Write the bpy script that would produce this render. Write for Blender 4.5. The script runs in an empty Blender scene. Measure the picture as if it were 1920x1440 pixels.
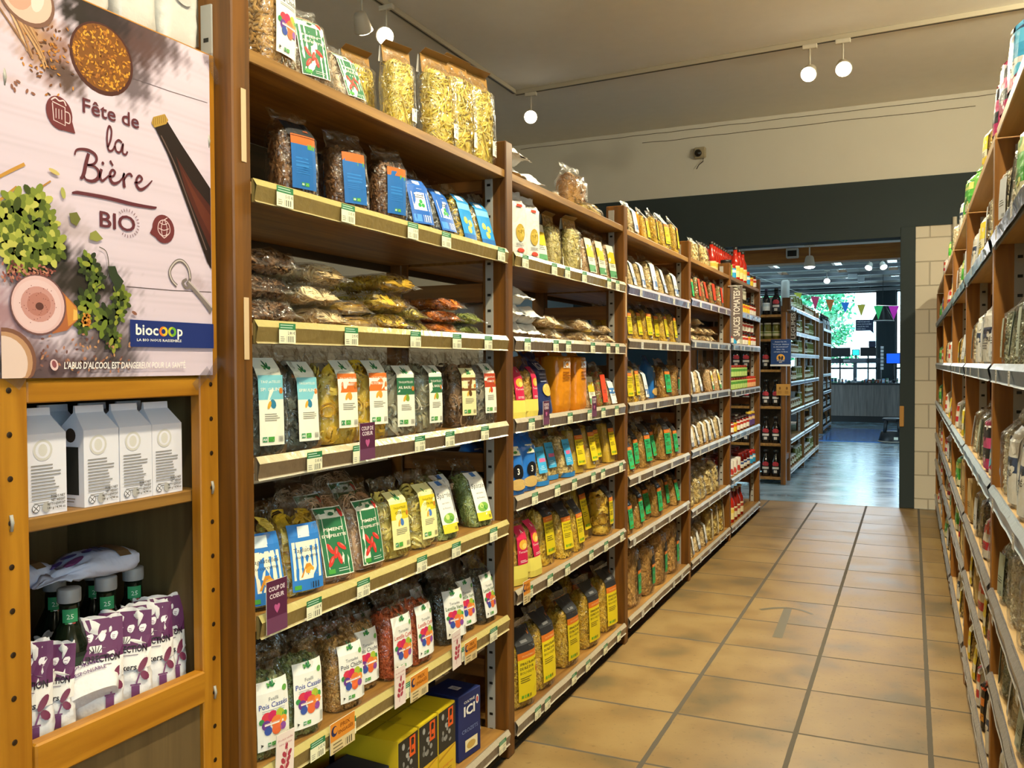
import bpy, math, random
import numpy as np
from mathutils import Matrix, Vector

scene = bpy.context.scene
COL = scene.collection
PI = math.pi
random.seed(7)

# ------------------------------------------------------------------ camera
YAW, PITCH, ROLL = -0.4291, -0.0227, 0.0044
CAM_H = 1.269
def camera_axes():
    cy, sy = math.cos(YAW), math.sin(YAW)
    cp, sp = math.cos(PITCH), math.sin(PITCH)
    cr, sr = math.cos(ROLL), math.sin(ROLL)
    Rz = Matrix(((cy, -sy, 0), (sy, cy, 0), (0, 0, 1)))
    Rx = Matrix(((1, 0, 0), (0, cp, sp), (0, -sp, cp)))
    Ry = Matrix(((cr, 0, -sr), (0, 1, 0), (sr, 0, cr)))
    return Ry @ Rx @ Rz
_M = camera_axes()
cam_data = bpy.data.cameras.new('camera')
cam = bpy.data.objects.new('camera', cam_data)
COL.objects.link(cam)
cam_data.sensor_fit = 'HORIZONTAL'
cam_data.sensor_width = 36.0
cam_data.lens = 36.0 * 1635.738 / 1920.0
cam_data.clip_start = 0.02
cam_data.clip_end = 300
rot = Matrix((_M[0], _M[2], -_M[1])).transposed()
cam.matrix_world = Matrix.Translation((0, 0, CAM_H)) @ rot.to_4x4()
scene.camera = cam

# ------------------------------------------------------------------ colour management, world
vs = scene.view_settings
scene.display_settings.display_device = 'sRGB'
vs.view_transform = 'Standard'
vs.look = 'None'
vs.exposure = 0.12
vs.gamma = 1.0
vs.use_curve_mapping = False
try:
    scene.cycles.transparent_max_bounces = 24
    scene.cycles.max_bounces = 7
    scene.cycles.caustics_reflective = False
    scene.cycles.caustics_refractive = False
    scene.cycles.sample_clamp_indirect = 4.0
except Exception:
    pass
world = bpy.data.worlds.new('daylight')
scene.world = world
world.use_nodes = True
wn = world.node_tree.nodes
wl = world.node_tree.links
wn.clear()
wo = wn.new('ShaderNodeOutputWorld')
bg = wn.new('ShaderNodeBackground')
bg.inputs['Color'].default_value = (0.56, 0.83, 1.0, 1)
bg.inputs['Strength'].default_value = 7.5
wl.new(bg.outputs[0], wo.inputs[0])

LAMP_COLOR = (1.0, 0.90, 0.62)
LAMP_W = 165.0          # watts of one track spotlight over the pasta aisle
FAR_LAMP_W = 70.0

# ------------------------------------------------------------------ colours and materials
def lin1(c):
    return c / 12.92 if c <= 0.04045 else ((c + 0.055) / 1.055) ** 2.4
def C(h):
    h = h.lstrip('#')
    return tuple(lin1(int(h[i:i + 2], 16) / 255.0) for i in (0, 2, 4))

MATS = {}
def new_mat(name):
    m = bpy.data.materials.new(name)
    m.use_nodes = True
    MATS[name] = m
    nt = m.node_tree
    return m, nt, nt.nodes, nt.links, nt.nodes['Principled BSDF']
def simple(name, col, rough=0.5, metal=0.0, spec=0.5, emit=None, estr=0.0, coat=0.0):
    m, nt, N, L, b = new_mat(name)
    b.inputs['Base Color'].default_value = (*col, 1)
    b.inputs['Roughness'].default_value = rough
    b.inputs['Metallic'].default_value = metal
    b.inputs['Specular IOR Level'].default_value = spec
    if coat:
        b.inputs['Coat Weight'].default_value = coat
    if emit:
        b.inputs['Emission Color'].default_value = (*emit, 1)
        b.inputs['Emission Strength'].default_value = estr
    return m
def attr_mat(name, rough=0.5, spec=0.4, coat=0.0, bump=0.0, bscale=60.0):
    m, nt, N, L, b = new_mat(name)
    a = N.new('ShaderNodeAttribute')
    a.attribute_name = 'Col'
    L.new(a.outputs['Color'], b.inputs['Base Color'])
    b.inputs['Roughness'].default_value = rough
    b.inputs['Specular IOR Level'].default_value = spec
    if coat:
        b.inputs['Coat Weight'].default_value = coat
        b.inputs['Coat Roughness'].default_value = 0.12
    if bump:
        tc = N.new('ShaderNodeTexCoord')
        n = N.new('ShaderNodeTexNoise')
        n.inputs['Scale'].default_value = bscale
        n.inputs['Detail'].default_value = 3
        L.new(tc.outputs['Object'], n.inputs['Vector'])
        bp = N.new('ShaderNodeBump')
        bp.inputs['Strength'].default_value = bump
        bp.inputs['Distance'].default_value = 0.01
        L.new(n.outputs['Fac'], bp.inputs['Height'])
        L.new(bp.outputs['Normal'], b.inputs['Normal'])
    return m
def wood(name, c1, c2, axis, rough=0.45, scale=1.0):
    m, nt, N, L, b = new_mat(name)
    g = N.new('ShaderNodeNewGeometry')
    oi = N.new('ShaderNodeObjectInfo')
    mp = N.new('ShaderNodeMapping')
    s = [38.0 * scale] * 3
    s['xyz'.index(axis)] = 2.2 * scale
    mp.inputs['Scale'].default_value = s
    ad = N.new('ShaderNodeVectorMath')
    ad.operation = 'ADD'
    L.new(g.outputs['Position'], mp.inputs['Vector'])
    L.new(mp.outputs[0], ad.inputs[0])
    rr = N.new('ShaderNodeVectorMath')
    rr.operation = 'SCALE'
    rr.inputs[0].default_value = (17, 31, 23)
    L.new(oi.outputs['Random'], rr.inputs['Scale'])
    L.new(rr.outputs[0], ad.inputs[1])
    n1 = N.new('ShaderNodeTexNoise')
    n1.inputs['Scale'].default_value = 1.0
    n1.inputs['Detail'].default_value = 5
    n1.inputs['Distortion'].default_value = 0.6
    L.new(ad.outputs[0], n1.inputs['Vector'])
    n2 = N.new('ShaderNodeTexNoise')
    n2.inputs['Scale'].default_value = 0.22
    n2.inputs['Detail'].default_value = 2
    L.new(ad.outputs[0], n2.inputs['Vector'])
    r = N.new('ShaderNodeValToRGB')
    r.color_ramp.elements[0].position = 0.33
    r.color_ramp.elements[0].color = (*c2, 1)
    r.color_ramp.elements[1].position = 0.66
    r.color_ramp.elements[1].color = (*c1, 1)
    L.new(n1.outputs['Fac'], r.inputs['Fac'])
    mx = N.new('ShaderNodeMixRGB')
    mx.blend_type = 'MULTIPLY'
    mx.inputs['Fac'].default_value = 0.55
    L.new(r.outputs[0], mx.inputs['Color1'])
    r2 = N.new('ShaderNodeValToRGB')
    r2.color_ramp.elements[0].position = 0.3
    r2.color_ramp.elements[0].color = (0.62, 0.55, 0.5, 1)
    r2.color_ramp.elements[1].position = 0.6
    r2.color_ramp.elements[1].color = (1, 1, 1, 1)
    L.new(n2.outputs['Fac'], r2.inputs['Fac'])
    L.new(r2.outputs[0], mx.inputs['Color2'])
    L.new(mx.outputs[0], b.inputs['Base Color'])
    b.inputs['Roughness'].default_value = rough
    bp = N.new('ShaderNodeBump')
    bp.inputs['Strength'].default_value = 0.12
    bp.inputs['Distance'].default_value = 0.004
    L.new(n1.outputs['Fac'], bp.inputs['Height'])
    L.new(bp.outputs[0], b.inputs['Normal'])
    return m
def film_mat(name, tint, lo, hi, rough=0.10, scale=26.0, strength=0.55, haze=0.45):
    """thin clear cellophane: see-through with sharp crinkled highlights"""
    m, nt, N, L, b = new_mat(name)
    N.remove(b)
    out = N['Material Output']
    tc = N.new('ShaderNodeTexCoord')
    n = N.new('ShaderNodeTexNoise')
    n.inputs['Scale'].default_value = scale
    n.inputs['Detail'].default_value = 2.5
    n.inputs['Distortion'].default_value = 1.2
    L.new(tc.outputs['Object'], n.inputs['Vector'])
    bp = N.new('ShaderNodeBump')
    bp.inputs['Strength'].default_value = strength
    bp.inputs['Distance'].default_value = 0.02
    L.new(n.outputs['Fac'], bp.inputs['Height'])
    fr = N.new('ShaderNodeLayerWeight')
    fr.inputs['Blend'].default_value = 0.25
    L.new(bp.outputs[0], fr.inputs['Normal'])
    mr = N.new('ShaderNodeMapRange')
    mr.inputs['To Min'].default_value = lo
    mr.inputs['To Max'].default_value = hi
    L.new(fr.outputs['Facing'], mr.inputs['Value'])
    tr = N.new('ShaderNodeBsdfTransparent')
    tr.inputs['Color'].default_value = (*tint, 1)
    gl = N.new('ShaderNodeBsdfGlossy')
    gl.inputs['Roughness'].default_value = rough
    gl.inputs['Color'].default_value = (1, 1, 1, 1)
    L.new(bp.outputs[0], gl.inputs['Normal'])
    g2 = N.new('ShaderNodeBsdfGlossy')
    g2.inputs['Roughness'].default_value = haze
    L.new(bp.outputs[0], g2.inputs['Normal'])
    mg = N.new('ShaderNodeMixShader')
    mg.inputs['Fac'].default_value = 0.22
    L.new(gl.outputs[0], mg.inputs[1])
    L.new(g2.outputs[0], mg.inputs[2])
    mx = N.new('ShaderNodeMixShader')
    L.new(mr.outputs[0], mx.inputs['Fac'])
    L.new(tr.outputs[0], mx.inputs[1])
    L.new(mg.outputs[0], mx.inputs[2])
    L.new(mx.outputs[0], out.inputs['Surface'])
    return m

M_PRINT = attr_mat('printed_paper', 0.55, 0.35)
M_GLOSSP = attr_mat('printed_plastic', 0.28, 0.5, bump=0.25, bscale=45)
M_PASTA = attr_mat('dry_pasta', 0.5, 0.3)
M_ENAMEL = attr_mat('glossy_coloured', 0.12, 0.5)
M_SATIN = attr_mat('satin_coloured', 0.4, 0.4)
M_PAPER = attr_mat('crumpled_paper', 0.8, 0.2, bump=0.5, bscale=30)
M_FILM = film_mat('cellophane', (0.98, 0.98, 0.97), 0.045, 0.50, strength=0.8)
M_GLASS = film_mat('clear_glass', (0.95, 0.97, 0.96), 0.05, 0.7, rough=0.03, scale=3.0, strength=0.02, haze=0.03)
M_STRIP = film_mat('clear_plastic_strip', (0.90, 0.90, 0.93), 0.16, 0.75, rough=0.14, scale=6.0, strength=0.1)
M_POST = wood('post_wood', C('#7e4f14'), C('#55330a'), 'z')
M_BOARD = wood('board_wood', C('#a87c3c'), C('#7c5626'), 'y')
M_BACK = wood('back_wood', C('#4e3a20'), C('#3a2a16'), 'y', .6)  # darker than the boards, to paint the shade of the shelf recesses
M_BOARDX = wood('rung_wood', C('#8f5c28'), C('#6a3f18'), 'x')
M_PINE = wood('pine_wood', C('#bb8122'), C('#9c6314'), 'z', rough=0.38)
M_PINEY = wood('pine_rail', C('#bb8122'), C('#9c6314'), 'y', rough=0.38)
M_LIGHTWOOD = wood('light_ply', C('#d8b47c'), C('#c09a62'), 'y')
M_RESIDUE = simple('tape_residue', C('#d2b48c'), 0.6)
M_METAL = simple('galvanised_strip', C('#9a9a98'), 0.35, 0.9)
M_DARK = simple('dark_metal', C('#23262a'), 0.45, 0.0)
M_BLACK = simple('black_plastic', C('#151515'), 0.4)
M_WHITEP = simple('white_plastic', C('#e6e3dc'), 0.4)
M_CAN = simple('lamp_white', C('#cfc8b8'), 0.45)
M_LENS = simple('lamp_lens', C('#ffffff'), 0.3, emit=(1.0, 0.88, 0.66), estr=14.0)
M_LENSW = simple('lamp_lens_cool', C('#ffffff'), 0.3, emit=(0.95, 0.93, 1.0), estr=12.0)

# ------------------------------------------------------------------ mesh building
class MB:
    def __init__(self):
        self.v = []; self.c = []; self.loops = []; self.sizes = []; self.mi = []; self.sm = []; self.n = 0
    def add(self, verts, faces, col=(0.8, 0.8, 0.8), mat=0, smooth=False):
        verts = np.asarray(verts, dtype=np.float32).reshape(-1, 3)
        k = len(verts)
        col = np.asarray(col, dtype=np.float32)
        if col.ndim == 1:
            col = np.tile(col[:3], (k, 1))
        self.v.append(verts); self.c.append(col)
        if isinstance(faces, np.ndarray):
            self.loops.append((faces + self.n).astype(np.int32).ravel())
            self.sizes.append(np.full(len(faces), faces.shape[1], np.int32))
            nf = len(faces)
        else:
            fl = [i + self.n for f in faces for i in f]
            self.loops.append(np.array(fl, np.int32))
            self.sizes.append(np.array([len(f) for f in faces], np.int32))
            nf = len(faces)
        self.mi.append(np.full(nf, mat, np.int32))
        self.sm.append(np.full(nf, smooth, bool))
        self.n += k
        return self
    def box(self, x0, x1, y0, y1, z0, z1, col=(0.8, 0.8, 0.8), mat=0, bev=0.0):
        if bev > 0:
            b = min(bev, (x1 - x0) * .45, (y1 - y0) * .45, (z1 - z0) * .45)
            vs_, idx = [], {}
            for sx in (0, 1):
                for sy in (0, 1):
                    for sz in (0, 1):
                        X, Y, Z = (x0, x1)[sx], (y0, y1)[sy], (z0, z1)[sz]
                        dx, dy, dz = (b, -b)[sx], (b, -b)[sy], (b, -b)[sz]
                        for a, p in (('x', (X, Y + dy, Z + dz)), ('y', (X + dx, Y, Z + dz)), ('z', (X + dx, Y + dy, Z))):
                            idx[(sx, sy, sz, a)] = len(vs_); vs_.append(p)
            F = []
            for s in (0, 1):
                q = [(s, 0, 0, 'x'), (s, 1, 0, 'x'), (s, 1, 1, 'x'), (s, 0, 1, 'x')]
                F.append([idx[i] for i in (q if s else q[::-1])])
                q = [(0, s, 0, 'y'), (0, s, 1, 'y'), (1, s, 1, 'y'), (1, s, 0, 'y')]
                F.append([idx[i] for i in (q if s else q[::-1])])
                q = [(0, 0, s, 'z'), (1, 0, s, 'z'), (1, 1, s, 'z'), (0, 1, s, 'z')]
                F.append([idx[i] for i in (q if s else q[::-1])])
            for a in (0, 1):
                for c in (0, 1):
                    F.append([idx[(0, a, c, 'y')], idx[(1, a, c, 'y')], idx[(1, a, c, 'z')], idx[(0, a, c, 'z')]])
                    F.append([idx[(a, 0, c, 'x')], idx[(a, 1, c, 'x')], idx[(a, 1, c, 'z')], idx[(a, 0, c, 'z')]])
                    F.append([idx[(a, c, 0, 'x')], idx[(a, c, 1, 'x')], idx[(a, c, 1, 'y')], idx[(a, c, 0, 'y')]])
                    for e in (0, 1):
                        F.append([idx[(a, c, e, 'x')], idx[(a, c, e, 'y')], idx[(a, c, e, 'z')]])
            return self.add(vs_, F, col, mat)
        v = [(x, y, z) for x in (x0, x1) for y in (y0, y1) for z in (z0, z1)]
        f = [(0, 1, 3, 2), (4, 6, 7, 5), (0, 4, 5, 1), (2, 3, 7, 6), (0, 2, 6, 4), (1, 5, 7, 3)]
        return self.add(v, f, col, mat)
    def lathe(self, prof, seg=16, col=(0.8, 0.8, 0.8), mat=0, center=(0, 0, 0), axis='z', smooth=True, cols=None):
        """prof: list of (r, h); closed caps where r==0"""
        a = np.arange(seg) * 2 * PI / seg
        V, cc = [], []
        for i, (r, hh) in enumerate(prof):
            V.append(np.stack([r * np.cos(a), r * np.sin(a), np.full(seg, hh)], 1))
            if cols is not None:
                cc.append(np.tile(np.array(cols[i], np.float32), (seg, 1)))
        V = np.concatenate(V)
        if axis == 'x':
            V = V[:, [2, 0, 1]]
        elif axis == 'y':
            V = V[:, [1, 2, 0]]
        V = V + np.array(center)
        F = []
        for i in range(len(prof) - 1):
            j = np.arange(seg); k = (j + 1) % seg
            F.append(np.stack([i * seg + j, i * seg + k, (i + 1) * seg + k, (i + 1) * seg + j], 1))
        return self.add(V, np.concatenate(F), np.concatenate(cc) if cols is not None else col, mat, smooth)
    def tube(self, pts, r, seg=8, col=(0.8, 0.8, 0.8), mat=0, caps=True):
        pts = [Vector(p) for p in pts]
        V = []
        up = Vector((0.13, 0.27, 0.95)).normalized()
        for i, p in enumerate(pts):
            t = (pts[min(i + 1, len(pts) - 1)] - pts[max(i - 1, 0)]).normalized()
            s = t.cross(up)
            if s.length < 1e-3:
                s = t.cross(Vector((1, 0, 0)))
            s.normalize(); u = s.cross(t)
            rr = r[i] if isinstance(r, (list, tuple)) else r
            for k in range(seg):
                a = 2 * PI * k / seg
                V.append(p + s * (rr * math.cos(a)) + u * (rr * math.sin(a)))
        F = []
        for i in range(len(pts) - 1):
            for k in range(seg):
                k2 = (k + 1) % seg
                F.append((i * seg + k, i * seg + k2, (i + 1) * seg + k2, (i + 1) * seg + k))
        if caps:
            F.append(tuple(range(seg))[::-1]); F.append(tuple(range((len(pts) - 1) * seg, len(pts) * seg)))
        return self.add(V, F, col, mat, True)
    def prism(self, poly, d0, d1, plane='xz', col=(0.8, 0.8, 0.8), mat=0):
        n = len(poly)
        def P(a, b, d):
            return {'xz': (a, d, b), 'yz': (d, a, b), 'xy': (a, b, d)}[plane]
        V = [P(a, b, d0) for a, b in poly] + [P(a, b, d1) for a, b in poly]
        F = [tuple(range(n)), tuple(range(2 * n - 1, n - 1, -1))]
        for i in range(n):
            j = (i + 1) % n
            F.append((i, i + n, j + n, j))
        return self.add(V, F, col, mat)
    def mesh(self, name, mats):
        me = bpy.data.meshes.new(name)
        if not self.v:
            return me
        V = np.concatenate(self.v); Cc = np.concatenate(self.c)
        lp = np.concatenate(self.loops); sz = np.concatenate(self.sizes)
        me.vertices.add(len(V)); me.vertices.foreach_set('co', V.ravel())
        me.loops.add(len(lp)); me.loops.foreach_set('vertex_index', lp)
        me.polygons.add(len(sz))
        st = np.zeros(len(sz), np.int32); st[1:] = np.cumsum(sz)[:-1]
        me.polygons.foreach_set('loop_start', st)
        try:
            me.polygons.foreach_set('loop_total', sz)
        except Exception:
            pass
        me.polygons.foreach_set('material_index', np.concatenate(self.mi))
        me.polygons.foreach_set('use_smooth', np.concatenate(self.sm))
        me.update(calc_edges=True)
        ca = me.color_attributes.new('Col', 'FLOAT_COLOR', 'POINT')
        ca.data.foreach_set('color', np.concatenate([Cc, np.ones((len(Cc), 1), np.float32)], 1).ravel())
        for m in (mats if isinstance(mats, (list, tuple)) else [mats]):
            me.materials.append(m)
        return me

def link(name, mesh, parent=None, loc=None, rz=0.0):
    o = bpy.data.objects.new(name, mesh)
    COL.objects.link(o)
    if parent is not None:
        o.parent = parent
    if loc is not None:
        o.location = loc
    if rz:
        o.rotation_euler = (0, 0, rz)
    return o
def part(name, mb, mats, parent, label=None):
    o = link(name, mb.mesh(name, mats), parent)
    if label:
        o['label'] = label
    return o
USED = set()
def tag(o, label, cat, group=None):
    n = len(label.split())
    if not 4 <= n <= 16:
        print('LABEL LENGTH', n, label)
    if label in USED and not group:
        print('LABEL TWICE', label)
    USED.add(label)
    o['label'] = label; o['category'] = cat
    if group:
        o['group'] = group
    return o
def thing(name, label, cat, loc=(0, 0, 0), rz=0.0, group=None):
    o = link(name, None, None, loc, rz)
    return tag(o, label, cat, group)
def structure(name, mb, mats):
    o = link(name, mb.mesh(name, mats))
    o['kind'] = 'structure'
    return o

# ------------------------------------------------------------------ lettering and flat printed art
_TC = {}
def text_geo(s, bold=0.0, shear=0.0, res=2):
    key = (s, bold, shear, res)
    if key in _TC:
        return _TC[key]
    cu = bpy.data.curves.new('lettering', 'FONT')
    cu.body = s; cu.size = 1.0; cu.resolution_u = res; cu.offset = bold; cu.shear = shear
    cu.fill_mode = 'FRONT'
    ob = bpy.data.objects.new('lettering', cu)
    COL.objects.link(ob)
    me = bpy.data.meshes.new_from_object(ob.evaluated_get(bpy.context.evaluated_depsgraph_get()))
    v = np.zeros(len(me.vertices) * 3, np.float32); me.vertices.foreach_get('co', v)
    v = v.reshape(-1, 3)[:, :2].copy()
    f = [tuple(p.vertices) for p in me.polygons]
    bpy.data.objects.remove(ob); bpy.data.curves.remove(cu); bpy.data.meshes.remove(me)
    _TC[key] = (v, f)
    return v, f

class Art:
    """flat printed art in metres (x right, z up) laid on a surface, later layers a hair further out"""
    STEP = 0.00006
    def __init__(self, rnd=None):
        self.items = []; self.k = 0
    def rect(self, x0, z0, x1, z1, col, nx=None, nz=None):
        nx = nx or max(1, int(abs(x1 - x0) / 0.012)); nz = nz or max(1, int(abs(z1 - z0) / 0.02))
        xs = np.linspace(x0, x1, nx + 1); zs = np.linspace(z0, z1, nz + 1)
        X, Z = np.meshgrid(xs, zs)
        v = np.stack([X.ravel(), Z.ravel()], 1)
        F = []
        for j in range(nz):
            i = np.arange(nx)
            a = j * (nx + 1) + i
            F.append(np.stack([a, a + 1, a + nx + 2, a + nx + 1], 1))
        self.items.append((v, np.concatenate(F), col, self.k)); self.k += 1
        return self
    def poly(self, pts, col, up=True):
        self.items.append((np.array(pts, float), [tuple(range(len(pts)))], col, self.k))
        if up:
            self.k += 1
        return self
    def ell(self, cx, cz, rx, rz, col, rot=0.0, n=18, up=True, a0=0, a1=2 * PI):
        a = a0 + (a1 - a0) * np.arange(n) / (n if a1 - a0 > 6.28 else n - 1)
        x = rx * np.cos(a); z = rz * np.sin(a)
        c, s = math.cos(rot), math.sin(rot)
        if rx < .010 and rz < .010:
            return self.poly(np.stack([cx + c * x - s * z, cz + s * x + c * z], 1), col, up)
        # rings, so that a large disc follows a curved wrapper
        ks = (1.0, .75, .5, .25)
        X = np.concatenate([x * k for k in ks] + [[0.0]]); Z = np.concatenate([z * k for k in ks] + [[0.0]])
        m = len(x); F = []
        for r in range(len(ks) - 1):
            for i in range(m):
                j = (i + 1) % m
                F.append((r * m + i, r * m + j, (r + 1) * m + j, (r + 1) * m + i))
        r = (len(ks) - 1) * m
        F += [(r + i, r + (i + 1) % m, len(ks) * m) for i in range(m)]
        self.items.append((np.stack([cx + c * X - s * Z, cz + s * X + c * Z], 1), F, col, self.k))
        if up:
            self.k += 1
        return self
    def many(self, cx, cz, rx, rz, rots, cols, n=7):
        """lots of small ellipses in one layer group"""
        for i in range(len(cx)):
            self.ell(cx[i], cz[i], rx, rz, cols[i], rots[i], n, up=False)
            if i % 9 == 8:
                self.k += 1
        self.k += 1
        return self
    def stroke(self, pts, w, col, up=True, smooth=True):
        P = np.array(pts, float)
        n0 = len(P)
        W = np.array(w if isinstance(w, (list, tuple)) else [w] * n0, float)
        if smooth and n0 > 2:
            Q, WW = [], []
            for i in range(n0 - 1):
                p0, p1, p2, p3 = P[max(i - 1, 0)], P[i], P[i + 1], P[min(i + 2, n0 - 1)]
                for t in np.linspace(0, 1, 6, endpoint=False):
                    Q.append(.5 * ((2 * p1) + (-p0 + p2) * t + (2 * p0 - 5 * p1 + 4 * p2 - p3) * t * t + (-p0 + 3 * p1 - 3 * p2 + p3) * t ** 3))
                    WW.append(W[i] * (1 - t) + W[i + 1] * t)
            Q.append(P[-1]); WW.append(W[-1])
            P, W = np.array(Q), np.array(WW)
        T = np.gradient(P, axis=0)
        T /= np.linalg.norm(T, axis=1)[:, None] + 1e-9
        Nn = np.stack([-T[:, 1], T[:, 0]], 1)
        v = np.concatenate([P + Nn * W[:, None] / 2, P - Nn * W[:, None] / 2])
        n = len(P); i = np.arange(n - 1)
        self.items.append((v, np.stack([i, i + n, i + n + 1, i + 1], 1), col, self.k))
        if up:
            self.k += 1
        return self
    def text(self, s, x, z, size, col, align='c', bold=0.0, shear=0.0, width=None, res=2, rot=0.0):
        v, f = text_geo(s, bold, shear, res)
        if len(v) == 0:
            return self
        v = v.copy()
        w = v[:, 0].max() - v[:, 0].min()
        sx = size if width is None else width / w
        v[:, 0] = (v[:, 0] - v[:, 0].min()) * sx
        v[:, 1] *= size
        W = w * sx
        v[:, 0] -= {'l': 0, 'c': W / 2, 'r': W}[align]
        if rot:
            c, s_ = math.cos(rot), math.sin(rot)
            v = np.stack([c * v[:, 0] - s_ * v[:, 1], s_ * v[:, 0] + c * v[:, 1]], 1)
        self.items.append((v + np.array([x, z]), f, col, self.k)); self.k += 1
        return self
    def lines(self, x0, z1, x1, n, pitch, col, h=0.35, rnd=random):
        """rows of illegibly small print"""
        for i in range(n):
            z = z1 - i * pitch
            self.rect(x0, z - pitch * h, x1 - (x1 - x0) * rnd.random() * .3, z, col, nz=1)
        return self
    def bars(self, x0, z0, x1, z1, col=(0.03, 0.03, 0.03), n=11):
        w = (x1 - x0) / n
        for i in range(n):
            if i % 3 != 1:
                self.rect(x0 + i * w, z0, x0 + i * w + w * (.35 + .4 * ((i * 7) % 3) / 2), z1, col, 1, 1); self.k -= 1
        self.k += 1
        return self
    def shift(self, dx, dz, sc=1.0):
        self.items = [(v * sc + np.array([dx, dz]), f, c, k) for v, f, c, k in self.items]
        return self
    def put(self, mb, fn, base=0.0006, mat=0):
        for v, f, c, k in self.items:
            mb.add(fn(v[:, 0], v[:, 1], base + k * self.STEP), f, c, mat)
        return mb
def flat(y=0.0):
    return lambda x, z, off: np.stack([x, np.full(len(x), y - off), z], 1)

# ------------------------------------------------------------------ lights on the ceiling tracks
CEIL = 3.54
def track_lamp(loc, target, label, energy, color, lens=None, group=None, spot=1.5, blend=0.85, size=0.05):
    t = thing('track_spotlight', label, 'spotlight', loc, 0, group)
    d = (Vector(target) - Vector(loc)).normalized()
    q = d.to_track_quat('-Z', 'Y').to_matrix().to_4x4()
    ad = MB(); ad.box(-.05, .05, -.016, .016, -.03, 0.0, C('#d8d2c4'), bev=.004)
    part('adapter', ad, M_CAN, t)
    st = MB(); st.tube([(0, 0, -.03), (0, 0, -.16)], .006, 8)
    part('stem', st, M_CAN, t)
    can = MB(); can.lathe([(0, .06), (.030, .06), (.040, .045), (.055, -.04), (.058, -.05), (.052, -.052)], 18)
    o = part('lamp_head', can, M_CAN, t)
    o.matrix_local = Matrix.Translation((0, 0, -.19)) @ q
    le = MB(); le.lathe([(.052, -.050), (.04, -.060), (.016, -.066), (0, -.067)], 18)
    l2 = part('lens', le, lens or M_LENS, t)
    l2.matrix_local = Matrix.Translation((0, 0, -.19)) @ q
    ld = bpy.data.lights.new('spot', 'SPOT')
    ld.energy = energy; ld.color = color; ld.spot_size = spot; ld.spot_blend = blend; ld.shadow_soft_size = size
    lo = bpy.data.objects.new('spot_beam', ld)
    COL.objects.link(lo); lo.parent = t
    lo.matrix_local = Matrix.Translation(Vector((0, 0, -.19)) + d * .075) @ q
    return t
TZ = CEIL - 0.035
def track(name, a, b, label):
    m = MB()
    a, b = Vector(a), Vector(b)
    L = (b - a).length
    m.box(0, L, -.018, .018, 0, .033, C('#b9b09c'))
    m.box(0, L, -.006, .006, -.002, 0, C('#2a2722'))
    o = link(name, m.mesh(name, [M_SATIN]), None, a, math.atan2(b.y - a.y, b.x - a.x))
    tag(o, label, 'lighting track')
    return o
track('ceiling_track', (-3.0, 6.66, TZ), (2.2, 6.32, TZ), 'long grey lighting track crossing the ceiling from left to right')
track('ceiling_track', (-3.0, -2.5, TZ), (-3.0, 6.62, TZ), 'grey lighting track running back above the left shelves')
track('ceiling_track', (-0.15, -3.0, TZ), (-0.15, 5.2, TZ), 'lighting track along the ceiling over the aisle')
# the pair seen on the cross track, the single one by its corner and the two behind the top bags
track_lamp((-.66, 6.50, TZ), (-1.05, 3.2, 1.2), 'left lamp of the lit pair hanging from the cross track', LAMP_W * 1.2, LAMP_COLOR)
track_lamp((-.44, 6.485, TZ), (.1, 3.2, 1.1), 'right lamp of the lit pair hanging from the cross track', LAMP_W * .9, LAMP_COLOR)
track_lamp((-2.86, 6.65, TZ), (-1.7, 3.4, 1.7), 'lit spotlight near the left corner of the cross track', LAMP_W * .5, LAMP_COLOR)
track_lamp((-2.98, 4.66, TZ), (-1.6, 1.2, 2.0), 'lit spotlight shining above the yellow top-shelf bags', LAMP_W * .6, LAMP_COLOR)
track_lamp((-3.0, 4.42, TZ), (-3.6, 6.6, 1.2), 'track lamp turned away at the top edge above the card-topped yellow bags', LAMP_W * .3, LAMP_COLOR)
for (x, y, tx, ty, tz, e) in ((-.15, .35, -1.2, .95, 1.35, 0.5), (-.15, 1.25, -1.2, 1.75, 1.4, .9), (-.15, 2.3, -1.2, 2.6, 1.4, 1.0),
                              (-.15, 3.5, -1.2, 3.7, 1.4, 1.0), (-.15, 4.5, -1.2, 4.9, 1.4, 1.05), (-.15, 5.1, -1.2, 6.4, 1.3, 1.3),
                              (-.15, 1.6, .3, 2.7, 1.5, 1.0), (-.15, 2.9, .3, 4.1, 1.4, 1.0), (-.15, 4.1, .3, 5.4, 1.3, 1.0), (-.15, 4.9, .2, 7.0, 1.3, 1.0),
                              (-.15, -.9, -.7, 1.6, .1, .4), (-3.0, 1.2, -1.9, 2.2, 1.7, .35)):
    track_lamp((x, y, TZ), (tx, ty, tz), 'white spotlight on the overhead track aimed at shelves', LAMP_W * e, LAMP_COLOR, group='spotlights on the overhead track')

track('ceiling_track', (1.75, -3.0, TZ), (1.75, 6.0, TZ), 'unseen lighting track added on the right to carry fill spotlights')  # track and the spots below are added to brighten ceiling and end wall
for (x, y, tx, ty, tz, e) in ((-3.0, -1.0, -3.5, -.7, 0, .6), (-3.0, 3.2, -3.5, 3.5, 0, .6), (1.75, -1.5, 1.9, -1.2, 0, 3.4), (1.75, .6, 1.9, .9, 0, 3.4), (1.75, 2.4, 1.9, 2.7, 0, 3.4), (1.75, 3.8, 1.9, 4.1, 0, 3.4), (1.75, 4.6, -.2, 8.3, 2.9, .55), (1.75, 5.4, -1.6, 8.3, 3.0, .75)):
    track_lamp((x, y, TZ), (tx, ty, tz), 'unseen white spotlight added to brighten the ceiling and end wall', LAMP_W * e, LAMP_COLOR, group='unseen spotlights added for fill light', spot=2.1)

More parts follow.
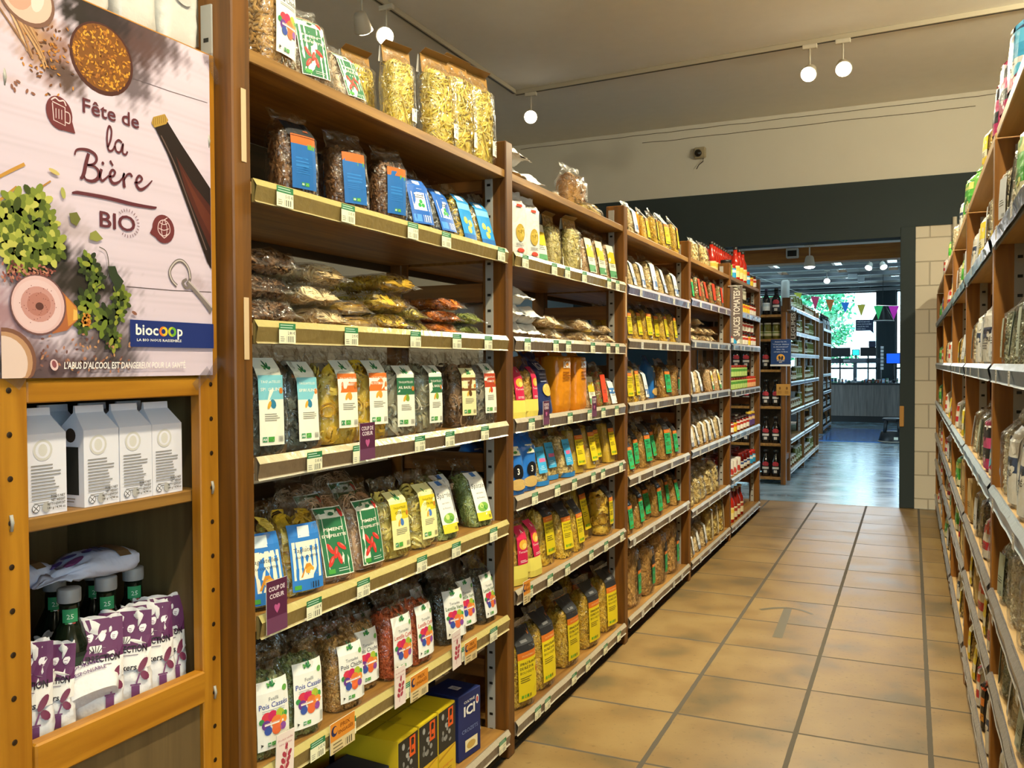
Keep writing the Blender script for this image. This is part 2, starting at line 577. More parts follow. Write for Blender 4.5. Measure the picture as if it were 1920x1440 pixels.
# ------------------------------------------------------------------ room shell
def plaster(name, col, bump=0.06, scale=9.0):
    m, nt, N, L, b = new_mat(name)
    g = N.new('ShaderNodeNewGeometry')
    n = N.new('ShaderNodeTexNoise'); n.inputs['Scale'].default_value = scale; n.inputs['Detail'].default_value = 6
    L.new(g.outputs['Position'], n.inputs['Vector'])
    mx = N.new('ShaderNodeMixRGB'); mx.inputs['Color1'].default_value = (*[c * .93 for c in col], 1); mx.inputs['Color2'].default_value = (*col, 1)
    L.new(n.outputs['Fac'], mx.inputs['Fac']); L.new(mx.outputs[0], b.inputs['Base Color'])
    b.inputs['Roughness'].default_value = 0.85
    bp = N.new('ShaderNodeBump'); bp.inputs['Strength'].default_value = bump; bp.inputs['Distance'].default_value = .01
    L.new(n.outputs['Fac'], bp.inputs['Height']); L.new(bp.outputs[0], b.inputs['Normal'])
    return m
M_CEIL = plaster('ceiling_paint', C('#eeece6'))
M_WALL = plaster('wall_paint', C('#dcd8cc'), 0.1, 5.0)
M_BAND = plaster('dark_paint', C('#2f3a3d'), 0.03)
M_FARW = plaster('far_wall_paint', C('#b9b6ae'))

def math_node(N, L, op, a, b=None):
    n = N.new('ShaderNodeMath'); n.operation = op
    for i, x in enumerate((a, b)):
        if x is None:
            continue
        if isinstance(x, (int, float)):
            n.inputs[i].default_value = x
        else:
            L.new(x, n.inputs[i])
    return n.outputs[0]
def tile_floor():
    m, nt, N, L, b = new_mat('floor_tiles')
    g = N.new('ShaderNodeNewGeometry')
    sp = N.new('ShaderNodeSeparateXYZ'); L.new(g.outputs['Position'], sp.inputs[0])
    TX, TY, X0, YK = .4176, .431, -.7709, 8.270
    def cell(o, off, size):
        u = math_node(N, L, 'DIVIDE', math_node(N, L, 'SUBTRACT', o, off), size)
        fl = math_node(N, L, 'FLOOR', math_node(N, L, 'ADD', u, 0.5))
        d = math_node(N, L, 'ABSOLUTE', math_node(N, L, 'SUBTRACT', u, fl))
        return math_node(N, L, 'MULTIPLY', d, size), math_node(N, L, 'FLOOR', u)
    dx, cx = cell(sp.outputs['X'], X0, TX)
    dy, cy = cell(sp.outputs['Y'], YK, TY)
    nz = N.new('ShaderNodeTexNoise'); nz.inputs['Scale'].default_value = 14; nz.inputs['Detail'].default_value = 4
    L.new(g.outputs['Position'], nz.inputs['Vector'])
    wob = math_node(N, L, 'MULTIPLY', math_node(N, L, 'SUBTRACT', nz.outputs['Fac'], 0.5), 0.004)
    gx = math_node(N, L, 'LESS_THAN', math_node(N, L, 'ADD', dx, wob), .0085)
    gy = math_node(N, L, 'LESS_THAN', math_node(N, L, 'ADD', dy, wob), .0055)
    gr = math_node(N, L, 'MAXIMUM', gx, gy)
    cb = N.new('ShaderNodeCombineXYZ'); L.new(cx, cb.inputs[0]); L.new(cy, cb.inputs[1])
    wn_ = N.new('ShaderNodeTexWhiteNoise'); wn_.noise_dimensions = '2D'; L.new(cb.outputs[0], wn_.inputs['Vector'])
    # cloudy firing marks shift from tile to tile
    sc = N.new('ShaderNodeVectorMath'); sc.operation = 'SCALE'; sc.inputs['Scale'].default_value = 3.7
    L.new(cb.outputs[0], sc.inputs[0])
    ad = N.new('ShaderNodeVectorMath'); ad.operation = 'ADD'
    L.new(g.outputs['Position'], ad.inputs[0]); L.new(sc.outputs[0], ad.inputs[1])
    n1 = N.new('ShaderNodeTexNoise'); n1.inputs['Scale'].default_value = 3.4; n1.inputs['Detail'].default_value = 3
    L.new(ad.outputs[0], n1.inputs['Vector'])
    r = N.new('ShaderNodeValToRGB')
    e = r.color_ramp.elements
    e[0].position = .32; e[0].color = (*C('#6a5a3c'), 1)
    e[1].position = .62; e[1].color = (*C('#8d7346'), 1)
    x = e.new(.47); x.color = (*C('#83683e'), 1)
    L.new(n1.outputs['Fac'], r.inputs[0])
    mt = N.new('ShaderNodeMixRGB'); mt.blend_type = 'MULTIPLY'; mt.inputs['Fac'].default_value = .5
    rt = N.new('ShaderNodeValToRGB'); rt.color_ramp.elements[0].color = (.68, .66, .62, 1); rt.color_ramp.elements[1].color = (1, .98, .95, 1)
    L.new(wn_.outputs['Value'], rt.inputs[0]); L.new(r.outputs[0], mt.inputs['Color1']); L.new(rt.outputs[0], mt.inputs['Color2'])
    # specks of wear
    n2 = N.new('ShaderNodeTexNoise'); n2.inputs['Scale'].default_value = 55; n2.inputs['Detail'].default_value = 6
    L.new(g.outputs['Position'], n2.inputs['Vector'])
    sw = N.new('ShaderNodeValToRGB'); sw.color_ramp.elements[0].position = .29; sw.color_ramp.elements[0].color = (.45, .4, .34, 1)
    sw.color_ramp.elements[1].position = .4; sw.color_ramp.elements[1].color = (1, 1, 1, 1)
    L.new(n2.outputs['Fac'], sw.inputs[0])
    mw = N.new('ShaderNodeMixRGB'); mw.blend_type = 'MULTIPLY'; mw.inputs['Fac'].default_value = .55
    L.new(mt.outputs[0], mw.inputs['Color1']); L.new(sw.outputs[0], mw.inputs['Color2'])
    mg = N.new('ShaderNodeMixRGB'); mg.inputs['Color2'].default_value = (*C('#4c4438'), 1)
    L.new(gr, mg.inputs['Fac']); L.new(mw.outputs[0], mg.inputs['Color1'])
    L.new(mg.outputs[0], b.inputs['Base Color'])
    rr = N.new('ShaderNodeMapRange'); rr.inputs['To Min'].default_value = .30; rr.inputs['To Max'].default_value = .52
    L.new(n1.outputs['Fac'], rr.inputs['Value'])
    ro = math_node(N, L, 'MAXIMUM', rr.outputs[0], math_node(N, L, 'MULTIPLY', gr, .8))
    L.new(ro, b.inputs['Roughness'])
    hb = math_node(N, L, 'SUBTRACT', math_node(N, L, 'MULTIPLY', n1.outputs['Fac'], .25), gr)
    bp = N.new('ShaderNodeBump'); bp.inputs['Strength'].default_value = .35; bp.inputs['Distance'].default_value = .004
    L.new(hb, bp.inputs['Height']); L.new(bp.outputs[0], b.inputs['Normal'])
    return m
def concrete():
    m, nt, N, L, b = new_mat('polished_concrete')
    g = N.new('ShaderNodeNewGeometry')
    mp = N.new('ShaderNodeMapping'); mp.inputs['Scale'].default_value = (1.2, 3.0, 1)
    L.new(g.outputs['Position'], mp.inputs['Vector'])
    n = N.new('ShaderNodeTexNoise'); n.inputs['Scale'].default_value = 1.6; n.inputs['Detail'].default_value = 7; n.inputs['Distortion'].default_value = .8
    L.new(mp.outputs[0], n.inputs['Vector'])
    r = N.new('ShaderNodeValToRGB')
    r.color_ramp.elements[0].position = .35; r.color_ramp.elements[0].color = (*C('#5c7684'), 1)
    r.color_ramp.elements[1].position = .65; r.color_ramp.elements[1].color = (*C('#86a0ae'), 1)
    L.new(n.outputs['Fac'], r.inputs[0]); L.new(r.outputs[0], b.inputs['Base Color'])
    rr = N.new('ShaderNodeMapRange'); rr.inputs['To Min'].default_value = .10; rr.inputs['To Max'].default_value = .32
    L.new(n.outputs['Fac'], rr.inputs['Value']); L.new(rr.outputs[0], b.inputs['Roughness'])
    bp = N.new('ShaderNodeBump'); bp.inputs['Strength'].default_value = .15; bp.inputs['Distance'].default_value = .01
    L.new(n.outputs['Fac'], bp.inputs['Height']); L.new(bp.outputs[0], b.inputs['Normal'])
    return m
M_TILE = tile_floor(); M_CONC = concrete()
YW = 8.33
m = MB(); m.box(-5.2, 2.6, -4.2, YW - .02, -.1, 0); structure('floor', m, M_TILE)
m = MB(); m.box(-9, 7, YW - .02, 24.2, -.1, -.001); structure('floor_far_room', m, M_CONC)
m = MB(); m.box(-5.2, 2.6, -4.2, YW + .2, CEIL, CEIL + .1); structure('ceiling', m, M_CEIL)
m = MB(); m.box(-5.3, -5.2, -4.2, YW, 0, CEIL); structure('wall_left', m, M_WALL)
m = MB(); m.box(2.6, 2.7, -4.2, -3.7, 0, CEIL); m.box(2.6, 2.7, -.3, YW, 0, CEIL); m.box(2.6, 2.7, -3.7, -.3, 0, .9); m.box(2.6, 2.7, -3.7, -.3, 2.6, CEIL); structure('wall_right', m, M_WALL)
m = MB(); m.box(2.64, 2.65, -3.7, -.3, .9, 2.6); structure('window_3', m, M_GLASS)  # unseen window added here so that daylight reaches the cabinet
m = MB(); m.box(-5.3, 2.7, -4.3, -4.2, 0, CEIL); structure('wall_behind', m, M_WALL)
# end wall: cream plaster over a dark painted lintel, opening, steel column, painted blockwork on the right
def hair_crack(m, z, x0, x1, amp, seed):
    r = random.Random(seed); pts = []
    x = x0
    while x < x1:
        pts.append((x, YW - .0025, z + r.uniform(-amp, amp))); x += .12
    m.tube(pts, .0028, 4, C('#5c513c'), 1)
m = MB(); m.box(-5.2, 2.6, YW, YW + .2, 2.87, CEIL); m.box(-5.2, -4.2, YW, YW + .2, 0, 2.87)
hair_crack(m, 3.50, -3.7, 2.5, .003, 1); hair_crack(m, 3.42, -2.4, .6, .004, 2)
structure('wall_end', m, [M_WALL, M_SATIN])
m = MB(); m.box(-4.2, 2.6, YW - .012, YW + .19, 2.442, 2.868); m.box(-4.2, -.09, YW - .012, YW + .19, 2.36, 2.442)
structure('lintel', m, M_BAND)
m = MB(); m.box(-.09, .03, YW - .02, YW + .12, 0, 2.442, bev=.004); structure('column', m, M_BAND)
def block_wall():
    m, nt, N, L, b = new_mat('painted_blocks')
    g = N.new('ShaderNodeNewGeometry'); sp = N.new('ShaderNodeSeparateXYZ'); L.new(g.outputs['Position'], sp.inputs[0])
    cb = N.new('ShaderNodeCombineXYZ'); L.new(sp.outputs['X'], cb.inputs[0]); L.new(sp.outputs['Z'], cb.inputs[1])
    br = N.new('ShaderNodeTexBrick'); br.inputs['Scale'].default_value = 1.0; br.inputs['Brick Width'].default_value = .40
    br.inputs['Row Height'].default_value = .205; br.inputs['Mortar Size'].default_value = .006; br.inputs['Mortar Smooth'].default_value = .4
    br.inputs['Color1'].default_value = (*C('#d8cfbd'), 1); br.inputs['Color2'].default_value = (*C('#d2c8b4'), 1); br.inputs['Mortar'].default_value = (*C('#b4aa98'), 1)
    mp = N.new('ShaderNodeMapping'); mp.inputs['Location'].default_value = (.06, .12, 0)
    L.new(cb.outputs[0], mp.inputs['Vector']); L.new(mp.outputs[0], br.inputs['Vector'])
    L.new(br.outputs['Color'], b.inputs['Base Color']); b.inputs['Roughness'].default_value = .7
    iv = math_node(N, L, 'SUBTRACT', 1.0, br.outputs['Fac'])
    bp = N.new('ShaderNodeBump'); bp.inputs['Strength'].default_value = .7; bp.inputs['Distance'].default_value = .012
    L.new(iv, bp.inputs['Height']); L.new(bp.outputs[0], b.inputs['Normal'])
    return m
m = MB(); m.box(.03, 2.6, YW, YW + .2, 0, 2.442); structure('wall_blockwork', m, block_wall())
m = MB(); m.tube([(.33, YW - .02, 1.9), (.33, YW - .02, 2.5)], .018, 10, C('#d8cfbd')); structure('trim_pipe', m, [M_SATIN])
# alarm sensor with a dangling wire high on the end wall
t = thing('motion_sensor', 'small cream sensor with loose wire high on the end wall', 'sensor', (-1.83, YW, 3.26))
m = MB(); m.box(-.055, .055, -.05, 0, -.05, .055, C('#a89c80'), bev=.012); part('housing', m, M_SATIN, t)
m = MB(); m.lathe([(.034, 0), (.034, .02), (.026, .03), (0, .034)], 16, C('#1c1a17'), center=(0, 0, 0)); o = part('lens', m, M_ENAMEL, t); o.matrix_local = Matrix.Translation((-.012, -.045, -.004)) @ Matrix.Rotation(PI / 2, 4, 'X')
m = MB(); m.tube([(0.03, -.02, -.05), (.03, -.03, -.08), (-.01, -.03, -.11), (-.03, -.04, -.15)], .004, 6, C('#2a251e')); part('wire', m, M_SATIN, t)

# ------------------------------------------------------------------ shelving
PW = .05
def price_tag(mb, x, z, y, kind, rnd):
    a = Art()
    if kind == 'g':
        a.rect(-.026, 0, .026, .038, C('#efeccb')); a.rect(-.026, .028, .026, .041, C('#2f7a4c'), 1, 1)
        a.lines(-.022, .038, .02, 2, .005, C('#bcd8c4'))
        a.text(rnd.choice(['3.05 €', '2.80 €', '3.85 €', '2.95 €', '5.05 €']), .024, .0185, .009, C('#3c3c34'), 'r', res=1)
        a.bars(-.002, .003, .022, .015, C('#55534a')); a.lines(-.022, .014, -.008, 3, .004, C('#9c9a88'))
    elif kind == 'w':
        a.rect(-.02, 0, .02, .032, C('#d4d2cc')); a.bars(-.004, .004, .016, .016, C('#55534a')); a.lines(-.016, .028, .01, 2, .006, C('#7c7a70'))
    a.put(mb, lambda X, Z, off: np.stack([X + x, y - off - (0.0 * Z), Z + z], 1))
def make_bay(label, loc, rz, L, levels, D=.45, H=1.977, end_post=False, rail='wood', tags=5, seed=1, back=(), strips=True, first_post=True, first_strip=False, lodtag=True, board=None, post=None, plinth=True):
    """levels: list of (z_top_of_board, rail style)"""
    r = random.Random(seed)
    t = thing('shelving_bay', label, 'shelving', loc, rz)
    posts = ([0.0] if first_post else []) + ([L] if end_post else [])
    PM_ = post or M_POST
    for px in posts:
        for (a, b, nm) in ((0, .085, 'front_post'), (D - .06, D, 'back_post')):
            m = MB(); m.box(px - PW / 2, px + PW / 2, a, b, 0, H, bev=.003)
            part(nm, m, PM_, t)
        for z in (.28, .95, 1.5, H - .12):
            m = MB(); m.box(px - .016, px + .016, .086, D - .061, z - .03, z + .03); part('rung', m, M_BOARDX, t)
    if strips:
        for px in ([0.0] if first_post else []) + [L]:
            for s in (-1, 1):
                if (px == L and s == 1) or (px == 0 and s == -1 and not first_strip):
                    continue
                m = MB()
                xa = px + s * (PW / 2 + .0006); xb = xa + s * .004
                x0, x1 = min(xa, xb), max(xa, xb)
                m.box(x0, x1, .046, .072, .05, H - .02, C('#a2a09a'))
                for k in range(int((H - .1) / .05)):
                    zc = .09 + k * .05
                    m.box(xb - .0006, xb + .0006, .053, .065, zc - .004, zc + .004, C('#15130f'))
                part('metal_strip', m, M_SATIN, t)
    for li, (z, st) in enumerate(levels):
        m = MB(); m.box(PW / 2 + .001, L - PW / 2 - .001, .004, D - .02, z - .026, z, bev=.002)
        b = part('shelf_board', m, board or M_BOARD, t)
        x0, x1 = PW / 2 + .004, L - PW / 2 - .004
        if st == 'none':
            continue
        # price rail: clear profile over an insert; lilac, blue tints are painted daylight reflection
        cols = {'y': ('#b5a668', '#8a7545', '#c6bb8e'), 'b': ('#bdb08c', '#7d6a52', '#d2cdb8'), 'g': ('#a79c88', '#7a6a58', '#c6bfae'),
                'l': ('#a8a2b4', '#76708a', '#d0ccd8'), 'd': ('#8e8a88', '#6e6a6c', '#b8b4b0'), 'u': ('#b2bdca', '#8896a8', '#d8dee4')}[st]
        zt, zb = z + .006, z - .040
        m = MB()
        prof = [(-.0005, zt + .001), (-.010, zt - .013), (-.010, zt - .0135), (-.004, zb + .004), (-.008, zb)]
        cc = [C(cols[0]), C(cols[0]), C(cols[1]), C(cols[1]), C(cols[2])]
        n = 14
        V, K, F = [], [], []
        for (py, pz), c in zip(prof, cc):
            for i in range(n + 1):
                V.append((x0 + (x1 - x0) * i / n, py + .0012 * math.sin(i * 2.1 + li), pz)); K.append(c)
        for j in range(len(prof) - 1):
            for i in range(n):
                F.append((j * (n + 1) + i, j * (n + 1) + i + 1, (j + 1) * (n + 1) + i + 1, (j + 1) * (n + 1) + i))
        m.add(V, F, np.array(K, np.float32))
        m.box(x0, x1, -.0003, .004, zb, zt, C(cols[1]))
        part('price_rail', m, M_GLOSSP, b)
        for k in range(tags):
            x = x0 + (x1 - x0) * (k + .5 + r.uniform(-.3, .3)) / tags
            mm_ = MB(); price_tag(mm_, x, zb + .001, -.0125, 'g' if (st in 'yb') or (st == 'g' and lodtag) else 'w', r)
            part('price_tag', mm_, M_PRINT, b)
    if plinth:
        m = MB(); m.box(PW / 2 + .005, L - PW / 2 - .005, .05, .07, .002, levels[-1][0] - .03); part('plinth_board', m, M_BLACK, t)
    for (z0, z1) in back:
        m = MB(); m.box(PW / 2, L - PW / 2, D - .018, D - .006, z0, z1); part('back_panel', m, M_BACK, t)
    return t
XL = -1.169
YP = [1.316, 2.541, 3.791, 5.041, 6.291, 7.625]
ZS = [  # tops of the boards, bay by bay
    [1.885, 1.628, 1.352, 1.082, .768, .462, .092],
    [1.885, 1.626, 1.352, 1.085, .832, .524, .094],
    [1.878, 1.624, 1.378, 1.084, .748, .468, .100],
    [1.890, 1.646, 1.402, 1.080, .752, .402, .098],
    [1.893, 1.654, 1.405, 1.068, .748, .434, .090]]
STY = ['nyybyyg', 'nygggggg', 'nlggggg', 'nlddggg', 'nldddgg']
BAYN = ['nearest pasta bay', 'second pasta bay', 'third pasta bay', 'fourth pasta bay', 'sauce bay']
BAYL = ['nearest wooden shelving bay beside the beer poster', 'second wooden shelving bay with orange and blue bags',
        'third wooden shelving bay with green labelled pasta', 'fourth wooden shelving bay before the sauces sign', 'last wooden shelving bay holding tomato sauces and jars']
for i in range(5):
    lv = [(z, 'none' if s == 'n' else s) for z, s in zip(ZS[i], STY[i])]
    bk = [(.12, .95), (1.14, 1.26), (1.58, 1.86)] if i < 4 else [(1.58, 1.86)]
    bay = make_bay(BAYL[i], (XL, YP[i], 0), PI / 2, YP[i + 1] - YP[i], lv, end_post=(i == 4), first_strip=(i == 0), tags=(5, 6, 4, 4, 6)[i], seed=i + 3, back=bk, lodtag=i < 2)
    for (ty, z0, z1) in {0: [(.004, 1.66, 1.80), (.006, 1.28, 1.40)], 2: [(.0, 1.48, 1.66), (.0, 1.30, 1.36)], 3: [(.0, 1.50, 1.64)]}.get(i, []):
        m = MB(); m.box(ty - .007, ty + .007, -.0012, -.0002, z0, z1, bev=.0004); part('tape_residue', m, M_RESIDUE, bay)

# ------------------------------------------------------------------ dry goods: pieces of pasta
def P_fusilli(n=9, L=.032, r=.0052, turns=1.6, fins=3):
    V, F = [], []
    for k in range(n + 1):
        V.append((0, 0, -L / 2 + L * k / n))
    for f in range(fins):
        b = len(V)
        for k in range(n + 1):
            a = 2 * PI * (turns * k / n + f / fins)
            V.append((r * math.cos(a), r * math.sin(a), -L / 2 + L * k / n))
        for k in range(n):
            F.append((k, k + 1, b + k + 1, b + k))
    return np.array(V), np.array(F)
def P_penne(L=.036, r=.0042, seg=7, slant=.006, bend=0.0):
    V = []
    rings = 2 if not bend else 5
    for i in range(rings):
        t = i / (rings - 1)
        for k in range(seg):
            a = 2 * PI * k / seg
            z = -L / 2 + L * t + slant * math.cos(a) * (1 if t > .5 else 1) * .5
            V.append((r * math.cos(a) + bend * (1 - (2 * t - 1) ** 2), r * math.sin(a), z))
    F = []
    for i in range(rings - 1):
        for k in range(seg):
            k2 = (k + 1) % seg
            F.append((i * seg + k, i * seg + k2, (i + 1) * seg + k2, (i + 1) * seg + k))
    return np.array(V), np.array(F)
def P_shell(r=.011, n=6, m=5):
    V, F = [], []
    for i in range(n + 1):
        for j in range(m + 1):
            a = PI * i / n; b = PI * (.08 + .84 * j / m)
            V.append((r * .7 * math.cos(a) * math.sin(b), r * .75 * math.sin(a) * math.sin(b) - r * .3, r * 1.25 * math.cos(b)))
    for i in range(n):
        for j in range(m):
            k = i * (m + 1) + j
            F.append((k, k + 1, k + m + 2, k + m + 1))
    return np.array(V), np.array(F)
def P_casa(L=.050, w=.007, n=6):
    """rolled and twisted strip, casarecce / strozzapreti"""
    V, F = [], []
    m = 5
    for i in range(n + 1):
        t = i / n
        tw = 1.5 * t; bend = .006 * math.sin(PI * t)
        taper = .55 + .45 * math.sin(PI * t)
        for j in range(m + 1):
            a = -2.2 + 4.4 * j / m
            x = w * .62 * taper * math.sin(a); y = w * .42 * taper * (math.cos(a) if j < 3 else -math.cos(a) * .4)
            c, s = math.cos(tw), math.sin(tw)
            V.append((c * x - s * y + bend, s * x + c * y, -L / 2 + L * t))
    for i in range(n):
        for j in range(m):
            k = i * (m + 1) + j
            F.append((k, k + 1, k + m + 2, k + m + 1))
    return np.array(V), np.array(F)
def P_grain(r=.004, f=.6):
    s = np.array([(1, 0, 0), (-1, 0, 0), (0, 1, 0), (0, -1, 0), (0, 0, f), (0, 0, -f)]) * r
    F = np.array([(0, 2, 4), (2, 1, 4), (1, 3, 4), (3, 0, 4), (2, 0, 5), (1, 2, 5), (3, 1, 5), (0, 3, 5)])
    return s, F
def P_stick(L=.20, r=.0013):
    return P_penne(L, r, 4, 0.0)
def P_ribbon(rng, R=.028, w=.007, loops=6, n=16):
    """a nest: several loops of flat ribbon, each tipped its own way"""
    V, F = [], []
    b = 0
    for l in range(loops):
        rr = R * rng.uniform(.45, 1.0); ph = rng.uniform(0, 2 * PI)
        tilt = rng.uniform(-.7, .7); td = rng.uniform(0, 2 * PI); zc = rng.uniform(-.45, .45) * R
        ecc = rng.uniform(.75, 1.0); arc = rng.uniform(4.2, 6.1)
        ax = np.array([math.cos(td), math.sin(td), 0])
        c, s = math.cos(tilt), math.sin(tilt)
        K = np.array([[0, -ax[2], ax[1]], [ax[2], 0, -ax[0]], [-ax[1], ax[0], 0]])
        Rm = np.eye(3) + s * K + (1 - c) * K @ K
        a = ph + arc * np.arange(n + 1) / n
        wv = 1 + .07 * np.sin(3 * a + ph)
        base = np.stack([rr * wv * np.cos(a), rr * ecc * wv * np.sin(a), zc + .1 * rr * np.sin(2 * a + ph)], 1)
        out = np.stack([.25 * np.cos(a), .25 * np.sin(a), np.ones(n + 1)], 1)
        p = np.concatenate([base - out * w / 2, base + out * w / 2]) @ Rm.T
        V.append(p)
        i = np.arange(n)
        F.append(np.stack([i, i + 1, i + n + 2, i + n + 1], 1) + b)
        b += 2 * (n + 1)
    return np.concatenate(V), np.concatenate(F)

# ------------------------------------------------------------------ bags
class Shape:
    """a filled bag standing on z=0, front towards -y"""
    def __init__(s, w, d, h, fill=.72, lean=0.0, sway=0.0, n=3.0, seal=.93, seed=1, flare=1.0, block=False):
        s.w, s.d, s.h, s.fill, s.lean, s.sway, s.n, s.seal, s.flare, s.block = w, d, h, fill, lean, sway, n, seal, flare, block
        r = np.random.RandomState(seed)
        s.ph = r.uniform(0, 6.28, 12); s.fq = r.uniform(.7, 1.3, 12)
    def a(s, t):
        t = np.asarray(t, float)
        base = .90 + .10 * np.clip(t / .08, 0, 1) ** .5
        bul = 1 + .03 * np.sin(PI * np.clip(t / s.fill, 0, 1))
        top = np.clip((t - s.fill) / (1 - s.fill), 0, 1)
        return s.w / 2 * base * bul * (1 + (s.flare - 1) * top - .10 * np.sin(PI * top))
    def b(s, t):
        t = np.asarray(t, float)
        base = .86 + .14 * np.clip(t / .08, 0, 1) ** .5
        bul = 1 + .05 * np.sin(PI * np.clip(t / s.fill, 0, 1) * .9)
        q = np.clip((t - s.fill) / max(s.seal - s.fill, 1e-3), 0, 1)
        fall = (1 - q) ** 1.15
        return np.maximum(s.d / 2 * base * bul * fall, .0016)
    def yc(s, t):
        t = np.asarray(t, float)
        top = np.clip((t - s.fill) / (1 - s.fill), 0, 1)
        return s.lean * s.h * t + .012 * top * top
    def xc(s, t):
        t = np.asarray(t, float)
        return s.sway * s.h * t
    def wr(s, th, t):
        """crease noise"""
        A = .0012 + .0055 * np.clip((t - s.fill * .9) / .25, 0, 1) * (1 - np.clip((t - .9) / .1, 0, 1) * .7)
        x = np.cos(th); y = np.sin(th)
        v = 0
        for i in range(6):
            f = (3 + 2.2 * i) * s.fq[i]
            q = np.sin(f * (x * math.cos(s.ph[i]) * 1.3 + t * 2.4 * math.sin(s.ph[i])) + 2 * y * s.fq[i + 6] + s.ph[i + 6])
            v = v + (1 - 2 * np.abs(q)) / (1 + .5 * i)
        return A * v
    def pt(s, th, t, k=1.0, inset=0.0):
        ct, st = np.cos(th), np.sin(th)
        x = (s.a(t) * k - inset) * np.sign(ct) * np.abs(ct) ** (2 / s.n)
        y = np.maximum(s.b(t) * k - inset, .0008) * np.sign(st) * np.abs(st) ** (2 / s.n)
        return np.stack([x + s.xc(t), y + s.yc(t), t * s.h * np.ones_like(x)], -1)
    def clamp(s, V, k=.80, zlo=.002):
        """keep contents inside the film: whatever would stick out is pressed flat against it"""
        z = np.maximum(V[:, 2], zlo)
        t = np.clip(z / s.h, 0, 1)
        a, b = s.a(t) - .0012, np.maximum(s.b(t) - .0022, .0012)
        x = V[:, 0] - s.xc(t); y = V[:, 1] - s.yc(t)
        q = (np.abs(x / a) ** s.n + np.abs(y / b) ** s.n) ** (1 / s.n)
        f = np.where(q > k, (k + (.985 - k) * (1 - np.exp(-(q - k) / .30))) / np.maximum(q, 1e-6), 1.0)
        return np.stack([x * f + s.xc(t), y * f + s.yc(t), z], 1).astype(np.float32)
    def front(s, x, z, off):
        t = np.clip(z / s.h, 0, 1)
        a, b = s.a(t), s.b(t)
        u = np.clip(np.abs((x) / a), 0, .995)
        y = -b * (1 - u ** s.n) ** (1 / s.n)
        th = np.arctan2(-1.0, x / a)
        return np.stack([x + s.xc(t), y + s.yc(t) - off - .0014 - np.maximum(s.wr(th, t), 0) * .6, z], 1)

def film_mesh(S, mb, nu=40, nt=22, col=(.8, .8, .8), mat=0, tmax=1.0):
    ts = np.concatenate([np.linspace(0, S.fill, int(nt * .55)), np.linspace(S.fill, 1, nt - int(nt * .55) + 1)[1:]]) * tmax
    th = np.linspace(0, 2 * PI, nu, endpoint=False)
    TH, TT = np.meshgrid(th, ts)
    p = S.pt(TH, TT)
    nrm = np.stack([np.cos(TH), np.sin(TH), 0 * TH], -1)
    p = p + nrm * S.wr(TH, TT)[..., None]
    p[-1, :, 2] += .004 * np.sin(5 * th + S.ph[0])
    p[..., 2] = np.maximum(p[..., 2], 0)
    V = p.reshape(-1, 3)
    F = []
    for j in range(len(ts) - 1):
        i = np.arange(nu); i2 = (i + 1) % nu
        F.append(np.stack([j * nu + i, j * nu + i2, (j + 1) * nu + i2, (j + 1) * nu + i], 1))
    mb.add(V, np.concatenate(F), col, mat, True)
    mb.add(V[:nu], [tuple(range(nu))[::-1]], col, mat)
    return mb

def rand_rot(rng, n, axis, spread):
    """rotations that lay template z roughly across the given outward normals"""
    N = axis / (np.linalg.norm(axis, axis=1)[:, None] + 1e-9)
    r = rng.normal(size=(n, 3))
    T = r - (r * N).sum(1)[:, None] * N
    T /= np.linalg.norm(T, axis=1)[:, None]
    T = T + N * rng.uniform(-spread, spread, (n, 1)); T /= np.linalg.norm(T, axis=1)[:, None]
    B = np.cross(N, T); B /= np.linalg.norm(B, axis=1)[:, None]
    N2 = np.cross(T, B)
    sp = rng.uniform(0, 2 * PI, n)[:, None]
    X = np.cos(sp) * B + np.sin(sp) * N2; Y = np.cross(T, X)
    return np.stack([X, Y, T], 2)
def scatter(mb, tmpl, pos, Rm, cols, scale=None, mat=0, smooth=False):
    V, F = tmpl
    n, k = len(pos), len(V)
    P = np.einsum('nij,kj->nki', Rm, V)
    if scale is not None:
        P = P * scale[:, None, None]
    P = P + pos[:, None, :]
    FF = (F[None] + (np.arange(n) * k)[:, None, None]).reshape(-1, F.shape[1])
    mb.add(P.reshape(-1, 3), FF, np.repeat(cols, k, axis=0), mat, smooth)
def jitter(rng, cols, n, amt=.16):
    base = np.array([C(c) for c in cols])[rng.randint(0, len(cols), n)]
    return np.clip(base * rng.uniform(1 - amt, 1 + amt, (n, 1)), 0, 1).astype(np.float32)

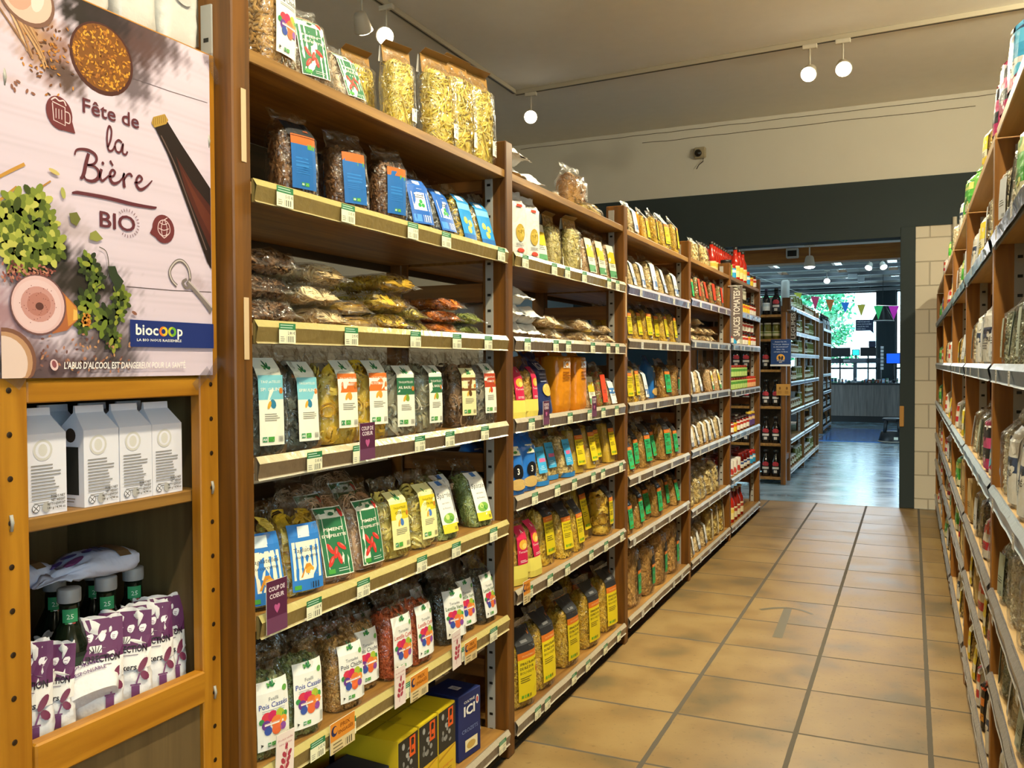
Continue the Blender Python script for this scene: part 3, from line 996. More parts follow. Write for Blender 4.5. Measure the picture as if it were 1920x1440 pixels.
def fill_mesh(S, mb, kind, cols, dens=1.0, seed=1, size=1.0):
    rng = np.random.RandomState(seed)
    core = np.mean([C(c) for c in cols], axis=0)
    # body of the heap
    ts = np.linspace(.015, S.fill * .97, 9); th = np.linspace(0, 2 * PI, 22, endpoint=False)
    TH, TT = np.meshgrid(th, ts)
    p = S.pt(TH, TT, 1.0, .013 if kind not in ('nest', 'fine') else .017)
    V = p.reshape(-1, 3); nu = 22
    F = []
    for j in range(len(ts) - 1):
        i = np.arange(nu); i2 = (i + 1) % nu
        F.append(np.stack([j * nu + i, j * nu + i2, (j + 1) * nu + i2, (j + 1) * nu + i], 1))
    mb.add(V, np.concatenate(F), core, 0, True)
    mb.add(V[-nu:], [tuple(range(nu))], core); mb.add(V[:nu], [tuple(range(nu))[::-1]], core)
    area = (S.w + 2 * S.d) * S.h * S.fill
    if kind in ('nest', 'fine'):
        R = (.027 if kind == 'nest' else .030) * size
        w = .0075 * size if kind == 'nest' else .0026 * size
        loops = 7 if kind == 'nest' else 16
        nst = max(4, int(area / (2.2 * R * 2.2 * R) * 1.15 * dens))
        H = S.h * S.fill
        rows = max(1, int(H / (R * 1.55))); cnt = 0
        for j in range(rows + 1):
            nx = max(1, int((S.w + 1.3 * S.d) / (R * 1.7)))
            for i in range(nx):
                # walk round left side, front, right side
                u = (i + .5 + rng.uniform(-.25, .25)) / nx
                thh = np.array(PI * (.88 + u * 1.24)); t = np.clip((j + .5 + rng.uniform(-.2, .2)) / rows * S.fill, .06, S.fill * 1.04)
                ps = S.pt(thh, np.array(t), 1.0, R * .62)
                nrm = np.array([[math.cos(thh), math.sin(thh), .15]])
                tm = P_ribbon(rng, R * rng.uniform(.85, 1.1), w * rng.uniform(.8, 1.15), loops, 15)
                Rm = rand_rot(rng, 1, nrm, .5)
                if rng.rand() < .5:
                    nn = nrm[0] / np.linalg.norm(nrm[0]); r0 = np.cross(nn, [0, 0, 1.]); r0 /= np.linalg.norm(r0)
                    Rm = np.stack([r0, np.cross(nn, r0), nn], 1)[None]
                scatter(mb, tm, ps[None], Rm, jitter(rng, cols, 1, .2))
        return mb
    T = {'fusilli': P_fusilli(), 'penne': P_penne(), 'macaroni': P_penne(.022, .0038, 6, 0.0, .005), 'shell': P_shell(), 'casa': P_casa(),
         'grain': P_grain(), 'stick': P_stick(S.h * S.fill * .92), 'orzo': P_penne(.012, .0022, 5, .002), 'rigatoni': P_penne(.034, .0062, 8, 0.0)}[kind]
    each = {'fusilli': .00019, 'penne': .00020, 'macaroni': .00013, 'shell': .00022, 'casa': .00036, 'grain': .00004, 'stick': .0006, 'orzo': .00005, 'rigatoni': .0003}[kind] * size * size
    n = int(area / each * 1.25 * dens)
    u = rng.uniform(0, 1, n)
    thv = PI * (.90 + 1.2 * u)
    t = rng.uniform(.02, S.fill * 1.02, n)
    if kind == 'stick':
        t = np.full(n, S.fill * .5)
    inset = .0055 * size + rng.uniform(0, .006, n)
    pos = S.pt(thv, t, 1.0, inset)
    nrm = np.stack([np.cos(thv), np.sin(thv), 0 * thv], 1)
    Rm = rand_rot(rng, n, nrm, .12 if kind in ('casa', 'penne', 'rigatoni') else .3)
    if kind == 'stick':
        q = rng.uniform(-.05, .05, (n, 2))
        Rm = np.array([[[1, 0, a], [0, 1, b], [-a, -b, 1]] for a, b in q])
    scatter(mb, T, pos, Rm, jitter(rng, cols, n, .22), np.full(n, size) * rng.uniform(.85, 1.12, n))
    # the heap's top
    n2 = int(n * .22)
    if kind != 'stick':
        thv = rng.uniform(0, 2 * PI, n2); k = np.sqrt(rng.uniform(0, 1, n2)) * .85
        t = S.fill * np.ones(n2)
        c = S.pt(thv, t, 1.0, .008)
        ctr = np.stack([S.xc(t), S.yc(t), c[:, 2]], 1)
        pos = ctr + (c - ctr) * k[:, None]
        pos[:, 2] += rng.uniform(-.004, .010, n2) * (1 - k * .7)
        scatter(mb, T, pos, rand_rot(rng, n2, np.tile([[0, 0, 1.]], (n2, 1)), .5), jitter(rng, cols, n2), np.full(n2, size))
    return mb

def lie_down(V, S):
    """tip a standing bag on its back: front up, sealed end towards the viewer"""
    return np.stack([-V[:, 0], -(V[:, 2] - S.h / 2), -V[:, 1] + S.d / 2], 1)

KIND = {}
class Kind:
    pass
def bag_kind(key, desc, cat, w, d, h, content=None, cols=None, label=None, fill=.72, film='clear', filmcol=None, lean=(0.0,), dens=1.0, size=1.0,
             lie=False, header=None, flare=1.0, plural=None, nvar=3, n=3.0, sway=(0, .05, -.045), nu=40, name='pasta_bag', labname='label', extra=None, seal=.93):
    K = Kind()
    K.desc, K.cat, K.w, K.d, K.h, K.name, K.plural = desc, cat, w, d, h, name, plural or desc
    K.variants = []
    nvar = max(nvar, len(lean))
    for v in range(nvar):
        sd = abs(hash_str(key)) % 9000 + v * 17
        S = Shape(w, d, h, fill, lean[v % len(lean)], sway[v % len(sway)], n, seed=sd, flare=flare, seal=seal)
        parts = []
        post = (lambda V: lie_down(V, S)) if lie else None
        def fin(mb, nm, mats, lab=None, post=post):
            if post:
                mb.v = [post(q) for q in mb.v]
                zmin = min(q[:, 2].min() for q in mb.v)
                if zmin < .001:
                    for q in mb.v:
                        q[:, 2] = np.maximum(q[:, 2], .001)
            parts.append((nm, mb.mesh(nm, mats), lab))
        if content:
            mb = MB(); fill_mesh(S, mb, content, cols, dens, sd, size)
            mb.v = [S.clamp(q) for q in mb.v]
            fin(mb, 'pasta', M_PASTA)
        mb = MB()
        if film == 'clear':
            film_mesh(S, mb, nu); fin(mb, 'film', M_FILM)
        else:
            film_mesh(S, mb, nu, col=C(filmcol)); fin(mb, 'wrapper', {'plastic': M_GLOSSP, 'paper': M_PAPER}[film])
        if label:
            A = Art(); label(A, S)
            mb = MB(); A.put(mb, S.front)
            fin(mb, labname, M_PRINT if film != 'plastic' else M_GLOSSP)
        if header:
            mb = MB(); header(mb, S)
            fin(mb, 'header_card', M_PRINT)
        if extra:
            for nm, fn, mt in extra:
                mb = MB(); fn(mb, S); fin(mb, nm, mt)
        K.variants.append(parts)
    KIND[key] = K
    return K
def hash_str(s):
    h = 7
    for ch in s:
        h = (h * 31 + ord(ch)) & 0xffffff
    return h
COUNT = {}
def place(key, loc, rz, label, group=None, sc=1.0, var=None):
    K = KIND[key]
    i = COUNT.get(key, 0); COUNT[key] = i + 1
    parts = K.variants[(i if var is None else var) % len(K.variants)]
    t = thing(K.name, label, K.cat, loc, rz, group)
    t.scale = (sc, sc, sc)
    for nm, me, lab in parts:
        if isinstance(nm, tuple):
            o = link(nm[0], me, t)
        else:
            o = link(nm, me, t)
        if lab:
            o['label'] = lab
    return t

# ------------------------------------------------------------------ label designs
WHITE = C('#eeece4'); CREAM = C('#efe9cf'); INK = C('#3a3a36'); GRN = C('#2e7d46'); DKG = C('#1f5a38')
def leaf_logo(A, x, z, s):
    A.stroke([(x - .30 * s, z - .1 * s), (x - .1 * s, z + .12 * s), (x + .1 * s, z - .05 * s), (x + .32 * s, z + .12 * s)], .16 * s, GRN)
    A.ell(x - .06 * s, z + .30 * s, .09 * s, .34 * s, DKG, .25, 10)
    A.ell(x + .12 * s, z + .22 * s, .08 * s, .26 * s, GRN, -.35, 10)
    A.ell(x - .26 * s, z + .12 * s, .09 * s, .2 * s, C('#5a9a4a'), .8, 10)
def ab_eu(A, x, z, s):
    A.rect(x, z, x + 1.0 * s, z + s, C('#3c8a55'), 1, 1); A.text('AB', x + .5 * s, z + .25 * s, .7 * s, WHITE, bold=.02, res=1)
    A.rect(x + 1.25 * s, z, x + 2.6 * s, z + s, C('#4a9c3e'), 1, 1)
    for i in range(5):
        A.ell(x + (1.6 + .18 * i) * s, z + (.35 + .3 * math.sin(i * .8)) * s, .06 * s, .06 * s, WHITE, 0, 5, up=False)
    A.k += 1
def L_fruit(title, sub, tc):
    def f(A, S):
        w, z0, z1 = S.w * .70 / 2, S.h * .10, S.h * .74
        x = S.w * .06
        A.rect(x - w, z0, x + w, z1, WHITE)
        leaf_logo(A, x - .004, z1 - .010, .026)
        A.ell(x + w * .72, z1 - .022, .0065, .0065, C('#6aa84f'))
        A.text(title, x, z1 - .040, .0105, C('#55585e'), res=2)
        A.text(sub, x, z1 - .054, .0150, tc, width=min(w * 1.75, .0085 * len(sub)), bold=.01, res=2)
        A.lines(x - w * .7, z1 - .058, x + w * .75, 2, .0035, C('#a8a8a8'))
        zc = z0 + (z1 - z0) * .38
        for (dx, dz, rr, c) in ((-.45, .35, .012, '#d23a4a'), (-.1, .42, .011, '#c8285a'), (.35, .45, .010, '#a8b83a'), (.65, .32, .007, '#3f9a4a'), (-.75, .2, .006, '#3f8a4a'),
                                (.12, .02, .013, '#e07a3a'), (-.5, -.05, .010, '#6a3a8a'), (.55, .02, .009, '#e8953a'), (.1, -.42, .011, '#e06a3a'), (-.4, -.4, .009, '#3a52a0'), (.5, -.36, .008, '#8a4a9a')):
            A.ell(x + dx * w, zc + dz * .034, rr, rr, C(c), 0, 14)
        A.rect(x - w * .6, zc - .003, x + w * .9, zc + .0015, WHITE, nz=1)
        A.lines(x - w * .6, zc + .001, x + w * .9, 1, .003, C('#c86a6a'))
        ab_eu(A, x - w * .45, z0 + .007, .0075)
        A.bars(x + w * .72, z0 + .006, x + w * .93, z0 + .026)
        A.ell(x - w * .78, z0 + .012, .004, .004, INK, 0, 3)
    return f
def L_band(bandc, t1, t2, icon, base='#f1eeda', tc='#f4f0e0', z=(.10, .78), wf=.50, xo=.04):
    def f(A, S):
        w, z0, z1 = S.w * wf / 2, S.h * z[0], S.h * z[1]
        x = S.w * xo; H = z1 - z0
        A.rect(x - w, z0, x + w, z1, C(base))
        A.rect(x - w, z0 + H * .52, x + w, z0 + H * .80, C(bandc))
        leaf_logo(A, x, z0 + H * .88, .026)
        A.text(t1, x, z0 + H * .71, .0075, C(tc), res=1)
        A.text(t2, x, z0 + H * .62, .0095, C(tc), width=min(w * 1.7, .0068 * len(t2)), bold=.01, res=1)
        A.ell(x + w * .1, z0 + H * .47, .007, .010, C(icon), .3, 10); A.ell(x - w * .2, z0 + H * .46, .004, .009, C('#d8a53a'), -.4, 8)
        A.ell(x + w * .8, z0 + H * .62, .005, .0065, C('#c8762a'), 0, 10)
        A.lines(x - w * .6, z0 + H * .36, x + w * .7, 4, .0042, C('#8c8878'))
        ab_eu(A, x - w * .8, z0 + .007, .0105)
        A.bars(x + w * .45, z0 + .006, x + w * .92, z0 + .018)
    return f
def L_pimento(A, S):
    w, z0, z1 = S.w * .62 / 2, S.h * .08, S.h * .78
    H = z1 - z0
    A.rect(-w, z0, w, z1, C('#e8e6d4')); A.rect(-w + .002, z0 + .002, w - .002, z1 - .002, C('#2b6e46'))
    A.rect(-w * .3, z1 - .024, w * .35, z1 - .006, C('#d8dcc4')); A.ell(0, z1 - .014, .008, .004, DKG)
    A.ell(w * .7, z1 - .014, .005, .010, C('#c03028'), .3, 10)
    A.text('PIMENT', 0, z0 + H * .66, .010, C('#eadfd0'), width=w * 1.4, bold=.02, res=1)
    A.text("D'ESPELETTE", 0, z0 + H * .57, .0085, C('#eadfd0'), width=w * 1.7, bold=.02, res=1)
    for dx, dz, rt in ((-.45, .40, .5), (-.1, .34, -.3), (.35, .42, .9), (.1, .25, .2), (-.5, .22, -.6)):
        A.ell(dx * w, z0 + dz * H, .0055, .014, C('#c8352c'), rt, 12)
        A.ell(dx * w + .002, z0 + dz * H + .003, .0015, .007, C('#e8746a'), rt, 8)
    A.rect(-w * .8, z0 + .006, -w * .35, z0 + .016, C('#4a9c3e'), 1, 1); A.lines(-w * .1, z0 + .016, w * .8, 2, .005, C('#b8ccb8'))
def L_spatzle(A, S):
    w, z0, z1 = S.w * .60 / 2, S.h * .10, S.h * .80
    H = z1 - z0
    A.rect(-w, z0, w, z1, WHITE); A.rect(-w, z0, w, z0 + H * .17, C('#e3cf3a'))
    A.rect(-w * .3, z1 - .012, w * .3, z1 - .001, C('#4a7ac0'))
    A.text('Spätzle', 0, z0 + H * .68, .020, C('#33363a'), width=w * 1.8, shear=.2, bold=-.004)
    for k, n in enumerate(('aux herbes', 'de Provence')):
        A.text(n, 0, z0 + H * (.56 - .1 * k), .0075, C('#55585e'), shear=.2, res=1)
    A.ell(0, z0 + H * .28, w * .75, .014, C('#7fb04a'), .1, 14); A.ell(-w * .2, z0 + H * .31, .009, .008, C('#c3d67a'), 0, 10); A.ell(w * .3, z0 + H * .26, .008, .007, C('#3f8a3a'), 0, 10)
    A.bars(w * .45, z0 + .006, w * .9, z0 + .015)
def L_tagli(A, S):
    w, z0, z1 = S.w * .66 / 2, S.h * .06, S.h * .74
    H = z1 - z0
    A.rect(-w, z0, w, z1, C('#2f78c4')); A.rect(-w + .005, z0 + H * .17, w - .005, z0 + H * .72, C('#efe8cf')); A.rect(-w * .45, z0 + H * .80, w * .3, z1 - .004, C('#d8e2e4'))
    A.rect(-w + .005, z0 + H * .66, w - .005, z0 + H * .74, C('#efe8cf'))
    A.text('Tagliatelles', 0, z0 + H * .58, .013, C('#33404a'), width=w * 1.6, shear=.15); A.text('au curcuma', 0, z0 + H * .49, .010, C('#33404a'), width=w * 1.4, shear=.15)
    A.poly([(-w * .5, z0 + H * .2), (w * .6, z0 + H * .22), (w * .15, z0 + H * .40), (-w * .1, z0 + H * .40)], C('#d08a28')); A.ell(w * .1, z0 + H * .3, .012, .007, C('#e0a53c'), .2, 10)
    A.rect(-w * .9, z0 + .004, -w * .5, z0 + .013, C('#4a9c3e'), 1, 1); A.bars(w * .1, z0 + .003, w * .75, z0 + .016); 
def L_blue(A, S):
    w, z0, z1 = S.w * .58 / 2, S.h * .12, S.h * .66
    H = z1 - z0
    A.rect(-w, z0, w, z1, C('#1f63a8')); A.rect(-w, z1 - .014, w, z1 + .012, C('#c8662c')); A.rect(w * .3, z1 - .024, w * .9, z1 - .010, C('#5d9a3c'))
    A.lines(-w * .7, z1 - .05, w * .7, 3, .010, C('#2f7cc4')); A.lines(-w * .7, z0 + H * .5, w * .6, 5, .006, C('#2b74ba'))
    ab_eu(A, -w * .3, z0 + .008, .010)
def L_dark(A, S):
    L_blue(A, S)
    w = S.w * .66 / 2
    A.rect(-w, S.h * .69, w, S.h * .88, C('#1b1d22')); A.rect(w * .2, S.h * .76, w * .6, S.h * .82, C('#8a4422'))
def L_trefoil(A, S):
    w, z0, z1 = S.w * .70 / 2, S.h * .10, S.h * .78
    H = z1 - z0
    A.rect(-w, z0, w, z1, C('#1f5fb4')); A.rect(-w * .75, z0 + H * .30, w * .75, z0 + H * .70, WHITE); A.rect(-w * .3, z0 + H * .78, w * .35, z0 + H * .96, C('#e4eaec'))
    A.lines(-w * .5, z0 + H * .64, w * .5, 2, .006, INK)
    for a in range(3):
        an = PI / 2 + a * 2 * PI / 3
        A.ell(.007 * math.cos(an), z0 + H * .44 + .007 * math.sin(an), .006, .006, C('#2f9a4a'), 0, 10)
    A.rect(-w * .9, z0 + .005, -w * .2, z0 + H * .2, C('#4a8fd4')); A.bars(0, z0 + .005, w * .8, z0 + H * .2, C('#e8ecec'))
def L_lemon(A, S):
    w, z0, z1 = S.w * .64 / 2, S.h * .06, S.h * .80
    H = z1 - z0
    A.rect(-w, z0, w, z1, C('#2a8fd0')); A.rect(-w * .7, z1 - .02, w * .2, z1 - .004, C('#d8e8ee')); A.rect(-w, z0 + H * .66, w, z0 + H * .80, C('#7cc0e4'))
    for dx, dz in ((-.35, .42), (.3, .36), (.0, .22)):
        A.ell(dx * w, z0 + dz * H, .009, .011, C('#e8cf3a'), .3, 12); A.ell(dx * w - .002, z0 + dz * H + .002, .005, .006, C('#f2e88a'), .3, 10)
    A.rect(-w, z0, w, z0 + H * .12, C('#2a6ab0'))
def L_sticker(A, S):
    x = S.w * .30; z = S.h * .10
    A.rect(x - .017, z, x + .017, z + .044, C('#ece6d6')); A.rect(x - .004, z + .034, x + .008, z + .043, C('#2c2420')); A.bars(x - .006, z + .006, x + .013, z + .018); A.lines(x - .013, z + .03, x + .012, 2, .005, INK)
def kraft_header(mb, S):
    """folded brown card closing the top of the bag"""
    z = S.h; w = S.w / 2 * 1.02
    y = float(S.yc(1.0)); x0 = float(S.xc(1.0))
    pr = [(-.012, z - .055), (-.004, z + .002), (.004, z + .002), (.012, z - .05)]
    V = [(x0 + sx * w, y + a, b) for sx in (-1, 1) for a, b in pr]
    mb.add(V, [(0, 4, 5, 1)], C('#9a7238')); mb.add(V, [(1, 5, 6, 2)], C('#d8d0c0')); mb.add(V, [(2, 6, 7, 3)], C('#e4ddd0'))
    # white back flap folded over the top
    V = [(x0 - w * .95, y + .001, z + .003), (x0 + w * .95, y + .001, z + .003), (x0 + w * .95, y - .024, z + .016), (x0 - w * .95, y - .024, z + .016)]
    mb.add(V, [(0, 1, 2, 3)], C('#dcd4c6')); mb.add([(a, b - .0006, c - .0012) for a, b, c in V], [(3, 2, 1, 0)], C('#8a6630'))
def L_spirale(main='#d9c21c', txt=('SPIRALE BLANCHE', 'DE BLÉ DUR', 'BIOLOGIQUE'), wf=.80, z=(.10, .92), xo=0.1, tcol='#33301c'):
    def f(A, S):
        w, z0, z1 = S.w * wf / 2, S.h * z[0], S.h * z[1]
        H = z1 - z0; x = S.w * xo
        A.rect(x - w, z0, x + w, z0 + H * .60, C(main)); A.rect(x - w, z0 + H * .60, x + w, z0 + H * .70, C('#cf6f22')); A.rect(x - w, z0 + H * .70, x + w, z1, C('#25262a'))
        A.text('MONTEBELLO', x, z0 + H * .63, .0085, C('#e9c08a'), width=w * 1.3, res=1)
        A.rect(x + w * .55, z1 - .03, x + w * .9, z1 - .008, C('#cf6f22')); A.rect(x + w * .62, z1 - .024, x + w * .8, z1 - .014, C('#25262a'))
        A.rect(x - w * .5, z0 + H * .82, x + w * .1, z0 + H * .85, C('#6a6a6c'))
        for i, s in enumerate(txt):
            A.text(s, x - w * .85, z0 + H * (.52 - .065 * i), .0125, C(tcol), 'l', bold=.015 if i < 2 else 0, width=min(w * 1.6, .0072 * len(s)), res=1)
        A.lines(x - w * .85, z0 + H * .34, x + w * .2, 3, .007, C('#5a5420')); A.ell(x + w * .72, z0 + H * .40, .008, .012, C('#b8442a'), 0, 12)
        for i, c in enumerate(('#5f9a2a', '#7fae2c', '#4a8a2a', '#8a7a1a')):
            A.rect(x - w * .8 + i * .014, z0 + .010, x - w * .8 + i * .014 + .010, z0 + .020, C(c), 1, 1)
    return f
def L_pink(A, S):
    w = S.w * .98 / 2; z0 = S.h * .30; z1 = S.h * .84
    x = S.w * .16; w2 = S.w * .60 / 2
    A.rect(x - w2, z0, x + w2, z1, C('#c41f4a')); A.ell(x, z0 + (z1 - z0) * .52, w2 * .7, .018, C('#e0a83a'), 0, 12); A.ell(x + .006, z0 + (z1 - z0) * .48, w2 * .4, .010, C('#f0cc6a'), 0, 10)
    A.text('Torsades', x, z0 + (z1 - z0) * .3, .012, WHITE, width=w2 * 1.6, shear=.1, res=1); A.lines(x - w2 * .6, z0 + .014, x + w2 * .6, 2, .005, WHITE)
    A.text('A', x, z1 - .024, .018, WHITE, res=1)
def L_ici(bg, window='#d8b95c'):
    def f(A, S):
        A.text('ICI', 0, S.h * .74, .034, C('#e8e6de'), width=S.w * .42, bold=.03)
        A.rect(-S.w * .24, S.h * .725, S.w * .24, S.h * .735, C('#e8e6de')); A.text('CULTIVÉ', 0, S.h * .86, .010, C('#e8e6de'), width=S.w * .4, res=1)
        A.lines(-S.w * .25, S.h * .66, S.w * .28, 3, .014, C('#8a92b0') if bg == 'n' else C('#8a4a10'))
        if window:
            A.ell(S.w * .08, S.h * .40, S.w * .30, S.h * .10, C(window), 0, 16)
            r = random.Random(5)
            for i in range(16):
                A.ell(S.w * .08 + r.uniform(-.2, .2) * S.w, S.h * .40 + r.uniform(-.06, .06) * S.h, .008, .004, C(r.choice(['#e6cd7c', '#c79f3e', '#d9b85a'])), r.uniform(0, 3), 7, up=(i % 4 == 3))
    return f
def L_three(A, S):
    A.rect(-S.w * .18, S.h * .62, S.w * .26, S.h * .76, C('#e8e4c8')); A.ell(0, S.h * .67, .012, .006, C('#4a8a3a'), 0, 8)
    A.ell(S.w * .05, S.h * .36, S.w * .28, S.h * .12, C('#15181e'), 0, 18); A.text('3', S.w * .05, S.h * .32, .034, WHITE, bold=.02)
    A.ell(S.w * .0, S.h * .16, S.w * .42, S.h * .09, C('#c9a765'), 0, 18)
def L_lightblue(A, S):
    w, z0, z1 = S.w * .58 / 2, S.h * .24, S.h * .72
    A.rect(-w, z0, w, z1, C('#3fa6dc')); A.rect(-w * .6, z0 + (z1 - z0) * .42, w * .9, z0 + (z1 - z0) * .56, C('#d86a9a')); A.text('NOUILLES', 0, z1 - .025, .012, C('#1d3f6a'), width=w * 1.6, bold=.01, res=1)
    A.lines(-w * .7, z0 + .03, w * .7, 3, .007, C('#bfe2f2'))
def L_plain(main, stripes=(), wf=.6, z=(.12, .66), text=None, tc='#3a3a36'):
    def f(A, S):
        w, z0, z1 = S.w * wf / 2, S.h * z[0], S.h * z[1]
        A.rect(-w, z0, w, z1, C(main))
        for a, b, c in stripes:
            A.rect(-w, z0 + (z1 - z0) * a, w, z0 + (z1 - z0) * b, C(c))
        if text:
            A.text(text, 0, z0 + (z1 - z0) * .62, .012, C(tc), width=w * 1.5, res=1)
        A.lines(-w * .7, z0 + (z1 - z0) * .45, w * .7, 3, .007, C(tc))
        A.bars(w * .1, z0 + .005, w * .8, z0 + .014)
    return f
def L_window(A, S):
    A.ell(-S.w * .02, S.h * .36, S.w * .24, S.h * .13, C('#b79a3c'), 0, 18)
    r = random.Random(3)
    for i in range(14):
        A.ell(r.uniform(-.16, .14) * S.w, S.h * .36 + r.uniform(-.08, .08) * S.h, .012, .004, C(r.choice(['#d6be62', '#8f7a2a', '#c7a94a'])), r.uniform(0, 3), 7, up=(i % 4 == 3))
    A.rect(-S.w * .2, S.h * .74, S.w * .1, S.h * .78, C('#c84a3a')); A.lines(-S.w * .22, S.h * .86, S.w * .2, 2, .010, C('#9a9a9a'))
    A.lines(-S.w * .25, S.h * .20, S.w * .25, 2, .008, C('#8a8a86'))
    A.ell(0, S.h * .10, S.w * .2, .010, C('#c84a3a'), 0, 10)

def base_panel(mb, S, col, top):
    A = Art(); w = S.w * .47
    A.rect(-w, .003, w, S.h * top, C(col))
    A.put(mb, S.front, .0003)

# ------------------------------------------------------------------ kinds of bag
Y = ['#d9b33a', '#caa02e', '#e3c252']; YP_ = ['#dfc95e', '#d2b94a', '#e9d978']
TAN = ['#b98b4c', '#a67a3e', '#c89c5c']; BRN = ['#6f4c2e', '#5c3d24', '#805a38']; BEI = ['#c9a678', '#b8946a', '#d6b88c']
bag_kind('pea', 'clear bag of green spirals with white fruit label', 'pasta bag', .112, .075, .215, 'fusilli', ['#6f7a45', '#7f8a52', '#626c3c'], L_fruit('Fusilli', 'Pois Cassés', C('#3c4a9a')), lean=(.06, .10))
bag_kind('chick', 'clear bag of tan spirals with white fruit label', 'pasta bag', .112, .075, .205, 'fusilli', TAN, L_fruit('Torsades', 'Pois Chiche', C('#5a5a62')), lean=(.08, .12))
bag_kind('coral', 'clear bag of orange spirals with white fruit label', 'pasta bag', .112, .075, .205, 'fusilli', ['#b8532a', '#a3441f', '#c8653a'], L_fruit('Torsades', 'Lentille Corail', C('#c85a4a')), lean=(.06, .12))
bag_kind('lentil', 'clear bag of dark spirals with white fruit label', 'pasta bag', .112, .078, .205, 'fusilli', ['#3a382c', '#4a4636', '#2e2c24'], L_fruit('Torsades', 'Lentille Verte', C('#4a6a3a')), lean=(.16, .20))
bag_kind('plaintan', 'clear unlabelled bag of tan spirals', 'pasta bag', .112, .075, .22, 'fusilli', TAN, None, dens=.8)
bag_kind('seaweed', 'clear bag of dark ribbon nests with turquoise label', 'pasta bag', .120, .085, .235, 'nest', ['#4a5148', '#3e463e', '#5c6258'], L_band('#7cc0cc', 'TAGLIATELLES', 'SPIRULINE', '#2f7a9a', z=(.10, .86)), lean=(.04, .12))
bag_kind('curry', 'clear bag of yellow ribbons with orange label', 'pasta bag', .122, .088, .23, 'nest', ['#dcb636', '#cfa42a', '#e8ca58'], L_band('#d8702c', 'TAGLIATELLES', 'AU POTIMARRON', '#e09a3a', z=(.18, .86), xo=.12), lean=(.04, .08))
bag_kind('basil', 'clear bag of grey-green ribbons with dark green label', 'pasta bag', .118, .085, .225, 'nest', ['#a8a284', '#8f8a6c', '#c2bc9e'], L_band('#2f6b47', 'TAGLIATELLES', 'AIL BASILIC', '#7aa03a', z=(.12, .82)), lean=(.03, .06))
bag_kind('mushroom', 'clear bag of brown ribbons with brown label', 'pasta bag', .120, .085, .23, 'nest', ['#8c6c4c', '#775a3e', '#a08060'], L_band('#7a4c26', 'TAGLIATELLES', 'SAN PETIT ÉPEAUTRE', '#5a3a1a', base='#ece0a8', z=(.16, .78)), lean=(.04,))
bag_kind('tomato', 'clear bag of grey ribbons with red label', 'pasta bag', .116, .085, .23, 'nest', ['#a49a84', '#8c8270', '#bdb49c'], L_band('#b8442a', 'TAGLIATELLES', 'TOMATE', '#c83a2a', z=(.16, .84)), lean=(.05,))
bag_kind('turmeric', 'clear bag of yellow ribbon nests with blue label', 'pasta bag', .122, .085, .205, 'nest', ['#d6b136', '#c69e28', '#e4c656'], L_tagli, lean=(.28, .22))
bag_kind('pimento', 'clear bag of beige nests with green chilli label', 'pasta bag', .125, .09, .215, 'fine', ['#c9a07a', '#b88c66', '#d8b48e'], L_pimento, lean=(.30, .22, .15))
bag_kind('lemon', 'clear bag of yellow ribbons with yellow label', 'pasta bag', .118, .082, .205, 'nest', ['#dfca66', '#d2ba50', '#ebdc86'], L_band('#e3cb2c', 'TAGLIATELLES', 'CITRON', '#4a7ac0', base='#efe8a4', tc='#6a6018', z=(.14, .84), wf=.58), lean=(.10, .16))
bag_kind('herb', 'clear bag of green herb noodles with white label', 'pasta bag', .112, .080, .205, 'casa', ['#8b9c56', '#76884a', '#a8b470'], L_spatzle, lean=(.30, .36), dens=1.3, size=.7)
bag_kind('spelt', 'large clear bag of brown penne with blue label', 'pasta bag', .135, .095, .255, 'penne', BRN, L_blue, lean=(.10, .06), size=1.05)
bag_kind('speltdark', 'large bag of brown penne with black-topped blue label', 'pasta bag', .145, .10, .25, 'penne', BRN, L_dark, lean=(.05,), size=1.05)
bag_kind('ink', 'clear bag of black noodles with blue clover label', 'pasta bag', .105, .075, .185, 'casa', ['#2b2a26', '#1e1d1a', '#3a3832'], L_trefoil, lean=(.30, .40), size=.7)
bag_kind('lemonblue', 'clear bag of yellow noodles with blue lemon label', 'pasta bag', .100, .072, .185, 'casa', ['#c9a628', '#4a4a28', '#d9ba3c'], L_lemon, lean=(.30, .36), size=.7)
bag_kind('twist', 'tall clear bag of yellow twists with card header', 'pasta bag', .125, .088, .275, 'casa', ['#dfc450', '#cfb23e', '#ead57a'], L_sticker, fill=.78, size=.85, header=kraft_header, lean=(.02, .05), flare=.95, sway=(0, .02))
bag_kind('elbow', 'clear bag of tan elbow pasta with white side label', 'pasta bag', .115, .08, .255, 'macaroni', TAN, L_fruit('Coquillettes', 'Pois Chiche', C('#5a5a62')), fill=.66)
bag_kind('nestbeige', 'clear bag of beige nests with green label', 'pasta bag', .14, .095, .23, 'fine', ['#c9ae8a', '#b59a78', '#dcc6a2'], L_pimento, lean=(.25, .45), flare=1.05)
bag_kind('spiral', 'clear bag of spirals with black and yellow label', 'pasta bag', .150, .105, .285, 'fusilli', Y, L_spirale(), lean=(.04, .08, .02), size=1.25, fill=.74)
bag_kind('yellow', 'clear bag of pasta with yellow label', 'pasta bag', .125, .085, .255, 'penne', Y, L_spirale(wf=.80, z=(.16, .92)), lean=(.12, .18), size=1.1)
bag_kind('yspag', 'bag of yellow spaghetti with yellow label', 'pasta bag', .125, .080, .26, 'stick', ['#d8b53c', '#caa630'], L_spirale(txt=('SPAGHETTI', 'DE BLÉ DUR', 'BIO'), wf=.72, z=(.16, .92)), lean=(.18, .24), fill=.8)
bag_kind('yshell', 'round clear bag of noodles with yellow label', 'pasta bag', .13, .10, .24, 'nest', Y, L_spirale(wf=.55, z=(.2, .9), xo=.2), lean=(.05,))
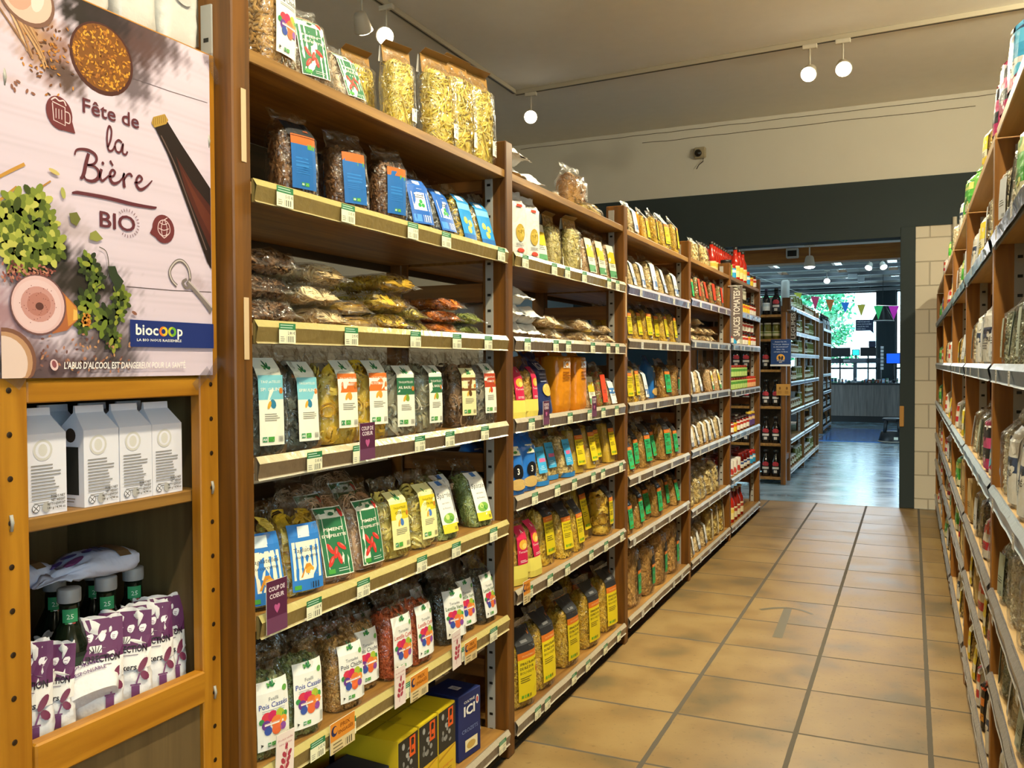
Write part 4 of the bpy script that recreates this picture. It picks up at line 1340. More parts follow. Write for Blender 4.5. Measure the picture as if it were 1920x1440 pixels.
bag_kind('pink', 'pasta bag with pink label and yellow base', 'pasta bag', .118, .085, .245, 'penne', ['#c99a3c', '#b8882e', '#d8ad52'], L_pink, lean=(.16, .10), extra=[('base_panel', lambda mb, S: base_panel(mb, S, '#dfd060', .30), M_PRINT)])
bag_kind('navy', 'navy blue pasta bag with oval window', 'pasta bag', .118, .085, .25, None, None, L_ici('n'), film='plastic', filmcol='#1c2c5c', lean=(.24,), sway=(.05,))
bag_kind('orange', 'orange plastic pasta bag with pale lettering', 'pasta bag', .125, .10, .265, None, None, L_ici('o', None), film='plastic', filmcol='#d98a1e', lean=(.0, .03), fill=.9, n=3.6)
bag_kind('three', 'blue pasta bag with 3 on black disc', 'pasta bag', .12, .085, .25, None, None, L_three, film='plastic', filmcol='#2a6fc0', lean=(.14, .10))
bag_kind('noodle', 'clear bag of small pasta with light blue label', 'pasta bag', .115, .085, .225, 'macaroni', ['#cdb06a', '#bd9f58', '#dcc383'], L_lightblue, lean=(.22, .28), dens=.8, extra=[('base_panel', lambda mb, S: base_panel(mb, S, '#2d7cc0', .10), M_PRINT)])
bag_kind('redlab', 'clear bag of mixed pasta with red-orange label', 'pasta bag', .11, .08, .225, 'fusilli', ['#b58a4a', '#8a9a4a', '#b8643a'], L_plain('#d8492a', wf=.5, z=(.10, .72)), lean=(.16, .1))
bag_kind('whitebl', 'small white and blue pasta bag', 'pasta bag', .105, .075, .165, 'shell', BEI, L_plain('#e4e6e6', ((.4, .62, '#3f7cc0'),), wf=.7, z=(.06, .8)), lean=(.3,))
bag_kind('whitepap', 'white paper pasta bag with oval window', 'paper bag', .125, .085, .30, None, None, L_window, film='paper', filmcol='#d9d6ce', lean=(.02, .05), fill=.78, flare=1.08, name='paper_bag')
bag_kind('yfan', 'clear bag of pale penne with yellow-white label', 'pasta bag', .12, .085, .225, 'penne', BEI, L_plain('#e6e2cc', ((.45, .8, '#d9bb2a'), (.02, .22, '#5a9a6a')), wf=.55, z=(.08, .72)), lean=(.18, .24))
bag_kind('casar', 'clear bag of long pale twists with card header', 'pasta bag', .125, .088, .275, 'casa', ['#d8c87e', '#c8b66a', '#e6d896'], L_sticker, fill=.76, header=kraft_header, lean=(.10, .06), dens=.9)
bag_kind('shells', 'clear bag of small shells with white label', 'pasta bag', .12, .085, .22, 'shell', ['#d6bd84', '#c5aa70', '#e4cf9c'], L_plain('#dfe2e4', ((.75, 1, '#2f8a4c'), (.1, .3, '#5a78a8')), wf=.5, z=(.1, .8)), lean=(.2, .3), dens=.9)
bag_kind('green', 'clear bag of pasta with black and green label', 'pasta bag', .125, .088, .235, 'penne', ['#b98d44', '#a77c38', '#c99f58'], L_spirale('#2fae6c', ('PENNE', 'COMPLÈTE', 'BIO'), wf=.78, z=(.14, .90), tcol='#12402a'), lean=(.14, .22, .1), dens=.8)
bag_kind('bigshell', 'large clear bag of tan shells with green label', 'pasta bag', .19, .13, .33, 'shell', ['#b5894a', '#a2783c', '#c59a5a'], L_spirale('#2f9e66', ('COQUILLES', 'BIO', ''), wf=.42, z=(.18, .66), xo=.22, tcol='#12402a'), lean=(.03, .06), fill=.8, size=1.25)
bag_kind('pale', 'clear bag of pale pasta with white label', 'pasta bag', .115, .085, .205, 'shell', ['#d4bb8c', '#c4aa78', '#e2cea6'], L_plain('#d8dadc', ((.0, .2, '#8a93a8'),), wf=.42, z=(.1, .8)), lean=(.15, .25), dens=.8)
bag_kind('palenest', 'clear bag of pale tagliatelle nests', 'pasta bag', .125, .09, .20, 'nest', ['#d6c082', '#c7ae6c', '#e6d49e'], None, lean=(.1, .2))
bag_kind('tallnest', 'tall clear bag of pale ribbons with card strip', 'pasta bag', .115, .085, .265, 'nest', ['#d9c070', '#caae5a', '#e8d48c'], L_plain('#c8bda0', wf=.2, z=(.05, .7)), lean=(.05, .1))
bag_kind('redbag', 'clear bag of pasta with red label', 'pasta bag', .105, .075, .225, 'fusilli', ['#b58a4a', '#7d8a44', '#b8643a'], L_plain('#cf3f28', wf=.62, z=(.2, .72)), lean=(.12, .2), dens=.7)
# lying ones
bag_kind('lie_brown', 'flat clear bag of brown pasta lying down', 'pasta bag', .17, .055, .25, 'penne', BRN, None, lie=True, fill=.86, seal=.97, dens=.9)
bag_kind('lie_beige', 'flat clear bag of beige noodles lying down', 'pasta bag', .15, .052, .24, 'fine', ['#d6b987', '#c7a874', '#e4cc9e'], None, lie=True, fill=.86, seal=.97)
bag_kind('lie_yellow', 'flat clear bag of yellow noodles lying down', 'pasta bag', .15, .052, .24, 'fine', ['#c9a22e', '#b88f24', '#d8b648'], None, lie=True, fill=.86, seal=.97)
bag_kind('lie_olive', 'flat clear bag of olive noodles lying down', 'pasta bag', .13, .040, .24, 'fine', ['#a5953c', '#948430', '#b8a850'], None, lie=True, fill=.86, seal=.97)
bag_kind('lie_orange', 'flat clear bag of orange noodles lying down', 'pasta bag', .14, .040, .24, 'fine', ['#d0741f', '#bd6416', '#e08c38'], None, lie=True, fill=.86, seal=.97)
bag_kind('lie_green', 'flat clear bag of green noodles lying down', 'pasta bag', .14, .040, .24, 'fine', ['#8f9a48', '#7d883a', '#a3ae5c'], None, lie=True, fill=.86, seal=.97)
bag_kind('lie_band', 'pasta packet with white and orange band lying down', 'pasta bag', .13, .040, .24, 'stick', ['#d0a84a', '#c09a3c'], L_plain('#e4e0d8', ((.0, .18, '#d8762a'),), wf=.95, z=(.25, .75)), lie=True, fill=.9)
bag_kind('lie_yl', 'yellow-labelled spaghetti bag lying down', 'pasta bag', .14, .050, .26, 'stick', ['#d8b53c', '#e3c552'], L_plain('#e0cf20', ((.35, .6, '#8fb82a'),), wf=.9, z=(.3, .62)), lie=True, fill=.85)
bag_kind('lie_white', 'crumpled white paper pasta bag lying down', 'paper bag', .15, .065, .25, None, None, L_plain('#d0cec8', wf=.3, z=(.3, .5)), film='paper', filmcol='#d9d6d0', lie=True, fill=.8, name='paper_bag')
bag_kind('two_nest', 'clear bag holding two upright brown noodle nests', 'pasta bag', .20, .10, .19, 'fine', ['#a4763c', '#8f642e', '#b8894a'], None, fill=.62, size=1.2)
bag_kind('blue_pack', 'pale blue-grey paper package lying at the back', 'package', .20, .06, .30, None, None, L_plain('#a9b0c8', ((.2, .35, '#5a5f9a'),), wf=.7, z=(.2, .8)), film='paper', filmcol='#7f8aa8', lie=True, fill=.9, name='paper_package')
ITEMS = [
    (0, 0, 'elbow', 1.463, 0, 1, 15), (0, 0, 'nestbeige', 1.592, 0.0, 0.85, -10), (0, 0, 'nestbeige', 1.739, 0.0, 0.7, -5), (0, 0, 'twist', 1.976, 0.01, 0.77, -6),
    (0, 0, 'twist', 2.185, 0.0, 0.93, -4), (0, 0, 'twist', 2.306, 0.0, 1.0, 0), (0, 0, 'twist', 2.433, 0.0, 1.03, 0), (0, 0, 'nestbeige', 1.666, 0.14, 0.75, 0),
    (0, 0, 'twist', 1.972, 0.13, 0.8, -4), (0, 1, 'speltdark', 1.562, 0.02, 0.8, -6), (0, 1, 'spelt', 1.765, 0.02, 0.82, -6), (0, 1, 'spelt', 1.923, 0.01, 0.8, -4),
    (0, 1, 'ink', 2.055, 0.0, 1, -4), (0, 1, 'ink', 2.193, 0, 1, 0), (0, 1, 'lemonblue', 2.319, 0, 1, 0), (0, 1, 'lemonblue', 2.447, 0, 1, 2),
    (0, 1, 'speltdark', 1.818, 0.14, 0.8, 0), (0, 3, 'seaweed', 1.42, 0.0, 1, -12), (0, 3, 'seaweed', 1.538, 0.0, 0.96, -4), (0, 3, 'curry', 1.676, 0.0, 1, -8),
    (0, 3, 'curry', 1.802, 0.0, 1, -4), (0, 3, 'basil', 1.944, 0.0, 1, -4), (0, 3, 'basil', 2.089, 0.0, 1, 0), (0, 3, 'mushroom', 2.299, 0.0, 0.98, -4),
    (0, 3, 'tomato', 2.44, 0.0, 0.98, 0), (0, 3, 'seaweed', 1.417, 0.13, 0.95, 4), (0, 3, 'seaweed', 1.529, 0.13, 0.91, -8), (0, 3, 'curry', 1.671, 0.13, 1.0, -7),
    (0, 3, 'curry', 1.792, 0.13, 0.97, 0), (0, 3, 'basil', 1.955, 0.13, 0.99, 0), (0, 3, 'basil', 2.077, 0.13, 1.0, 0), (0, 3, 'mushroom', 2.311, 0.13, 0.93, 1),
    (0, 3, 'tomato', 2.441, 0.13, 0.97, 3), (0, 4, 'turmeric', 1.421, 0.0, 1, -14), (0, 4, 'turmeric', 1.543, 0.0, 1, -6), (0, 4, 'pimento', 1.666, 0.0, 1, -8),
    (0, 4, 'pimento', 1.791, 0.0, 1, -4), (0, 4, 'lemon', 1.914, 0.0, 1, -6), (0, 4, 'lemon', 2.061, 0.0, 1, -4), (0, 4, 'herb', 2.191, 0.0, 1, -2),
    (0, 4, 'herb', 2.303, 0.06, 1, 0), (0, 4, 'herb', 2.415, 0.0, 1, 0), (0, 4, 'pimento', 1.774, 0.15, 1.05, 0), (0, 4, 'pimento', 1.941, 0.15, 1.1, 0),
    (0, 5, 'pea', 1.416, 0.0, 1, -12), (0, 5, 'pea', 1.528, 0.0, 1, -6), (0, 5, 'chick', 1.692, 0.0, 1, -8), (0, 5, 'chick', 1.802, 0.03, 0.97, -2),
    (0, 5, 'coral', 1.915, 0.0, 1.05, -4), (0, 5, 'coral', 2.031, 0.0, 1.02, 0), (0, 5, 'lentil', 2.217, 0.0, 1, -6), (0, 5, 'lentil', 2.329, 0.02, 1, 0),
    (0, 5, 'lentil', 2.441, 0.0, 1, 0), (0, 5, 'pea', 1.408, 0.13, 0.855, 4), (0, 5, 'pea', 1.499, 0.13, 0.829, 7), (0, 5, 'chick', 1.593, 0.13, 0.873, 1),
    (0, 5, 'plaintan', 1.689, 0.1, 0.873, 0), (0, 5, 'coral', 1.786, 0.13, 0.881, 1), (0, 5, 'coral', 1.882, 0.13, 0.864, 5), (0, 5, 'lentil', 1.978, 0.15, 0.873, 0),
    (0, 5, 'lentil', 2.072, 0.13, 0.838, 6), (0, 5, 'lentil', 2.164, 0.13, 0.838, -7), (0, 5, 'lentil', 2.259, 0.15, 0.873, 0), (0, 5, 'lentil', 2.353, 0.13, 0.846, 0),
    (0, 5, 'lentil', 2.448, 0.16, 0.873, 0), (1, 1, 'whitepap', 2.676, 0.0, 0.93, -6), (1, 1, 'whitepap', 2.792, 0.0, 0.93, -2), (1, 1, 'yfan', 3.0, 0.05, 1.1, 0),
    (1, 1, 'casar', 3.117, 0.03, 0.82, 0), (1, 1, 'casar', 3.227, 0.0, 0.86, 0), (1, 1, 'yfan', 3.416, 0.0, 1, 0), (1, 1, 'yfan', 3.546, 0.0, 1, 0),
    (1, 1, 'yfan', 3.687, 0.0, 1, 2), (1, 1, 'whitepap', 2.67, 0.13, 0.91, 2), (1, 1, 'whitepap', 2.784, 0.13, 0.91, -6), (1, 1, 'casar', 3.223, 0.13, 0.82, 6),
    (1, 1, 'yfan', 3.407, 0.13, 0.96, 2), (1, 1, 'yfan', 3.552, 0.13, 0.95, 2), (1, 1, 'yfan', 3.691, 0.13, 0.94, -1), (1, 3, 'pink', 2.672, 0.0, 0.85, -8),
    (1, 3, 'pink', 2.785, 0.0, 0.85, -2), (1, 3, 'navy', 2.923, 0.0, 0.9, -4), (1, 3, 'orange', 3.089, 0.0, 0.96, 0), (1, 3, 'orange', 3.277, 0.0, 0.96, 0),
    (1, 3, 'yfan', 3.469, 0.02, 0.8, 0), (1, 3, 'redlab', 3.564, 0.0, 0.85, 0), (1, 3, 'whitebl', 3.697, 0.0, 0.9, 0), (1, 3, 'pink', 2.663, 0.13, 0.83, -1),
    (1, 3, 'pink', 2.77, 0.13, 0.85, 1), (1, 3, 'navy', 2.921, 0.13, 0.85, -6), (1, 3, 'orange', 3.105, 0.13, 0.96, 2), (1, 3, 'orange', 3.258, 0.13, 0.92, -4),
    (1, 3, 'yfan', 3.443, 0.13, 0.77, -6), (1, 3, 'redlab', 3.535, 0.13, 0.81, 6), (1, 3, 'whitebl', 3.689, 0.13, 0.86, -3), (1, 4, 'three', 2.659, 0.0, 0.84, -6),
    (1, 4, 'three', 2.76, 0.0, 0.84, -2), (1, 4, 'noodle', 2.885, 0.0, 0.86, -4), (1, 4, 'noodle', 3.053, 0.03, 0.86, 0), (1, 4, 'noodle', 3.154, 0.0, 0.9, 0),
    (1, 4, 'yspag', 3.276, 0.0, 0.86, -4), (1, 4, 'yspag', 3.437, 0.0, 0.86, 0), (1, 4, 'yspag', 3.577, 0.03, 0.88, 0), (1, 4, 'yspag', 3.689, 0.0, 0.92, 0),
    (1, 4, 'three', 2.657, 0.13, 0.79, -7), (1, 4, 'three', 2.753, 0.13, 0.81, 3), (1, 4, 'noodle', 2.905, 0.13, 0.84, 6), (1, 4, 'noodle', 3.151, 0.13, 0.87, -2),
    (1, 4, 'yspag', 3.26, 0.13, 0.81, -3), (1, 4, 'yspag', 3.441, 0.13, 0.86, -7), (1, 4, 'yspag', 3.691, 0.13, 0.9, 2), (1, 5, 'pink', 2.675, 0.0, 0.94, -8),
    (1, 5, 'pink', 2.813, 0.0, 0.94, -2), (1, 5, 'yellow', 2.993, 0.02, 1.02, -2), (1, 5, 'yellow', 3.13, 0.0, 0.88, 0), (1, 5, 'yellow', 3.267, 0.0, 0.85, 0),
    (1, 5, 'yspag', 3.492, 0.05, 1.05, 0), (1, 5, 'yshell', 3.621, 0.0, 0.98, 0), (1, 5, 'pink', 2.695, 0.13, 0.89, 8), (1, 5, 'pink', 2.805, 0.13, 0.94, -2),
    (1, 5, 'yellow', 2.943, 0.13, 0.97, 5), (1, 5, 'yellow', 3.129, 0.13, 0.84, 6), (1, 5, 'yellow', 3.257, 0.13, 0.84, -2), (1, 5, 'yshell', 3.568, 0.13, 0.92, 0),
    (1, 6, 'spiral', 2.725, 0.0, 1, -6), (1, 6, 'spiral', 2.919, 0.0, 1.02, -4), (1, 6, 'spiral', 3.173, 0.0, 1, -2), (1, 6, 'spiral', 3.419, 0.0, 1, 0),
    (1, 6, 'spiral', 3.661, 0.0, 1, 0), (1, 6, 'spiral', 3.433, 0.16, 1, 0), (1, 6, 'spiral', 3.672, 0.16, 1, 0), (2, 0, 'shells', 4.039, 0.0, 0.75, 0),
    (2, 0, 'orange', 4.261, 0.06, 0.62, 20), (2, 1, 'shells', 4.02, 0.0, 0.8, 0), (2, 1, 'shells', 4.166, 0.0, 0.8, 0), (2, 1, 'shells', 4.382, 0.0, 0.98, 0),
    (2, 1, 'shells', 4.596, 0.0, 0.95, 0), (2, 1, 'shells', 4.83, 0.0, 0.85, 0), (2, 1, 'shells', 4.01, 0.13, 0.78, -1), (2, 1, 'shells', 4.162, 0.13, 0.76, 2),
    (2, 1, 'shells', 4.364, 0.13, 0.98, -5), (2, 1, 'shells', 4.616, 0.13, 0.92, -7), (2, 1, 'shells', 4.83, 0.13, 0.8, -2), (2, 2, 'yellow', 3.933, 0.0, 0.72, 0),
    (2, 2, 'yellow', 4.178, 0.02, 0.8, 0), (2, 2, 'yellow', 4.281, 0.0, 0.8, 0), (2, 2, 'yellow', 4.52, 0.03, 0.8, 0), (2, 2, 'yellow', 4.621, 0.0, 0.82, 0),
    (2, 2, 'yellow', 4.806, 0.0, 0.82, 0), (2, 2, 'yellow', 3.95, 0.13, 0.7, -3), (2, 2, 'yellow', 4.103, 0.13, 0.78, 2), (2, 2, 'yellow', 4.293, 0.13, 0.78, 0),
    (2, 2, 'yellow', 4.59, 0.13, 0.79, 7), (2, 2, 'yellow', 4.789, 0.13, 0.82, -2), (2, 3, 'yellow', 3.948, 0.0, 0.8, 0), (2, 3, 'yellow', 4.063, 0.0, 0.85, 0),
    (2, 3, 'shells', 4.221, 0.0, 0.85, 0), (2, 3, 'three', 4.541, 0.05, 0.9, 0), (2, 3, 'green', 4.652, 0.0, 0.9, 0), (2, 3, 'bigshell', 4.911, 0.02, 0.62, 0),
    (2, 4, 'green', 3.964, 0.0, 0.8, 0), (2, 4, 'green', 4.14, 0.03, 0.95, 0), (2, 4, 'green', 4.263, 0.0, 1.02, 0), (2, 4, 'green', 4.519, 0.04, 1, 0),
    (2, 4, 'green', 4.647, 0.0, 1.04, 0), (2, 4, 'green', 4.818, 0.0, 0.92, 0), (2, 4, 'green', 3.946, 0.13, 0.8, -4), (2, 4, 'green', 4.24, 0.13, 0.98, -7),
    (2, 4, 'green', 4.632, 0.13, 1.02, 6), (2, 4, 'green', 4.821, 0.13, 0.91, 4), (2, 5, 'green', 3.946, 0.0, 0.85, 0), (2, 5, 'green', 4.134, 0.0, 0.92, 0),
    (2, 5, 'green', 4.355, 0.03, 0.95, 0), (2, 5, 'green', 4.473, 0.0, 0.95, 0), (2, 5, 'green', 4.745, 0.03, 0.92, 0), (2, 5, 'green', 4.867, 0.0, 0.9, 0),
    (2, 5, 'green', 3.934, 0.13, 0.8, -3), (2, 5, 'green', 4.114, 0.13, 0.91, -5), (2, 5, 'green', 4.459, 0.13, 0.94, 4), (2, 5, 'green', 4.882, 0.13, 0.88, -2),
    (2, 6, 'bigshell', 4.041, 0.0, 1, 0), (2, 6, 'bigshell', 4.297, 0.0, 0.88, 0), (2, 6, 'bigshell', 4.538, 0.0, 0.98, 0), (2, 6, 'bigshell', 4.805, 0.0, 1, 0),
    (3, 0, 'palenest', 5.339, 0.0, 0.75, 0), (3, 0, 'palenest', 5.68, 0.0, 0.85, 0), (3, 1, 'green', 5.224, 0.0, 0.8, 0), (3, 1, 'redbag', 5.414, 0.0, 0.9, 0),
    (3, 1, 'redbag', 5.632, 0.0, 0.9, 0), (3, 1, 'redbag', 5.867, 0.0, 0.95, 0), (3, 1, 'redbag', 6.12, 0.0, 0.9, 0), (3, 3, 'pale', 5.239, 0.0, 0.9, 0),
    (3, 3, 'pale', 5.46, 0.0, 0.9, 0), (3, 3, 'yfan', 5.812, 0.0, 0.85, 0), (3, 3, 'pale', 5.914, 0.04, 0.9, 0), (3, 3, 'yfan', 6.067, 0.0, 0.9, 0),
    (3, 4, 'pale', 5.211, 0.0, 0.85, 0), (3, 4, 'pale', 5.371, 0.0, 0.85, 0), (3, 4, 'pale', 5.539, 0.0, 0.9, 0), (3, 4, 'pale', 5.7, 0.0, 0.9, 0),
    (3, 4, 'pale', 5.871, 0.0, 0.95, 0), (3, 4, 'pale', 6.05, 0.0, 0.95, 0), (3, 4, 'pale', 5.815, 0.12, 1.25, 0), (3, 4, 'pale', 6.031, 0.12, 1.25, 0),
    (3, 4, 'pale', 6.175, 0.12, 1.25, 0), (3, 5, 'palenest', 5.212, 0.0, 0.85, 0), (3, 5, 'palenest', 5.401, 0.0, 0.9, 0), (3, 5, 'palenest', 5.572, 0.0, 1.0, 0),
    (3, 5, 'palenest', 5.769, 0.0, 1.05, 0), (3, 5, 'palenest', 5.961, 0.0, 1.15, 0), (3, 5, 'palenest', 5.841, 0.13, 1.2, 0), (3, 5, 'palenest', 5.997, 0.13, 1.3, 0),
    (3, 5, 'palenest', 6.163, 0.13, 1.35, 0), (3, 6, 'pale', 5.226, 0.0, 0.8, 0), (3, 6, 'pale', 5.402, 0.0, 0.85, 0), (3, 6, 'pale', 5.588, 0.0, 0.9, 0),
    (3, 6, 'tallnest', 5.77, 0.0, 1, 0), (3, 6, 'tallnest', 5.962, 0.0, 1.05, 0), (3, 6, 'tallnest', 6.148, 0.0, 1.05, 0),
]

# ------------------------------------------------------------------ stocking the pasta bays
ORD = ['first', 'second', 'third', 'fourth', 'fifth', 'sixth', 'seventh', 'eighth', 'ninth', 'tenth', 'eleventh', 'twelfth', 'thirteenth', 'fourteenth']
SHN = ['top shelf', 'second shelf', 'third shelf', 'fourth shelf', 'fifth shelf', 'sixth shelf', 'bottom shelf']
BN = ['nearest bay', 'second bay', 'third bay', 'fourth bay', 'sauce bay']
RND = random.Random(11)
def shelf_labels(items, desc_of, where):
    """items: (key, position, row); numbers the look-alikes of one shelf from the left"""
    groups = {}
    for i, (k, p, row) in enumerate(items):
        groups.setdefault((k, row), []).append((p, i))
    out = [None] * len(items)
    for (k, row), L in groups.items():
        L.sort()
        d = desc_of(k)
        if row:
            d = d.replace('clear ', '', 1)
        for n_, (p, i) in enumerate(L):
            pre = 'rear-row ' if row else ''
            if len(L) > 1:
                out[i] = '%s from left, %s%s, %s' % (ORD[n_], pre, d, where)
            else:
                out[i] = '%s%s, %s' % (pre, d, where)
    return out
by_shelf = {}
for it in ITEMS:
    by_shelf.setdefault((it[0], it[1]), []).append(it)
for (b, l), L in by_shelf.items():
    labs = shelf_labels([(i[2], i[3], i[4] > .09) for i in L], lambda k: KIND[k].desc, SHN[l] + ', ' + BN[b])
    for it, lab in zip(L, labs):
        _, _, k, y, sb, sc, rz = it
        K = KIND[k]
        if l:
            sc = min(sc, (ZS[b][l - 1] - .034 - ZS[b][l]) / (K.h + (.018 if 'header_card' in [q[0] for q in K.variants[0]] else 0)))
        x = XL - .016 - K.d * sc / 2 - sb
        place(k, (x, y, ZS[b][l] + .0005), PI / 2 + math.radians(rz + (-9, -6, -4, -3)[b] + RND.uniform(-6, 6)), lab, 'pasta bags on the %s of the %s' % (SHN[l], BN[b]), sc)

# flat bags lying in stacks on the third shelves: (bay, kind, y, number, depth offset, scale, turn)
def stack(b, l, key, y, n_, dx, sc, rz, where, seed=0):
    r = random.Random(seed + int(y * 100))
    z = ZS[b][l] + .001
    K = KIND[key]
    for i in range(n_):
        s = sc * r.uniform(.95, 1.03)
        pos = 'topmost' if i == n_ - 1 and n_ > 1 else ('lowest' if i == 0 and n_ > 1 else ORD[i] + ' from bottom')
        if n_ == 1:
            lab = '%s, %s' % (K.desc, where)
        else:
            lab = '%s, %s of %s' % (K.desc, pos, where)
        x = XL - .030 - K.h * s / 2 - dx + r.uniform(-.010, .006)
        place(key, (x, y + r.uniform(-.008, .008), z), PI / 2 + math.radians(rz + r.uniform(-6, 6)), lab, 'bags lying on the %s of the %s' % (SHN[l], BN[b]), s)
        z += K.d * s * .97
stack(0, 2, 'lie_brown', 1.455, 3, .0, 1.0, 0, 'left stack, third shelf')
stack(0, 2, 'lie_beige', 1.645, 3, .0, 1.0, 6, 'beige stack, third shelf')
stack(0, 2, 'lie_band', 1.80, 2, .01, .95, 0, 'banded pile, third shelf')
stack(0, 2, 'lie_yellow', 1.955, 3, .0, 1.0, -6, 'yellow pile, third shelf')
stack(0, 2, 'lie_olive', 2.095, 2, .02, .95, 5, 'olive pile, third shelf')
stack(0, 2, 'lie_orange', 2.235, 3, .0, .95, -4, 'orange pile, third shelf')
stack(0, 2, 'lie_green', 2.385, 2, .0, .95, 6, 'green pile, third shelf')
place('blue_pack', (XL - .36, 2.33, ZS[0][2] + .001), 0.05, 'pale blue-grey paper package lying behind the orange and green noodle bags', None, 1.0)
stack(1, 2, 'lie_white', 2.72, 3, .0, .95, 4, 'white pile, second bay')
stack(1, 2, 'lie_white', 2.87, 2, .0, .95, -6, 'right white pile, second bay')
stack(1, 2, 'lie_beige', 3.04, 2, .0, 1.0, 5, 'beige pile, second bay')
stack(1, 2, 'lie_yl', 3.21, 2, .03, .95, 3, 'left yellow pile, second bay')
stack(1, 2, 'lie_beige', 3.38, 2, .0, 1.0, -4, 'right beige pile, second bay')
stack(1, 2, 'lie_yl', 3.55, 2, .02, .9, -5, 'middle yellow pile, second bay')
stack(1, 2, 'lie_beige', 3.69, 2, .0, .85, 4, 'last beige pile, second bay')
# top of the second bay
stack(1, 0, 'lie_white', 2.71, 2, .0, 1.0, 8, 'white pile, second-bay top')
stack(1, 0, 'lie_white', 2.90, 1, .0, .95, -18, 'alone on top of second bay')
stack(1, 0, 'lie_beige', 3.13, 1, .02, .85, 6, 'on top of second bay')
place('lie_yl', (XL - .10, 3.49, ZS[1][0] + .001), .15, 'yellow-labelled bag lying crosswise on top of the second bay', None, 1.05)
place('two_nest', (XL - .17, 3.55, ZS[1][0] + .049), PI / 2 - .1, 'clear bag holding two upright brown noodle nests on second bay top', None, 1.0)
# heap of yellow bags on the third bay
for i, (k, y, dx, sc, rz) in enumerate((('yellow', 4.33, .02, .72, 0), ('yellow', 4.43, .0, .74, 10), ('yellow', 4.53, .03, .76, 0), ('yellow', 4.64, .0, .8, -8), ('yellow', 4.74, .02, .82, 0), ('yellow', 4.86, .0, .84, 6))):
    place(k, (XL - .016 - KIND[k].d * sc / 2 - dx, y, ZS[2][0] + .001), PI / 2 + math.radians(rz), '%s from left of the yellow-labelled bags heaped on third bay top' % ORD[i], 'yellow bags on top of the third bay', sc)
# pale crinkled bags on the fourth bay's third shelf
for i, y in enumerate((5.16, 5.34, 5.54, 5.75, 5.95)):
    stack(3, 2, 'lie_beige', y, 2 if i != 2 else 3, .0, 1.0, (-1) ** i * 7, '%s pile, fourth bay' % ORD[i], i)
stack(3, 0, 'lie_beige', 5.30, 2, .02, 1.0, 9, 'pile on top of fourth bay')

# ------------------------------------------------------------------ boxes on the bottom shelf of the nearest bay
def carton(name, label, loc, rz, w, d, h, base, art_front=None, art_side=None, art_top=None, cat='box', group=None):
    t = thing(name, label, cat, loc, rz, group)
    m = MB(); m.box(-w / 2, w / 2, -d / 2, d / 2, 0, h, C(base), bev=.0015)
    part('carton', m, M_PRINT, t)
    m = MB()
    for art, fn in ((art_front, lambda x, z, o: np.stack([x, -d / 2 - o + 0 * x, z], 1)), (art_side, lambda x, z, o: np.stack([-w / 2 - o + 0 * x, -x, z], 1)), (art_top, lambda x, z, o: np.stack([x, z, h + o + 0 * x], 1))):
        if art:
            A = Art(); art(A, w, d, h); A.put(m, fn)
    part('print', m, M_PRINT, t)
    return t
def yellow_front(A, w, d, h):
    A.rect(-w / 2, h * .42, w / 2, h * .98, C('#2b2a26'))
    r = random.Random(4)
    for i in range(16):
        g = r.uniform(.12, .6); A.ell(r.uniform(-.30, .28) * w, h * r.uniform(.5, .92), w * r.uniform(.04, .10), h * .035, (g, g, g * .95), r.uniform(0, 3), 10, up=(i % 3 == 2))
    A.rect(w * .06, h * .70, w * .36, h * .96, C('#dd5a20')); A.rect(w * .14, h * .74, w * .28, h * .92, C('#2b2a26')); A.rect(w * .17, h * .78, w * .28, h * .84, C('#dd5a20'))
    A.rect(-w / 2, 0, w / 2, h * .42, C('#d9b22a')); A.poly([(-w / 2, h * .30), (w / 2, h * .40), (w / 2, h * .42), (-w / 2, h * .34)], C('#b88a1e'))
    A.text('Lasagnes', -w * .38, h * .19, .011, C('#c85a28'), 'l', width=w * .7); A.lines(-w * .4, h * .14, w * .3, 3, .006, C('#7a5a18'))
def yellow_top(A, w, d, h):
    A.rect(-w / 2, -d / 2, w / 2, d / 2, C('#dfc41e')); A.rect(-w / 2, -.002, w / 2, .002, C('#b89c14'))
def navy_front(A, w, d, h):
    A.text('ICI', -w * .02, h * .66, .040, WHITE, width=w * .5, bold=.03); A.text('CULTIVÉ', -w * .02, h * .85, .010, WHITE, width=w * .48, bold=.01)
    A.ell(w * .34, h * .82, .008, .014, C('#e8e6e0')); A.ell(w * .34, h * .82, .005, .009, C('#b83a3a'))
    A.text('CROZETS', 0, h * .40, .016, C('#7f8fc0'), width=w * .72)
    A.rect(-w * .22, h * .10, w * .34, h * .28, C('#e8dcb0')); A.ell(w * .05, h * .18, w * .2, h * .06, C('#c8a454'))
def navy_side(A, w, d, h):
    A.text('ICI', 0, h * .80, .016, WHITE, bold=.02); A.lines(-d * .35, h * .7, d * .35, 8, .014, C('#8a94bc')); A.rect(-d * .3, h * .04, -d * .05, h * .2, WHITE)
def navy_top(A, w, d, h):
    A.rect(-.012, -d * .2, .012, d * .1, WHITE); A.bars(-.010, -d * .15, .010, d * .02)
def navy_flat(A, w, d, h):
    A.rect(-w * .1, h * .18, w * .12, h * .84, C('#d8d4c0')); A.bars(-w * .08, h * .3, w * .10, h * .6); A.rect(w * .22, h * .2, w * .42, h * .8, C('#c8702c'))
def navy_low(A, w, d, h):
    A.lines(-w * .3, h * .62, w * .1, 2, .03, C('#a8aec4')); A.rect(w * .2, h * .12, w * .42, h * .8, C('#e2d08a')); A.ell(w * .31, h * .5, .012, .012, C('#3a3a3a')); A.ell(w * .31, h * .5, .009, .009, C('#e2d08a'))
ZG = ZS[0][6] + .001
